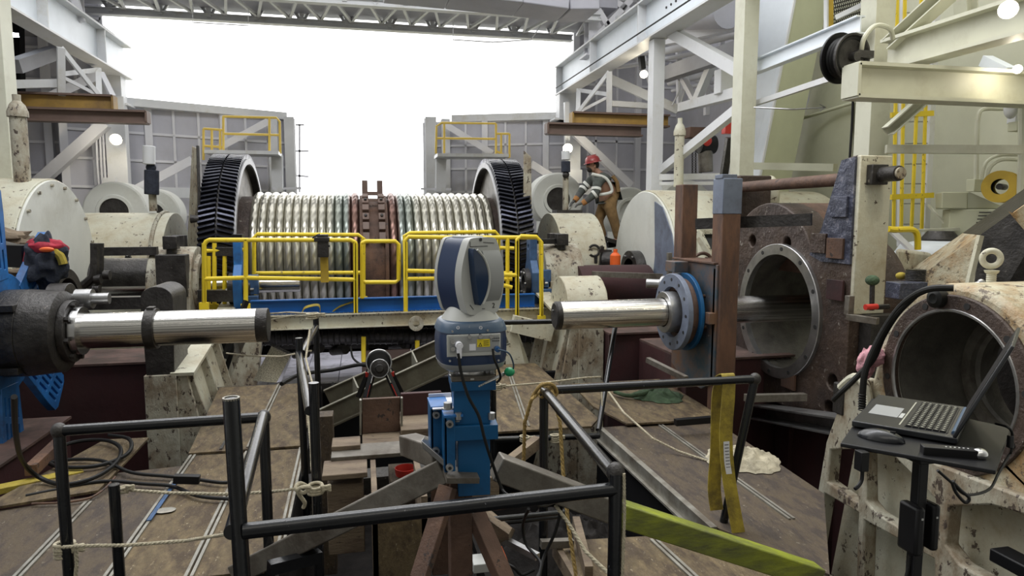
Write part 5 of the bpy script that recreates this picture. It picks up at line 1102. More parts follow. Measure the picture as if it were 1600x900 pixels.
# stepped dark steel behind: big slab and stack
q = [A(1440, 445, 4.9), A(1625, 345, 4.2), A(1700, 560, 4.2), A(1440, 560, 4.9)]
t = T('sloping_slab', 'dark grey-brown sloping steel slab behind the eyebolt', 'slab', q[3]); d = V((.35, .5, 0))
q1 = [A(1418, 470, 4.9), A(1535, 372, 4.5), A(1512, 470, 4.5), A(1430, 500, 4.9)]
m = MB(); m.hexa([A(1400, 560, 4.9), A(1505, 560, 4.4), A(1505, 560, 4.4)+d, A(1400, 560, 4.9)+d, A(1430, 436, 4.9), A(1533, 366, 4.4), A(1533, 366, 4.4)+d, A(1430, 436, 4.9)+d]); lab(m.build('left_slab', 'creamo', t), 'stained cream left part')
m = MB(); m.hexa([A(1508, 560, 4.38), A(1720, 560, 3.9), A(1720, 560, 3.9)+d, A(1508, 560, 4.38)+d, A(1533, 366, 4.38), A(1680, 262, 3.9), A(1680, 262, 3.9)+d, A(1533, 366, 4.38)+d]); m.build('right_slab', 'steeld', t)
m = MB(); m.hexa([A(1575, 330, 4.1), A(1720, 500, 3.8), A(1720, 505, 3.85), A(1580, 335, 4.15), A(1583, 333, 4.1), A(1700, 250, 3.8), A(1700, 250, 3.85), A(1585, 330, 4.15)]); lab(m.build('cream_corner', 'creamo', t), 'cream painted corner patch')
m = MB(); m.sec(A(1532, 368, 4.33), A(1512, 450, 4.33), .03, .04); lab(m.build('cream_edge', 'cream', t), 'cream edge strip')
m = MB(); m.hexa([A(1398, 440, 5.3), A(1470, 440, 5.3), A(1470, 440, 5.6), A(1398, 440, 5.6), A(1400, 388, 5.3), A(1455, 395, 5.3), A(1455, 395, 5.6), A(1400, 388, 5.6)]); tag(m.build('speckled_block', 'creamd', bevel=.03), 'speckled cream block behind the threaded stack', 'block')
t = T('threaded_stack', 'stack of dark threaded discs on a small paint-splashed box', 'disc stack', A(1430, 440, 4.3))
m = MB(); c_ = A(1430, 440, 4.3)
m.lathe(c_, Z, [(0, 0)]+[(.065+.006*(k % 2), k*.006) for k in range(16)]+[(0, .096)], 28); m.build('discs', 'steeld', t)
MB().box(A(1416, 453, 4.25), (.24, .14, .12)).build('splashed_box', 'navyc', t, .006)
m = MB(); m.ball(A(1408, 431, 4.4), .035, sc=(1.2, 1, .8)); tag(m.build('yellow_bung', 'strap'), 'small yellow bung beside the threaded stack', 'bung')
t = T('hand_lever', 'dark lever with a round knob and a red collar on an angle bracket', 'lever', A(1362, 490, 4.4))
m = MB(); m.tube([A(1362, 485, 4.4), A(1363, 445, 4.4)], .018, 8); m.build('stem', 'steeld', t); MB().ball(A(1363, 438, 4.4), .05, sc=(1, 1, .8)).build('knob', 'ragg', t)
m = MB(); m.cyl(A(1352, 480, 4.35), A(1370, 479, 4.35), .022); m.build('collar', 'red', t); MB().cyl(A(1370, 480, 4.4), A(1388, 479, 4.4), .02).build('side_stem', 'steeld', t)
m = MB(); m.sec(A(1328, 462, 4.5), A(1326, 492, 4.5), .05, .05); m.sec(A(1324, 495, 4.5), A(1372, 502, 4.3), .05, .05); m.build('angle_bracket', 'tube', t, .003)
m = MB(); m.bx(4.0, 4.6, 4.7, 4.83, .0, .95); tag(m.build('dark_cover', 'steeld'), 'dark plate under the cream near face of the bored casting', 'plate')
# ================================================================== PLYWOOD DECKS
def sheet(pts, label, z=0, th=.018, mt='ply', strips=(), grp=None):
    c_ = sum((V((x, y, z)) for x, y in pts), V())/len(pts); t = T('plywood_sheet', label, 'plywood sheet', (c_.x, c_.y, z-th))
    m = MB(); m.plate(pts, [], (0, 0, z-th), X, Yv, (0, 0, th)); m.build('board', mt, t, .002)
    for (x0, y0, x1, y1) in strips:
        m = MB(); d = (V((x1, y1, 0))-V((x0, y0, 0))).normalized(); n = V((d.y, -d.x, 0))*.014
        for s in (-1, 1): m.sec(V((x0, y0, z+.004))+n*s, V((x1, y1, z+.004))+n*s, .016, .012)
        m.build('joint_strip', 'alu', t)
    return t
E1 = 3.42
g = .004
sheet([(-.86+g, E1), (-.46, E1), (-.46, 5.25), (-.86+g, 5.25)], 'narrow plywood board at the right edge of the left deck', strips=[(-.455, E1, -.475, 5.25), (-.86, E1, -.86, 5.25)])
sheet([(-1.25+g, E1), (-.86-g, E1), (-.86-g, 5.25), (-1.25+g, 5.25)], 'plywood board of the left deck, second from the pit', strips=[(-1.245, E1, -1.245, 5.25)])
sheet([(-1.68+g, E1-.05), (-1.25-g, E1-.05), (-1.25-g, 5.05), (-1.68+g, 5.0)], 'plywood board of the left deck, third from the pit', mt='plyd', strips=[(-1.675, E1, -1.675, 4.5)])
sheet([(-2.4, 3.0), (-1.68-g, 3.0), (-1.68-g, 4.6), (-2.4, 4.45)], 'outermost plywood board at the lower left corner', mt='plyd')
sheet([(-2.25, 4.45), (-1.66, 4.62), (-1.66, 5.68), (-1.98, 5.70)], 'separate plywood board under the coiled black cable', z=.03, mt='ply')
sheet([(-.86+g, 5.27), (-.48, 5.27), (-.48, 7.3), (-.86+g, 7.3)], 'far plywood board of the left deck next to the pit', z=.015, strips=[(-.86, 5.3, -.86, 7.3)])
sheet([(-1.28, 5.27), (-.86-g, 5.27), (-.86-g, 7.3), (-1.45, 7.3)], 'far plywood board of the left deck beside the ribbed pedestal', z=.015)
bar('timber_edge', V((-1.6, 7.34, -.05)), V((.1, 7.34, -.05)), .08, .10, 'steeld', 'dark beam closing the far end of the left deck', 'beam')
bar('stick', A(345, 703, 5.3), A(352, 690, 5.5), .02, .02, 'steeld', 'short dark stick on the left deck', 'stick')
bar('flashlight', A(272, 748, 4.55), A(312, 749, 4.55), .05, .05, 'blackm', 'short black cylinder lying on the left deck', 'cylinder')
m = MB(); m.box((-1.23, 4.42, .012), (.025, .6, .006)); tag(m.build('blue_tape', 'bluef'), 'blue strip along the second aluminium joint of the left deck', 'tape')
p = [AZ(x, y, 0) for x, y in ((945, 670), (1128, 826), (1282, 800), (1283, 772), (1165, 692), (1130, 662))]
sheet([(1.93, 5.25), (1.93, 3.36), (2.21, 2.78), (2.83, 3.65), (2.90, 4.66), (2.92, 5.25)], 'large plywood floor right of the pit', mt='plyd', strips=[(2.42, 5.2, 2.40, 3.36)])
m = MB(); m.bx(1.885, 1.925, 3.36, 5.25, -.10, .006); m.bx(1.86, 1.885, 3.36, 5.25, -.10, -.085); tag(m.build('edge_channel', 'alu'), 'aluminium channel along the pit edge of the right plywood floor', 'channel')
sheet([(2.12, 5.2), (2.02, 5.75), (2.08, 6.6), (3.05, 6.6), (3.0, 5.15)], 'overlapping plywood sheet at the foot of the farther brown post', z=.035, mt='ply')
sheet([(1.0, 5.32), (1.4, 7.8), (2.0, 7.8), (1.98, 5.5), (1.85, 5.30)], 'plywood sheet beyond the pit behind the blue column', z=0, mt='ply', strips=[(1.32, 5.4, 1.62, 7.6)])
sheet([(1.02, 3.42), (1.92, 3.33), (2.19, 2.76), (1.95, 2.3), (.9, 2.2)], 'plywood floor in the lower right, under the yellow-green leg', z=-.01, mt='ply', strips=[(1.52, 3.32, 1.60, 2.3)])
m = MB(); m.sec((.98, 3.38, -.03), (.98, 2.3, -.03), .03, .08); tag(m.build('board_edge_strip', 'wood'), 'pale timber edge of the lower right plywood floor', 'timber')
# ================================================================== PIT CONTENTS
bar('i_beam', V((-.45, 5.0, -.25)), V((.95, 5.2, -.3)), .2, .2, 'steeld', 'dark beam crossing the pit behind the blue column', 'beam', 'I', .02)
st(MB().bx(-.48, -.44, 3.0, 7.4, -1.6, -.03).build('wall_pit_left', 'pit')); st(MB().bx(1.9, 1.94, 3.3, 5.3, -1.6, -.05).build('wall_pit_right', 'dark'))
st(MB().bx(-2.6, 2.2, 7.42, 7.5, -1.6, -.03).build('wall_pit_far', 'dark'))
# ladder-like channel pair
t = T('channel_ladder', 'pair of parallel olive-grey steel channels joined by gussets, sloping across the pit', 'frame', A(600, 620, 5.0))
MB().sec(A(506, 655, 4.9), A(706, 562, 4.9), .04, .16, 'C', .01).build('channel', 'olivem', t, .003)
m = MB(); m.sec(A(512, 624, 5.4), A(712, 534, 5.4), .04, .16, 'C', .01); m.build('channel', 'olivem', t, .003)
MB().sec(A(502, 672, 4.9), A(720, 572, 4.9), .07, .012).build('flange', 'olivem', t)
for x, y in ((560, 618), (612, 596), (652, 578)): MB().sec(A(x, y+4, 4.92), A(x-8, y-15, 5.38), .012, .15).build('gusset', 'olivem', t)
bar('olive_channel', A(705, 560, 4.9), A(790, 522, 4.9), .04, .16, 'olivem', 'olive-grey channel continuing behind the instrument base', 'channel', 'C', .01)
# bolt cutters-like black and red stand
t = T('red_legged_stand', 'small black folding stand with red-marked legs and a round double disc head', 'stand', A(592, 618, 4.55)); Yt = 4.5
m = MB(); m.lathe(A(592, 567, Yt), V((0, -1, .25)), [(0, 0), (.085, 0), (.085, .02), (.06, .035), (0, .035)], 32); m.build('rear_disc', 'blackm', t)
m = MB(); m.lathe(A(593, 576, Yt-.05), V((0, -1, .25)), [(0, 0), (.062, 0), (.062, .02), (.03, .03), (.022, .045), (0, .045)], 32); m.build('front_disc', 'steeld', t)
m = MB(); m.torus(A(592, 566, Yt-.035), V((0, -1, .25)), .08, .006, 32, 6); m.torus(A(593, 576, Yt-.085), V((0, -1, .25)), .058, .005, 32, 6); m.build('disc_rims', 'silver', t)
for i, (x0, y0, x1, y1, cl) in enumerate(((583, 578, 572, 622, 1), (603, 578, 622, 620, 1), (578, 575, 560, 620, 0), (608, 575, 628, 616, 0))):
    p0, p1 = A(x0, y0, Yt-.03+.1*(1-cl)), A(x1, y1, Yt-.10+.2*(1-cl)); l = MB().sec(p0, p1, .034, .03).build('leg', 'blackm', t, .003)
    if cl:
        MB().sec(p0.lerp(p1, .1)-Yv*.016, p0.lerp(p1, .45)-Yv*.016, .02, .006).build('leg_plate', 'silver', l); MB().sec(p0.lerp(p1, .5)-Yv*.016, p0.lerp(p1, .95)-Yv*.016, .014, .006).build('red_mark', 'red', l)
    else: MB().sec(p0.lerp(p1, -.2)-Yv*.02, p0.lerp(p1, .12)-Yv*.02, .03, .012).build('clip', 'silver', l); MB().box(p0.lerp(p1, .2)-Yv*.02, (.03, .02, .03)).build('red_clip', 'red', l)
# rusty boxes
def pbox(x0, x1, y0, y1, Y, dp, name, mt, label, cat='steel box', bev=.004):
    a, b = A(x0, y1, Y), A(x1, y0, Y); m = MB(); m.bx(a.x, b.x, Y, Y+dp, min(a.z, b.z), max(a.z, b.z)); return tag(m.build(name, mt, bevel=bev), label, cat)
t = T('rusty_angle_box', 'rusty upright steel plate on a wooden base below the red-legged stand', 'steel box', A(595, 680, 4.0))
q = [A(566, 678, 4.1), A(625, 674, 4.15), A(625, 621, 4.15), A(566, 624, 4.1)]; d = V((0, .03, 0))
m = MB(); m.hexa([q[0], q[1], q[1]+d, q[0]+d, q[3], q[2], q[2]+d, q[3]+d]); m.build('upright_plate', 'rust', t, .003)
m = MB(); m.hexa([q[0]-V((0, .30, .03)), q[1]-V((0, .30, .03)), q[1]-Z*.03, q[0]-Z*.03, q[0]-V((0, .30, 0)), q[1]-V((0, .30, 0)), q[1], q[0]]); m.build('base_plate', 'wood', t, .003)
MB().sec(q[3]-X*.01, q[0]-X*.01, .012, .04).build('side_edge', 'alu', t); MB().sec(q[2]+X*.01, q[1]+X*.01, .012, .04).build('side_edge', 'alu', t)
pbox(627, 690, 612, 668, 4.35, .04, 'maroon_plate', 'maroon', 'maroon steel plate standing right of the rusty upright plate', 'plate')
pbox(627, 690, 668, 700, 4.05, .4, 'timber_block', 'wood', 'broad timber block under the maroon plate', 'timber')
pbox(518, 563, 695, 706, 3.75, .16, 'timber_block', 'wood', 'small pale timber block left of the rusty upright plate', 'timber')
t = pbox(517, 642, 706, 722, 3.65, .2, 'steel_channel_piece', 'tube', 'grey steel channel piece across the pit in front of the rusty plate', 'channel')
pbox(503, 574, 738, 752, 3.45, .22, 'timber_block', 'wood', 'pale timber block lowest of the small stack beside the rope knot', 'timber')
pbox(514, 568, 754, 868, 3.5, .14, 'timber_plank', 'wood', 'upright rough timber plank in the pit below the timber block', 'timber')
pbox(500, 520, 560+90, 900, 4.6, .14, 'timber_plank', 'plyd', 'dark timber standing behind the black guard post', 'timber')
t = T('plywood_crate', 'open worn plywood crate standing in the pit left of the steel leg', 'crate', A(625, 905, 3.1)); Yc = 3.15
pb = lambda x0, x1, y0, y1, Y, dp: (lambda a, b: MB().bx(a.x, b.x, Y, Y+dp, min(a.z, b.z), max(a.z, b.z)))(A(x0, y1, Y), A(x1, y0, Y))
pb(584, 668, 790, 930, Yc, .02).build('front_board', 'ply', t, .002); pb(584, 590, 775, 930, Yc, .5).build('side_board', 'wood', t, .002); pb(660, 668, 775, 930, Yc, .5).build('side_board', 'wood', t, .002); pb(590, 665, 775, 920, Yc+.4, .02).build('rear_board', 'plyd', t, .002)
pbox(676, 735, 752, 900, 3.5, .05, 'brown_board', 'rust', 'brown board standing behind the steel post', 'board')
pbox(735, 780, 745, 800, 3.6, .12, 'timber_block', 'wood', 'pale timber block right of the blue column in the pit', 'timber')
m = MB(); m.hexa([A(746, 800, 3.0), A(795, 835, 3.0), A(795, 850, 3.1), A(746, 850, 3.1), A(752, 795, 3.05), A(800, 825, 3.05), A(805, 828, 3.2), A(758, 790, 3.2)]); tag(m.build('grey_plank', 'wood'), 'grey tilted plank in the pit right of the steel post', 'plank')
m = MB(); m.lathe(A(634, 748, 4.0), Z, [(0, 0), (.055, 0), (.065, .07), (.060, .07), (.05, .01), (0, .01)], 28); tag(m.build('red_bucket', 'red'), 'small red bucket under the left steel arm', 'bucket')
pbox(740, 765, 880, 897, 2.9, .1, 'battery_box', 'grey', 'pale grey box with a blue end on the pit floor', 'box')
for y in range(4): pbox(520+y*58, 575+y*58, 800+y*7, 812+y*8, 4.6+.1*y, .3, 'pit_timber', 'plyd', ('dark timber at the pit bottom far left', 'dark timber at the pit bottom behind the crate', 'dark timber at the pit bottom behind the post', 'dark timber at the pit bottom near the black cables')[y], 'timber')
m = MB()
for k in range(60):
    x = random.uniform(-.3, 1.8); y = random.uniform(2.9, 5.0); s = random.uniform(.03, .12); m.box((x, y, -1.55+s*.3), (s*2, s, s*.6), Matrix.Rotation(random.uniform(0, 3), 3, 'Z'))
o = m.build('debris', 'plyd'); tag(o, 'scattered wood scraps on the dark pit floor', 'debris'); o['kind'] = 'stuff'
for k, (x, y, rr, hh_) in enumerate(((870, 735, .42, .30), (915, 745, .30, .22))):
    c_ = A(x, y, 4.4); cloth_heap(V((c_.x, 4.4, -.62)), rr, hh_, 'tarp', 'pit', ('dark crumpled tarp in the pit behind the front guard rail', 'smaller dark tarp bundle in the pit by the right floor edge')[k], 'tarp', seed=k+5)
m = MB(); m.bx(.75, 1.88, 3.9, 5.0, -.70, -.62); m.bx(.8, .95, 4, 4.9, -1.6, -.7); m.bx(1.6, 1.75, 4, 4.9, -1.6, -.7); tag(m.build('sunken_step', 'pit'), 'dark sunken step in the pit carrying the tarps', 'step')
m = MB(); m.sec(A(782, 735, 4.2), A(840, 690, 4.5), .06, .08); tag(m.build('timber_strut', 'wood'), 'slanting timber strut in the pit right of the blue column', 'timber')
m = MB(); m.sec(A(900, 820, 3.5), A(920, 900, 3.0), .04, .1); tag(m.build('timber_strut', 'wood'), 'pale timber strut at the lower middle right of the pit', 'timber')
# ================================================================== TRIPOD WELDMENT + BLUE COLUMN
YT = 2.5; cx = A(738, 700, YT).x
t = T('steel_tripod', 'heavy welded steel stand of square tube legs carrying the blue column', 'stand', (cx-.05, YT, -.5))
pl0 = A(690, 722, 2.55); pr0 = A(770, 722, 2.55)
MB().sec(A(718, 745, YT+.02), A(720, 960, YT+.02), .085, .085).build('centre_post', 'rust', t, .004)
MB().sec(A(700, 732, 2.55), AZ(372, 895, .08), .085, .095).build('leg', 'tube', t, .006)
MB().sec(A(775, 728, 2.6), A(965, 800, 2.62), .09, .10).build('leg', 'tube', t, .006)
MB().sec(A(965, 800, 2.62), A(1275, 900, 2.62), .09, .10).build('leg', 'lime', t, .006)
lab(t.children[-1], 'yellow-green painted leg end')
MB().sec(A(690, 712, 2.6), A(638, 694, 3.0), .085, .09).build('leg', 'tube', t, .006)
m = MB(); m.hexa([A(660, 700, 2.5), A(700, 735, 2.45), A(705, 728, 2.7), A(668, 690, 2.7), A(658, 688, 2.5), A(698, 722, 2.45), A(704, 715, 2.7), A(664, 680, 2.7)]); m.build('hub_plate', 'steel', t, .003)
MB().sec(A(700, 760, 2.46), A(655, 905, 2.35), .07, .03).build('brace', 'rust', t, .003); MB().sec(A(742, 800, 2.52), A(790, 910, 2.4), .075, .04).build('brace', 'rust', t, .003)
MB().sec(A(695, 742, 2.44), A(745, 742, 2.44), .12, .02).build('weld_plate', 'tube', t)
RZ = Matrix.Rotation(math.radians(-4), 3, 'Z')
t = T('blue_column', 'blue painted square column with bolted plates under the instrument', 'column', A(738, 765, YT))
zc_ = lambda y: A(738, y, YT).z
def bb(xc, y0, y1, w, dp, name, mt='blue', dy=0): return MB().box(((A(xc, 600, YT+dy).x), YT+dy, (zc_(y0)+zc_(y1))/2), (w, dp, abs(zc_(y0)-zc_(y1))), RZ).build(name, mt, t, .002)
bb(735, 592, 655, .135, .13, 'upper_tube'); bb(738, 675, 765, .120, .12, 'lower_tube'); bb(740, 655, 677, .165, .17, 'joint_flange'); bb(737, 588, 602, .165, .17, 'top_plate'); bb(737, 580, 588, .16, .16, 'base_plate', 'tube')
m = MB(); 
for x in (716, 768):
    p_ = A(x, 655, YT-.07); m.cyl(p_, p_+Z*.025, .013, n=12)
m.build('socket_bolts', 'steel', t)
m = MB()
for x in (705, 769): p_ = A(x, 584, YT-.05); m.cyl(p_, p_+Z*.03, .012, n=12)
m.build('socket_bolts', 'steel', t)
t = T('blue_clamp', 'blue bolted channel clamp fixing the column from its left side', 'clamp', A(692, 715, YT))
for x0, x1, y0, y1, Y in ((674, 690, 638, 712, 2.52), (695, 711, 652, 738, 2.42)):
    a, b = A(x0, y1, Y), A(x1, y0, Y); MB().bx(a.x, b.x, Y, Y+.02, a.z, b.z).build('face_plate', 'blue', t, .002); MB().bx(a.x, a.x+.008, Y, Y+.12, a.z, b.z).build('web', 'blue', t)
    for y in ((y0+9), (y1-9)):
        p_ = A((x0+x1)/2-1, y, Y); bo = MB().cyl(p_, p_-Yv*.018, .0135, n=14).build('bolt', 'steel', t); MB().cyl(p_-Yv*.016, p_-Yv*.019, .007, n=6).build('socket', 'ink', bo)
    mm = MB(); mm.bx(a.x, b.x+.03, Y-.0, Y+.14, b.z, b.z+.008); mm.build('top_flange', 'bluel', t)
m = MB(); q_ = A(690, 633, 2.56); m.bx(q_.x-.04, q_.x+.05, 2.5, 2.66, q_.z, q_.z+.004); m.bx(q_.x-.04, q_.x+.05, 2.66, 2.664, q_.z, q_.z+.02); m.build('card', 'paper', t)
for x, y in ((700, 637), (714, 655)):
    p_ = A(x, y, 2.46); bo = MB(); bo.cyl(p_, p_+Z*.02, .016, n=14); bo.cyl(p_-Z*.004, p_, .023, n=14); bo.build('bolt', 'steel', t)
MB().sec(A(697, 640, 2.56), A(712, 655, 2.46), .05, .012).build('tie_plate', 'bluel', t)
MB().sec(A(703, 672, 2.5), A(708, 690, 2.45), .02, .05).build('gusset', 'bluel', t)
# ================================================================== INSTRUMENT
tc_ = A(735, 570, YT); tx, ty = tc_.x, YT
zz = lambda y: A(735, y, YT).z
t = T('laser_tracker', 'blue and grey laser measuring instrument standing on the blue column', 'measuring instrument', (tx, ty, zz(583)))
m = MB(); m.lathe((tx, ty, zz(586)), Z, [(0, 0), (.080, 0), (.080, .006), (.068, .008), (.068, .026), (.072, .028), (.072, .034), (0, .034)], 40); m.build('mount_ring', 'silver', t)
def superring(r, h, n=48, p=3.2):
    out = []
    for i in range(n):
        a = 2*PI*i/n; c_, s_ = math.cos(a), math.sin(a); k = (abs(c_)**p+abs(s_)**p)**(-1/p); out.append(V((k*c_*r, k*s_*r, h)))
    return out
def loft(rings, rot, org, name, mt, par, closed=True):
    m = MB(); rows = [[m.bm.verts.new(V(org)+rot @ q) for q in R_] for R_ in rings]; n = len(rows[0])
    for i in range(len(rows)-1):
        for j in range(n): m._f([rows[i][j], rows[i][(j+1) % n], rows[i+1][(j+1) % n], rows[i+1][j]])
    if closed: m._f(rows[0][::-1]); m._f(rows[-1])
    return m.build(name, mt, par, ang=50)
R12 = Matrix.Rotation(math.radians(4), 3, 'Z'); zb = zz(572); hh = zz(497)-zb
loft([superring(.100, 0), superring(.118, .012), superring(.124, .03)], R12, (tx, ty, zb), 'base_skirt', 'greyd', t)
loft([superring(.122, .03-.004), superring(.127, .05), superring(.128, hh*.62), superring(.124, hh*.8), superring(.116, hh*.97), superring(.106, hh)], R12, (tx, ty, zb), 'base_housing', 'navy', t)
loft([superring(.1285, hh*.80), superring(.1262, hh*.86), superring(.1175, hh*.975), superring(.108, hh+.003)], R12, (tx, ty, zb), 'base_shoulder', 'slate', t)
loft([superring(.108, 0, p=2.3), superring(.104, .008, p=2.2), superring(.082, .042, p=2.0), superring(.070, .056, p=2)], R12, (tx, ty, zb+hh), 'neck', 'grey', t)
# connector panel
fy = ty-.1285; px_ = lambda x: A(x, 545, fy+.0).x; pz_ = lambda y: A(740, y, fy).z
def fp(x0, x1, y0, y1, name, mt, dp=.004, par=None, off=0, bev=0): return MB().bx(px_(x0), px_(x1), fy-off-dp, fy-off, pz_(y1), pz_(y0)).build(name, mt, par or t, bev)
pn = fp(698, 782, 522, 556, 'panel_frame', 'grey', .004, bev=.003); fp(702, 779, 525, 549, 'panel_plate', 'greyd', .002, pn, .004); 
fp(745, 765, 530, 542, 'warning_label', 'yel', .001, pn, .006); fp(733, 743, 537, 547, 'barcode_label', 'paper', .001, pn, .006)
m = MB(); a_ = px_(750); z_ = pz_(541); m.plate([(a_-.007, z_), (a_+.007, z_), (a_, z_+.014)], [[(a_-.004, z_+.002), (a_, z_+.0095), (a_+.004, z_+.002)]], (0, fy-.0072, 0), X, Z, (0, -.0004, 0))
for k in range(3): m.bx(px_(755), px_(763), fy-.0078, fy-.0072, pz_(533.5+k*3), pz_(532.6+k*3))
m.build('warning_print', 'ink', pn)
for x, y, r in ((707, 532, .008), (707, 543, .008), (733, 525, .007), (750, 525, .008), (767, 526, .007)): MB().cyl((px_(x), fy-.004, pz_(y)), (px_(x), fy-.016, pz_(y)), r, n=16).build('connector_cap', 'silver', pn)
m = MB()
for i in range(4):
    for j in range(2): m.bx(px_(769+i*3), px_(770.6+i*3), fy-.0076, fy-.006, pz_(530+j*4), pz_(528.6+j*4))
m.build('indicator_dots', 'ink', pn)
m = MB(); p_ = V((px_(716), fy-.004, pz_(537))); m.cyl(p_, p_-Yv*.03, .013, n=16); m.cyl(p_-Yv*.022+Z*.005, p_-Yv*.022-Z*.045, .010, .0085, n=14); m.build('white_connector', 'paper', pn, .001)
m = MB(); p_ = V((px_(776), fy-.004, pz_(546))); m.cyl(p_, p_-Yv*.02, .010, n=16); m.build('blue_connector', 'bluel', pn); m = MB(); m.ring(p_+Yv*.0, -Yv, .014, .0105, .006, 20); m.build('connector_ring', 'silver', pn)
for x in (715.5, 733, 751): 
    m = MB(); sy = ty-.1205; p_ = V((A(x, 512, sy).x, sy-.001, A(x, 512, sy).z)); m.ring(p_, V((0, -1, .25)), .0058, .0042, .0012, 20)
    if x == 733: m.box(p_-Yv*.001, (.004, .001, .004))
    elif x == 715.5: m.box(p_-Yv*.001, (.005, .001, .0012))
    else: m.box(p_-Yv*.001, (.0012, .001, .006)); m.box(p_-Yv*.001, (.004, .001, .0012))
    m.build('button_icon', 'paper', t)
for x, y in ((707, 518), (762, 516), (703, 564), (779, 563)): p_ = V((A(x, y, fy).x, fy+.004, A(x, y, fy).z)); MB().cyl(p_, p_-Yv*.006, .004, n=10).build('screw', 'silver', t)
# head
hz = zz(429); az = math.radians(27)
fN = V((math.sin(az), -math.cos(az), 0)); fU = V((math.cos(az), math.sin(az), 0)); hc = V((tx-.002, ty, hz))
half = [(.0, .140), (.045, .138), (.062, .128), (.078, .09), (.092, .04), (.097, -.01), (.092, -.06), (.078, -.11), (.066, -.133), (.04, -.139), (0, -.140)]
full = half+[(-x, z) for x, z in half[-2:0:-1]]
eg = [(p.x, p.y) for p in smooth_path([V((x, z, 0)) for x, z in full], 4, True)]
def slab(n0, n1, s, name, mt, par, off=(0, 0), bev=0.004):
    m = MB(); m.plate([(a*s+off[0], b*s+off[1]) for a, b in eg], [], hc+fN*n0, fU, Z, fN*(n1-n0)); return m.build(name, mt, par, bev, ang=40)
slab(-.078, .052, .985, 'head_shell', 'navy', t, bev=.006)
hf = slab(.045, .086, 1.0, 'head_front_frame', 'grey', t, bev=.010)
slab(-.088, -.070, 1.0, 'head_rear_frame', 'grey', t, bev=.008)
m = MB(); m.box(hc+fN*-.01+Z*.137, (.075, .10, .014), Matrix.Rotation(az, 3, 'Z')); m.build('top_grip', 'grey', t, .004)
def fpt(u, z, n): return hc+fU*u+Z*z+fN*n
# drum-like optics cover: navy lens + grey bowed cover, round about the fU axis
m = MB()
rows = []
for i in range(17):
    a = math.radians(-62+124*i/16); rows.append((math.sin(a)*.105, .062+math.cos(a)*.052))
V0 = [[m.bm.verts.new(fpt(u, z, n)) for z, n in rows] for u in (-.006, .072)]
for i in range(16): m._f([V0[0][i], V0[0][i+1], V0[1][i+1], V0[1][i]])
for k, c_ in ((0, -.006), (1, .072)):
    ce = m.bm.verts.new(fpt(c_, 0, .07))
    for i in range(16): m._f([V0[k][i], V0[k][i+1], ce])
m.build('optics_cover', 'greyd', t)
m = MB(); m.sec(fpt(.008, .004, .112), fpt(.045, -.006, .112), .003, .003); m.sec(fpt(.045, -.006, .112), fpt(.07, .006, .11), .003, .003); m.build('cover_seam', 'ink', t)
m = MB(); pts = [(-.066, .098), (-.050, .094), (-.024, .066), (-.004, .022), (.000, -.02), (-.010, -.060), (-.028, -.092), (-.040, -.098), (-.052, -.04), (-.062, .03)]
pp = [(p.x, p.y) for p in smooth_path([V((a, b, 0)) for a, b in pts], 4, True)]
m.plate(pp, [], hc+fN*.084, fU, Z, fN*.034); ln = m.build('lens_window', 'navyg', t, .004)
m = MB(); m.tube(smooth_path([fpt(a, b, .118) for a, b in [(-.050, .098), (-.020, .068), (.000, .024), (.004, -.02), (-.006, -.062), (-.026, -.098)]], 4), .0045, 8); m.build('lens_rim', 'grey', t)
for a, b in (((-.058, .108), (-.058, .126)), ((-.058, .108), (.02, .108)), ((.0, .122), (.05, .118)), ((-.06, -.1), (-.045, -.118))): MB().sec(fpt(*a, .0865), fpt(*b, .0865), .002, .002).build('panel_seam', 'ink', t)
Rf = Matrix((fU, Z, fN)).transposed()
text('2', .026, fpt(.046, -.111, .0872), Rf, 'digit', 'ink', t); text('~', .022, fpt(.0, -.118, .0872), Rf, 'small_mark', 'ink', t)
m = MB(); m.plate(circ(0, 0, .006, 14), [], fpt(-.012, .132, .087), fU, Z, fN*.002); m.build('small_sensor', 'ink', t)
# papers and bits by mount
m = MB(); m.box(A(708, 577, 2.46), (.018, .004, .035)); m.box(A(759, 580, 2.46), (.02, .01, .04), Matrix.Rotation(.5, 3, 'Y')); m.box(A(762, 657, 2.5), (.012, .05, .05), Matrix.Rotation(.4, 3, 'Y')); tag(m.build('white_shims', 'paper'), 'white card shims tucked beside the instrument mount', 'card')
t = T('target_rods', 'bundle of thin steel rods with a bright green ball end', 'rods', A(770, 592, 2.38))
for k in range(4): MB().cyl(A(748+k*3, 604-k*1.5, 2.36), A(788, 582+k*1.2, 2.42), .0035, n=8).build('rod', 'steel', t)
MB().ball(A(796, 581, 2.42), .020, sc=(1, 1, .85)).build('ball_end', 'green', t)
def cable(pts, r, label, mt='cable', name='cable', k=6, n=8, cat='cable', pre=A):
    m = MB(); m.tube([pre(*p) for p in pts], r, n, k); return tag(m.build(name, mt), label, cat)
cable([(716, 552, 2.34), (721, 585, 2.33), (732, 620, 2.32), (748, 650, 2.31), (757, 685, 2.30), (768, 720, 2.3), (785, 765, 2.3), (800, 776, 2.2)], .0055, 'black power cable hanging from the white connector down the blue column')
cable([(778, 546, 2.34), (795, 552, 2.35), (802, 568, 2.38), (802, 576, 2.4)], .003, 'thin blue-grey lead from the blue connector to the green ball', 'slate')
cable([(770, 545, 2.34), (772, 560, 2.33), (778, 575, 2.33), (782, 590, 2.35), (776, 598, 2.36)], .0045, 'short dark cable looped at the right of the instrument base')

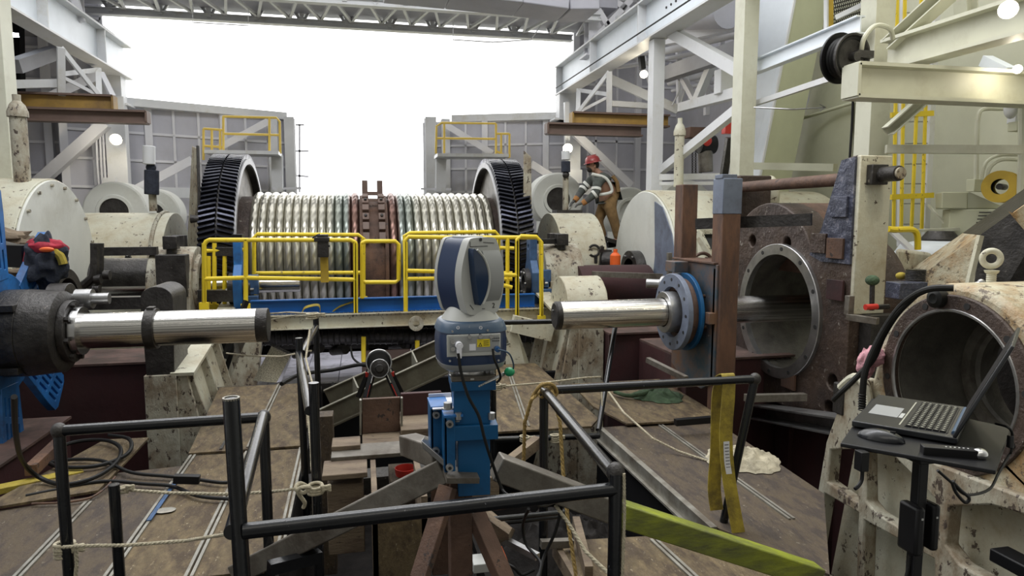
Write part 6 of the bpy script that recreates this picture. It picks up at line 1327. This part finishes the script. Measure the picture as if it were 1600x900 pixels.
t = T('distant_fittings', 'small pale tubes with an orange box seen through the bored casting', 'fittings', A(1255, 440, 7.4))
for x0, y0, x1, y1 in ((1225, 420, 1285, 418), (1230, 436, 1290, 440), (1222, 446, 1262, 400), (1240, 450, 1290, 425)): MB().cyl(A(x0, y0, 7.4), A(x1, y1, 7.3), .025).build('tube', 'white', t)
lab(MB().box(A(1252, 431, 7.2), (.07, .06, .09)).build('orange_box', 'orange', t), 'orange box')
MB().cyl(A(1256, 440, 7.4), V((A(1256, 440, 7.4).x, 7.4, -1.55)), .03).build('stand', 'steeld', t)
pbox(610, 650, 750, 775, 3.9, .3, 'timber_block', 'plyd', 'dark timber block under the red bucket', 'timber')
# ================================================================== HANDRAILS
def hrail(label, rails, posts, joints=(), r=.0235):
    t = T('guard_rail', label, 'guard rail', posts[0][0] if posts else rails[0][0])
    for a, b in rails: MB().cyl(a, b, r).build('rail', 'black', t)
    for a, b in posts: MB().cyl(a, b, r).build('post', 'black', t)
    for a in joints:
        MB().ball(a, r*1.35, 12, 8, sc=(1, 1, 1.1)).build('taped_joint', 'steeld', t)
    return t
zr = .85
def down(p, z=-.0): return V((p.x, p.y, z))
C1, C2 = AZ(380, 830, zr), AZ(962, 764, zr); B1 = AZ(412, 652, zr); A1 = AZ(92, 673, zr); D2 = AZ(850, 610, zr); E2 = AZ(1180, 592, zr)
t = hrail('black pipe guard rail nearest the camera, running across below the instrument', [(C1, C2)], [], (), .0235)
P1t = A(361, 622, 2.02); P1 = V((P1t.x, 2.02, 0))
t = hrail('tall black pipe post left of centre in the foreground', [], [(V((P1t.x, 2.02, P1t.z)), V((P1t.x+.03, 2.0, -.3)))], ()); m = MB(); m.ring(V((P1t.x, 2.02, P1t.z-.004)), Z, .0235, .018, .006, 24); m.build('pipe_rim', 'alu', t)
hrail('black pipe guard rail on the left running along the plywood deck', [(A1, B1)], [(A1, down(A1)), (B1, down(B1))], (A1, B1))
hrail('black pipe rail going from the left rail towards the tall front post', [(B1-V((0, .02, -.01)), V((C1.x-.03, C1.y, C1.z)))], [], ())
C2t = A(962, 738, 2.07)
hrail('black pipe rail receding from the right front corner post', [(V((C2.x, C2.y, C2t.z-.01)), D2)], [(V((C2.x, C2.y, C2t.z)), down(C2, -.3)), (D2, down(D2, -.4))], (C2t,))
E2b = A(1153, 790, 3.25)
hrail('black pipe rail crossing to the right in front of the brown posts', [(D2, E2)], [(E2+V((0, 0, .01)), V((2.0, 3.42, 0)))], (E2,))
s1 = AZ(178, 757, .55); hrail('short black pipe post standing alone on the left deck', [], [(s1, down(s1))], ())
q0, q1, q2 = AZ(494, 510, zr), AZ(472, 552, zr), AZ(484, 642, zr)
hrail('black and worn pipe rail on the far left side of the pit', [(q0, q1), (q1+V((-.02, 0, 0)), q2)], [(q0+Z*.1, down(q0, -.6)), (A(467, 528, q1.y), V((q1.x, q1.y, -.6))), (A(490, 598, q2.y), V((q2.x+.02, q2.y, -.5)))], ())
a_, b_ = A(785, 504, 6.05), A(880, 502, 6.05)
hrail('black pipe rail end meeting the tip of the right polished shaft', [(a_, b_)], [], ())
hrail('leaning black pipe post below the right polished shaft', [], [(A(962, 505, 6.0), AZ(935, 672, .0))], ())
hrail('low black pipe rail at the near edge of the plywood beyond the pit', [(A(772, 687, 5.0), A(936, 681, 5.1))], [(A(770, 560, 5.0), A(772, 760, 5.0))], ())
hrail('black double pipe low in the pit right of the steel post', [(A(765, 812, 3.1), A(885, 800, 3.2)), (A(770, 818, 3.2), A(880, 806, 3.3))], [], (), .014)
bar('grey_tube', A(1012, 562, 5.0), A(1072, 592, 4.6), .04, .04, 'tube', 'grey tube end pointing left above the black rail', 'tube')
bar('steel_pipe', A(785, 842, 3.1), A(840, 870, 2.9), .03, .03, 'steel', 'short bright pipe in the pit near the black cables', 'pipe')
bar('steel_pipe', A(845, 850, 3.3), A(895, 848, 3.3), .04, .04, 'tube', 'short dull pipe at the edge of the lower right floor', 'pipe')
bar('black_pipe', A(420, 888, 2.9), A(500, 868, 3.0), .05, .05, 'black', 'black pipe low in the bottom centre left', 'pipe')
bar('dark_tube', A(1055, 660, 4.9), A(1115, 655, 4.9), .05, .05, 'blackm', 'short black foam tube lying on the overlapping plywood sheet', 'tube')
# ropes
def rope(pts, r, label, mt='rope', k=6): 
    m = MB(); P_ = smooth_path([A(*p) for p in pts], k); 
    m.tube(P_, r*.75, 8)
    L = 0; n = len(P_)
    for ph in (0, 2*PI/3, 4*PI/3):   # three twisted strands
        Q = []; L = 0
        for i, p in enumerate(P_):
            if i: L += (P_[i]-P_[i-1]).length
            d, s_, u = frame(P_[min(i+1, n-1)]-P_[max(i-1, 0)]); a = ph+L/(r*7)*2*PI; Q.append(p+(s_*math.cos(a)+u*math.sin(a))*r*.5)
        m.tube(Q, r*.55, 6)
    return tag(m.build('rope', mt), label, 'rope')
def fine(pts, step):  # resample
    out = [pts[0]]
    for a, b in zip(pts, pts[1:]):
        n = max(1, int(math.hypot(b[0]-a[0], b[1]-a[1])/step))
        out += [tuple(a[j]+(b[j]-a[j])*i/n for j in range(3)) for i in range(1, n+1)]
    return out
rope(fine([(192, 765, 3.35), (260, 770, 3.3), (350, 772, 3.25), (420, 769, 3.2), (470, 763, 3.15)], 6), .008, 'pale rope tied from the lone short post to the pit-side post', k=2)
rope(fine([(98, 855, 3.1), (130, 853, 3.05), (200, 852, 3.0), (290, 845, 2.95), (358, 834, 2.6)], 6), .008, 'lower pale rope tied from the left rail post towards the tall front post', k=2)
rope(fine([(118, 850, 3.1), (120, 880, 3.1), (118, 900, 3.1)], 6), .008, 'loose end of the lower left rope hanging down', k=2)
def knot(px, py, Y, R, n, label, ax=Z, r=.008):
    m = MB(); c_ = A(px, py, Y)
    for k in range(n): m.torus(c_+V((0, 0, (k-n/2)*r*2.0)), ax+V((random.uniform(-.15, .15), random.uniform(-.15, .15), 0)), R, r, 28, 8)
    for k in range(4): m.tube([c_+V((R*.9, -R*.6, (k-2)*.01)), c_+V((R*1.5, -R*.9, .012*(k % 2))), c_+V((R*2.1, -R*.3, (k-2)*.008)), c_+V((R*1.4, 0, 0))], r, 8, 4)
    return tag(m.build('rope_knot', 'rope'), label, 'knot')
knot(101, 855, 3.17, .036, 4, 'rope lashing around the left rail post'); knot(493, 762, 3.15, .03, 3, 'bulky rope knot around the pit-side post')
m = MB(); m.tube([A(480, 760, 3.1), A(468, 755, 3.08), A(462, 764, 3.05), A(474, 770, 3.05), A(484, 762, 3.05), A(470, 762, 3.04), A(466, 770, 3.05), A(476, 785, 3.08), A(474, 793, 3.1)], .009, 8, 6)
tag(m.build('rope_knot', 'rope'), 'tangled rope tail left of the bulky knot', 'knot')
knot(192, 762, 3.35, .022, 2, 'small rope knot on the lone short post', r=.007)
knot(488, 492, 5.6, .045, 3, 'rope knot on top of the far pit-side post'); knot(776, 603, 4.9, .03, 3, 'rope knot beside the blue column'); knot(820, 684, 5.0, .035, 3, 'rope lashing on the low black rail right of the blue column')
knot(867, 683, 5.05, .035, 4, 'rope lashing on the low black rail near its right end')
rope(fine([(420, 490, 8.3), (450, 488, 7.0), (486, 490, 5.6)], 6), .010, 'pale rope from the walkway to the far pit-side post', k=2)
rope(fine([(425, 499, 8.2), (455, 494, 7.0), (486, 494, 5.6)], 6), .010, 'second pale rope just below the first one at the walkway', k=2)
rope(fine([(354, 552, 6.0), (390, 556, 5.8), (440, 557, 5.4), (486, 548, 5.0)], 6), .008, 'pale rope sagging from the left pedestal to the pit rail', k=2)
rope(fine([(484, 515, 4.4), (478, 560, 4.2), (488, 600, 3.9), (480, 640, 3.7), (486, 700, 3.5), (487, 735, 3.3)], 6), .007, 'pale rope running down along the pit-side posts', k=2)
rope(fine([(780, 604, 4.9), (850, 598, 5.1), (915, 590, 5.4), (938, 589, 5.6)], 6), .009, 'pale rope from the blue column knot to the leaning black post', k=2)
rope(fine([(948, 608, 5.5), (975, 645, 4.9), (1020, 685, 4.6), (1060, 705, 4.5), (1112, 722, 4.3)], 6), .009, 'pale rope lying across the right plywood floor', k=2)
rope(fine([(940, 600, 5.4), (941, 650, 5.3), (940, 700, 5.3)], 6), .008, 'pale rope hanging down the leaning black post', k=2)
rope(fine([(975, 740, 2.04), (976, 800, 2.04), (974, 860, 2.04), (972, 905, 2.04)], 5), .0055, 'thin pale rope hanging behind the right front corner post', k=2)
rope(fine([(868, 790, 2.6), (890, 820, 2.5), (915, 862, 2.4), (950, 895, 2.3)], 6), .008, 'pale rope sagging below the front rail towards the corner post', k=2)
rope(fine([(850, 606, 3.36), (830, 625, 3.3), (820, 660, 3.3), (818, 728, 3.3)], 6), .010, 'tan rope hanging in a loop left of the rear corner post', 'ropey', 2)
rope(fine([(862, 610, 3.3), (875, 660, 3.2), (880, 740, 3.1), (888, 820, 3.0), (900, 900, 2.9)], 6), .010, 'tan rope hanging down right of the rear corner post', 'ropey', 2)
m = MB(); c_ = D2
for k in range(3): m.torus(c_+V((.02*k-.01, 0, .0)), V((1, .2, .3*k-.2)), .035, .009, 24, 8)
m.tube([c_+V((-.07, -.02, -.03)), c_+V((-.03, -.04, .035)), c_+V((.03, -.04, .04)), c_+V((.06, -.03, -.01)), c_+V((.02, -.05, -.03))], .010, 8, 5)
tag(m.build('rope_knot', 'ropey'), 'tan rope wrapped around the rear corner of the black rail', 'knot')
# cables on left deck
zd = .035
def gcable(pts, r, label, mt='cable'):
    m = MB(); m.tube([AZ(x, y, z) for x, y, z in pts], r, 8, 7); return tag(m.build('cable', mt), label, 'cable')
gcable([(22, 620, .9), (25, 680, .6), (35, 720, .25), (60, 745, .08), (100, 757, .05), (150, 745, .06), (182, 722, .06), (188, 700, .07), (165, 688, .07), (120, 690, .07), (80, 705, .06), (75, 722, .06), (100, 730, .06), (150, 728, .06), (190, 715, .06), (205, 700, .07), (200, 685, .08), (170, 680, .08)], .014, 'thick black cable coiled on the left deck under the blue spider')
gcable([(70, 724, .06), (110, 718, .06), (160, 720, .06), (205, 738, .04), (260, 744, .03), (300, 748, .03), (345, 754, .03), (365, 752, .03)], .012, 'black cable running from the coil along the left deck')
gcable([(40, 775, .03), (90, 765, .03), (160, 752, .04), (225, 756, .03), (270, 760, .03), (310, 775, .03), (365, 780, .03)], .012, 'second black cable running across the left deck joints')
gcable([(50, 787, .02), (100, 785, .02), (140, 778, .02), (165, 762, .03), (180, 745, .04)], .007, 'thin brownish cord on the left deck', 'rust')
m = MB(); m.box(AZ(60, 752, .02), (.5, .10, .04), Matrix.Rotation(.5, 3, 'Z')); tag(m.build('yellow_bar', 'strap', bevel=.004), 'dirty yellow bar half hidden under the coiled cable', 'bar')
bar('orange_pipe', AZ(48, 735, .1), AZ(95, 690, .1), .07, .07, 'rust', 'short rusty pipe at the left edge of the deck', 'pipe')
m = MB(); m.ball(AZ(258, 797, .01), .04, sc=(1.5, 1, .15), noise=.012); tag(m.build('dust_patch', 'alu'), 'small heap of pale dust on the left deck', 'dust')
# straps on right rail
t = T('ratchet_strap', 'dirty yellow webbing strap hung over the right black rail', 'strap', A(1135, 835, 3.2))
m = MB(); m.ribbon([A(1128, 594, 3.45), A(1122, 620, 3.46), A(1120, 700, 3.44), A(1116, 760, 3.42), A(1120, 797, 3.4)], .080, .006, (1, 0, 0)); m.build('rear_fall', 'strap', t)
m = MB(); m.ribbon([A(1125, 592, 3.44), A(1130, 586, 3.40), A(1138, 587, 3.35), A(1138, 620, 3.33), A(1134, 680, 3.33), A(1138, 740, 3.32), A(1146, 790, 3.3), A(1155, 838, 3.28)], .078, .006, (1, 0, 0)); m.build('front_fall', 'strap', t)
m = MB(); m.ribbon([A(1135, 690, 3.322), A(1136, 720, 3.32), A(1140, 745, 3.318)], .035, .003, (1, 0, 0)); m.build('care_label', 'paper', t)
m = MB()
for k in range(9): p_ = A(1135.3+k*.35, 695+k*5, 3.318); m.box(p_, (.024, .001, .0035))
m.build('label_print', 'ink', t)
# rags
c_ = AZ(1162, 722, 0); cloth_heap(V((c_.x, c_.y, .002)), .25, .10, 'rag', 'rag', 'crumpled stained white rag on the right plywood floor behind the strap', seed=2)
c_ = AZ(1028, 620, .035); cloth_heap(V((c_.x, c_.y, .037)), .24, .08, 'rag', 'ragg', 'dark green rag on the overlapping plywood sheet', seed=9)
gcable([(960, 612, .08), (980, 618, .07), (1005, 615, .09), (1020, 605, .10), (990, 606, .08)], .02, 'dark green cloth strip beside the dark green rag', 'ragg')
# pit cables
cable([(822, 776, 2.3), (840, 790, 2.3), (862, 787, 2.4), (872, 778, 2.5), (876, 752, 2.7), (868, 762, 2.7)], .005, 'thin grey cable looping around the front rail')
cable([(826, 795, 2.7), (817, 820, 2.8), (822, 850, 2.8), (845, 880, 2.7), (838, 905, 2.6)], .007, 'black cable hanging in the pit beside the steel brace')
cable([(878, 790, 2.6), (868, 830, 2.6), (850, 870, 2.6), (842, 905, 2.5)], .007, 'black cable slanting down behind the front rail')
cable([(740, 870, 3.0), (770, 873, 3.0), (800, 885, 2.9), (815, 898, 2.9), (835, 890, 2.9)], .007, 'black cable curling on the pit floor')
cable([(782, 855, 3.0), (792, 880, 2.9), (798, 900, 2.8)], .008, 'orange cable on the pit floor', 'orange')
cable([(440, 600, 6.6), (470, 585, 7.0), (520, 578, 7.2), (560, 570, 7.2), (575, 572, 7.2)], .02, 'black hose arching over the pale floor plates')
cable([(520, 600, 6.6), (535, 606, 6.8), (560, 590, 7.0), (600, 590, 7.0)], .018, 'second black hose behind the red-legged stand')
cable([(548, 542, 8.2), (552, 560, 8.0), (568, 572, 7.8)], .012, 'thin black cable below the walkway')
# ================================================================== LAPTOP STAND
zt = 1.115; TC = [AZ(1313, 692, zt), AZ(1556, 735, zt), AZ(1580, 668, zt), AZ(1362, 622, zt)]
t = T('laptop_stand', 'black tray stand on a black pole carrying the laptop in the right foreground', 'stand', (TC[0].lerp(TC[2], .5)).to_tuple())
m = MB(); m.plate([(p_.x, p_.y) for p_ in TC], [], (0, 0, zt-.012), X, Yv, (0, 0, .012)); m.build('tray', 'blackm', t, .003)
pc = AZ(1440, 700, zt-.012); pc = V((pc.x, pc.y, zt-.012))
MB().sec(pc, V((pc.x, pc.y, .0)), .030, .030).build('pole', 'blackm', t, .003)
MB().box(pc-Z*.02, (.07, .07, .03)).build('collar', 'blackm', t, .003)
pb_ = A(1438, 820, pc.y)
m = MB(); m.box((pc.x-.028, pc.y-.01, pb_.z), (.028, .07, .14)); m.box((pc.x+.034, pc.y, pb_.z+.002), (.024, .07, .135)); pw = m.build('power_brick', 'blackm', t, .008)
m = MB(); m.box((pc.x-.026, pc.y-.046, pb_.z+.04), (.005, .002, .005)); m.box((pc.x+.032, pc.y-.036, pb_.z+.035), (.005, .002, .005)); m.build('indicator', 'grey', pw)
c_ = AZ(1347, 707, zt-.012); m = MB(); m.box((c_.x, c_.y, zt-.035), (.025, .03, .055)); m.tube([V((c_.x+.004, c_.y, zt-.06)), V((c_.x+.004, c_.y, zt-.09)), V((c_.x-.01, c_.y-.005, zt-.105)), V((c_.x-.025, c_.y-.01, zt-.11))], .0055, 8, 4); m.build('clamp_screw', 'blackm', t, .002)
zl = 1.137; L0, L1, L3 = AZ(1331, 657, zl), AZ(1496, 685, zl), AZ(1383, 622, zl)
ud = (L1-L0); vd = (L3-L0); vd = (vd-ud*(vd.dot(ud)/ud.length_squared)); ud_ = ud.normalized(); vd_ = vd.normalized(); LW = vd.length*1.12; LD = ud.length
t = T('laptop', 'open black laptop on the tray with its screen leaning to the right', 'laptop', L0)
Ml = Matrix((ud_, vd_, Z)).transposed()
def lp(u, v, h=0): return L0+ud_*u+vd_*v+Z*h
def lbox(u0, u1, v0, v1, h0, h1, name, mt, par, bev=0):
    m = MB(); m.box(lp((u0+u1)/2, (v0+v1)/2, (h0+h1)/2), (abs(u1-u0), abs(v1-v0), abs(h1-h0)), Ml); return m.build(name, mt, par, bev)
lbox(0, LD, 0, LW, -.018, 0, 'base', 'screen', t, .003)
kb = lbox(LD*.50, LD*.90, LW*.08, LW*.92, 0, .0015, 'keyboard_bed', 'blackm', t)
m = MB(); m2 = MB(); r_n, c_n = 6, 15
for i in range(r_n):
    for j in range(c_n):
        u0 = LD*.51+LD*.38*i/r_n; v0 = LW*.09+LW*.82*j/c_n; du = LD*.38/r_n*.84; dv = LW*.82/c_n*.84
        m.box(lp(u0+du/2, v0+dv/2, .003), (du, dv, .003), Ml); m2.box(lp(u0+du*.5, v0+dv*.5, .0047), (du*.42, dv*.34, .0004), Ml)
m.build('keys', 'blackm', kb); m2.build('key_legends', 'key', kb)
lbox(LD*.08, LD*.38, LW*.30, LW*.62, 0, .001, 'touchpad', 'greyd', t); lbox(LD*.39, LD*.43, LW*.30, LW*.45, 0, .002, 'touchpad_button', 'grey', t)
lbox(LD*.44, LD*.455, LW*.1, LW*.9, 0, .001, 'palm_edge', 'key', t)
sa = math.radians(23); sd_ = (ud_*math.sin(sa)+Z*math.cos(sa)); sn_ = (ud_*math.cos(sa)-Z*math.sin(sa))
Ms = Matrix((sd_, vd_, sn_)).transposed(); hs_ = LD*1.1
sc_ = MB().box(lp(LD-.008, LW/2, .0)+sd_*hs_/2, (hs_, LW, .010), Ms).build('screen_lid', 'screen', t, .003)
MB().box(lp(LD-.008, LW/2, .0)+sd_*hs_/2-sn_*.0055, (hs_*.86, LW*.92, .001), Ms).build('display', 'blackm', sc_)
m = MB(); m.cyl(lp(LD-.012, LW*.1, .002), lp(LD-.012, LW*.9, .002), .007, n=12); m.build('hinge', 'slate', t)
# mouse
mc = AZ(1376, 684, zt+.004); t = T('computer_mouse', 'shiny black computer mouse on the front edge of the tray', 'mouse', mc)
m = MB(); m.ball(V((mc.x, mc.y, zt)), .056, 28, 16, sc=(1.12, .62, .52), R=Matrix.Rotation(math.atan2(ud_.y, ud_.x), 3, 'Z')); m.build('shell', 'black', t)
m = MB(); m.box(V((mc.x, mc.y, zt+.025))+ud_*.030, (.014, .005, .008), Ml); m.build('scroll_wheel', 'blackm', t, .001)
rc0, rc1 = AZ(1440, 702, zt+.01), AZ(1525, 709, zt+.01)
t = T('remote_control', 'black handheld remote with a silver domed end beside the mouse', 'remote control', rc0.lerp(rc1, .5))
MB().sec(rc0, rc1, .034, .024).build('body', 'blackm', t, .002)
MB().ball(rc1+(rc1-rc0).normalized()*.008, .019, 20, 12, sc=(1.1, 1.0, .85)).build('silver_dome', 'silver', t)
m = MB()
for k in range(6): q_ = rc0.lerp(rc1, .45+.08*k); m.box(q_+Z*.0125, (.004, .006, .001), Ml)
m.build('buttons', 'grey', t)
cable([(1556, 662, 1.55), (1575, 668, 1.5), (1582, 680, 1.5), (1580, 705, 1.5), (1576, 712, 1.5), (1560, 740, 1.45), (1545, 765, 1.4), (1510, 773, 1.35), (1488, 755, 1.3), (1465, 735, 1.3)], .0035, 'black cable drooping from the laptop screen to the pole')
cable([(1488, 755, 1.3), (1494, 770, 1.3), (1508, 785, 1.3), (1514, 778, 1.3), (1500, 765, 1.3), (1488, 752, 1.3)], .004, 'small loop of black cable behind the pole')
m = MB(); m.box(A(1578, 690, 1.5), (.012, .012, .035)); tag(m.build('cable_plug', 'blackm', bevel=.002), 'small black ferrite plug on the drooping cable', 'plug')
cable([(1422, 868, pc.y), (1420, 885, pc.y), (1415, 905, pc.y)], .005, 'thin black lead below the power brick')
# ================================================================== WORKER
def skin(name, mt, joints, edges, par, root=0, sub=1):
    me = bpy.data.meshes.new(name); base = BASE[par.name]
    me.from_pydata([tuple(V(p)-base) for p, r in joints], edges, []); o = bpy.data.objects.new(name, me); C.objects.link(o); o.parent = par; BASE[o.name] = base
    sk = o.modifiers.new('skin', 'SKIN'); sk.use_smooth_shade = True
    for i, (p, r) in enumerate(joints):
        rr = r if isinstance(r, tuple) else (r, r)
        me.skin_vertices[0].data[i].radius = rr; me.skin_vertices[0].data[i].use_root = (i == root)
    s = o.modifiers.new('s', 'SUBSURF'); s.levels = sub; s.render_levels = sub+1
    me.materials.append(M[mt] if isinstance(mt, str) else mt); return o
WY = 11.75
def w(px, py, dy=0): return A(px, py, WY+dy)
w0 = V((w(948, 378).x, WY, w(948, 378).z))
t = T('person', 'person in red hard hat, grey-green jacket and brown bib overalls leaning over the cream casing', 'person', w0)
pel, che, nek, hd = w(954, 316), w(944, 284), w(934, 270), w(927, 259)
shN, shF = w(934, 281, -.20), w(929, 277, .20); hN, hF = w(952, 322, -.10), w(944, 322, .10)
elN, elF = w(931, 302, -.27), w(912, 294, .25); wrN, wrF = w(913, 316, -.22), w(900, 311, .16)
knN, knF = w(960, 346, -.12), w(934, 346, .12); anN, anF = w(966, 374, -.10), w(944, 372, .12)
J = [(pel, .15), (w(950, 298), (.13, .17)), (che, (.14, .20)), (nek, .065), (hd-Z*.03, .07), (shN, .075), (elN, .05), (wrN, .03), (shF, .075), (elF, .05), (wrF, .03), (hN, .10), (knN, .065), (anN, .045), (hF, .10), (knF, .065), (anF, .045), (anN+V((-.14, 0, -.05)), .04), (anF+V((-.14, 0, -.05)), .04), (hd+Z*.04, .085)]
Eg = [(0, 1), (1, 2), (2, 3), (3, 4), (4, 19), (2, 5), (5, 6), (6, 7), (2, 8), (8, 9), (9, 10), (0, 11), (11, 12), (12, 13), (0, 14), (14, 15), (15, 16), (13, 17), (16, 18)]
skin('body', 'skin', J, Eg, t)
JJ = [(w(949, 300), (.16, .20)), (che, (.165, .225)), (nek+V((0, 0, -.03)), .09), (shN, .10), (elN, .078), (wrN.lerp(elN, .25), .06), (shF, .10), (elF, .078), (wrF.lerp(elF, .25), .06), (w(951, 312), (.15, .19))]
skin('jacket', 'jacket', JJ, [(0, 1), (1, 2), (1, 3), (3, 4), (4, 5), (1, 6), (6, 7), (7, 8), (0, 9)], t)
OO = [(w(953, 312), (.175, .205)), (w(958, 298, 0), (.12, .17)), (w(957, 286), (.07, .14)), (hN, .125), (knN, .092), (anN, .075), (hF, .125), (knF, .092), (anF, .075)]
skin('overalls', 'bib', OO, [(0, 1), (1, 2), (0, 3), (3, 4), (4, 5), (0, 6), (6, 7), (7, 8)], t)
for nm, a, b in (('near', shN, elN), ('far', shF, elF)):
    d = (b-a); m = MB(); m.cyl(a+d*.62, a+d*.80, .088, .084, 20); m.build('reflective_band', 'refl', t)
for a, b in ((elN, wrN), (elF, wrF)):
    d = b-a; m = MB(); m.cyl(a+d*.02, a+d*.20, .083, .078, 20); m.build('reflective_band', 'refl', t)
    m = MB(); m.cyl(a+d*.55, a+d*.95, .062, .052, 18); m.build('dark_sleeve', 'gloved', t)
m = MB(); m.tube([w(925, 272, -.21), w(944, 277, -.24), w(953, 287, -.24), w(956, 299, -.22), w(946, 303, -.24), w(936, 304, -.20)], .028, 8, 4); m.build('reflective_stripe', 'refl', t)
m = MB(); m.tube([w(957, 275, -.14), w(964, 285, -.15), w(966, 300, -.16)], .035, 8, 4); m.build('shoulder_strap', 'bib', t)
def hand(wr, dr, label):
    d = V(dr).normalized(); dd, s_, u = frame(d); c_ = wr+d*.05
    JH = [(wr-d*.02, .030), (wr+d*.04, (.042, .026)), (wr+d*.09, (.045, .022))]; EH = [(0, 1), (1, 2)]
    for k, o_ in enumerate((-.033, -.011, .011, .033)):
        n = len(JH); L_ = (.05, .062, .058, .045)[k]; JH += [(wr+d*(.10+L_*.4)+s_*o_, .011), (wr+d*(.10+L_)+s_*o_-Z*.035, .010)]; EH += [(2, n), (n, n+1)]
    n = len(JH); JH += [(wr+d*.06+s_*.055, .013), (wr+d*.10+s_*.065-Z*.02, .011)]; EH += [(1, n), (n, n+1)]
    return lab(skin('gloved_hand', 'gloved', JH, EH, t), label)
hand(wrN.lerp(wrN+V((-.1, 0, -.04)), .2), (-1, .1, -.35), 'grey work glove'); hand(wrF, (-.8, 0, -.7), 'grey work glove')
for a, b in ((elN, wrN), (elF, wrF)):
    d = b-a; m = MB(); m.cyl(a+d*.88, a+d*1.18, .056, .044, 18); m.build('glove_cuff', 'glove', t)
for an in (anN, anF): 
    m = MB(); m.tube([an+Z*.02, an-Z*.06, an+V((-.10, 0, -.09)), an+V((-.20, 0, -.10))], .055, 12, 3); m.build('boot', 'rubber', t)
# head: face, hair, hat
hc2 = w(926, 259); Rh = Matrix.Rotation(math.radians(-14), 3, 'Y')
hd_ = MB(); hd_.ball(hc2, .105, 20, 14, sc=(.95, .78, 1.15), R=Rh); hd_.ball(hc2+V((-.105, 0, -.01)), .022, 10, 8, sc=(1, .8, 1.2)); hd_.ball(hc2+V((.01, -.085, -.01)), .028, 10, 8, sc=(.8, .4, 1.2)); hd_.ball(hc2+V((-.095, 0, -.05)), .018, 10, 6, sc=(.7, 1.4, .5)); hd_.build('head', 'skin', t)
m = MB(); m.ball(hc2+V((-.048, 0, -.062)), .068, 16, 10, sc=(.9, .9, .85)); m.build('beard', 'hair', t)
m = MB(); m.ball(hc2+V((.03, 0, .02)), .105, 16, 10, sc=(.85, .84, 1.0)); m.build('hair', 'hair', t)
m = MB(); m.box(hc2+V((-.088, -.02, .025)), (.03, .10, .03)); m.build('safety_glasses', 'navyg', t, .004)
m = MB(); ax_ = V((-.22, 0, 1)).normalized(); m.lathe(hc2+V((.0, 0, .055)), ax_, [(.165, -.004), (.165, .004), (.135, .012), (.132, .05), (.115, .09), (.075, .12), (.03, .13), (0, .132)], 28); m.lathe(hc2+V((0, 0, .055)), ax_, [(0, .05), (.12, .0), (.165, -.004)], 28); m.build('hard_hat', 'helmet', t)
m = MB(); m.sec(hc2+ax_*.185+V((-.08, 0, -.02)), hc2+ax_*.185+V((.10, 0, .02)), .03, .012); m.build('hat_ridge', 'helmet', t)
m = MB(); m.hexa([w(930, 372, -.4), w(975, 385, -.4), w(975, 385, .4), w(930, 372, .4), w(930, 366, -.4)-Z*.0, w(975, 378, -.4), w(975, 378, .4), w(930, 366, .4)]); tag(m.build('step_plate', 'steeld'), 'dark plate the worker stands on', 'plate')
# finishing: mark everything seen as one scene
GR_ = {'roof_truss': 'lattice trusses at the roof edge', 'hanging_conduit': 'conduit loops under the roof edge', 'header_beam': 'header beams on the back walls', 'door_post': 'posts at the ends of the back walls',
 'crane_girder': 'crane girders along both sides', 'steel_column': 'steel columns of the hall', 'diagonal_brace': 'diagonal steel braces', 'horizontal_brace': 'horizontal steel struts', 'lattice_bracket': 'lattice brackets under the crane girders',
 'hoist_beam': 'hoist beams under the lattice brackets', 'flood_lamp': 'flood lamps', 'yellow_landing': 'yellow landings on the back walls', 'landing_post': 'posts under the yellow landings', 'junction_box': 'junction boxes',
 'wall_conduit': 'conduits on the walls', 'runway_beam': 'cream beams at the top right', 'herringbone_gear': 'herringbone gears at the drum ends', 'guard_plate': 'cream plates beside the gears', 'safety_railing': 'yellow railings in front of the drum',
 'lifting_strap': 'yellow straps on the walkway', 'yellow_stub_post': 'yellow stub posts under the walkway', 'gear_casing': 'round-topped gear casings', 'fan_housing': 'round fan housings', 'guide_post': 'guide posts on the casings',
 'pillow_bearing': 'bearing blocks of the small shafts', 'small_shaft': 'slim polished shafts', 'blue_bracket': 'blue brackets on the small shafts', 'dark_sleeve': 'dark sleeves behind the shafts', 'linkage': 'dark lever linkages',
 'ribbed_pedestal': 'ribbed cream pedestals', 'big_shaft': 'big polished shafts', 'maroon_box_beam': 'maroon box structures', 'square_post': 'brown square posts', 'plywood_sheet': 'plywood deck sheets', 'timber_block': 'timber blocks in the pit',
 'timber_plank': 'timber planks in the pit', 'pit_timber': 'dark timbers at the pit bottom', 'timber_strut': 'timber struts in the pit', 'guard_rail': 'black pipe guard rails', 'rope': 'ropes tied between the posts', 'rope_knot': 'rope knots',
 'cable': 'cables', 'black_hose': 'black hoses on the foreground casting', 'rag': 'rags on the right deck', 'tarp': 'dark tarps in the pit', 'cream_gusset': 'cream gusset plates', 'tie_bar': 'dark bars on the small shaft line', 'steel_pipe': 'loose pipes in the pit'}
for o in C.objects:
    if o.parent is None and o.get('label') and not o.get('kind'):
        b = o.name.split('.')[0]
        if b in GR_ and sum(1 for q in C.objects if q.parent is None and q.name.split('.')[0] == b) > 1: o['group'] = GR_[b]
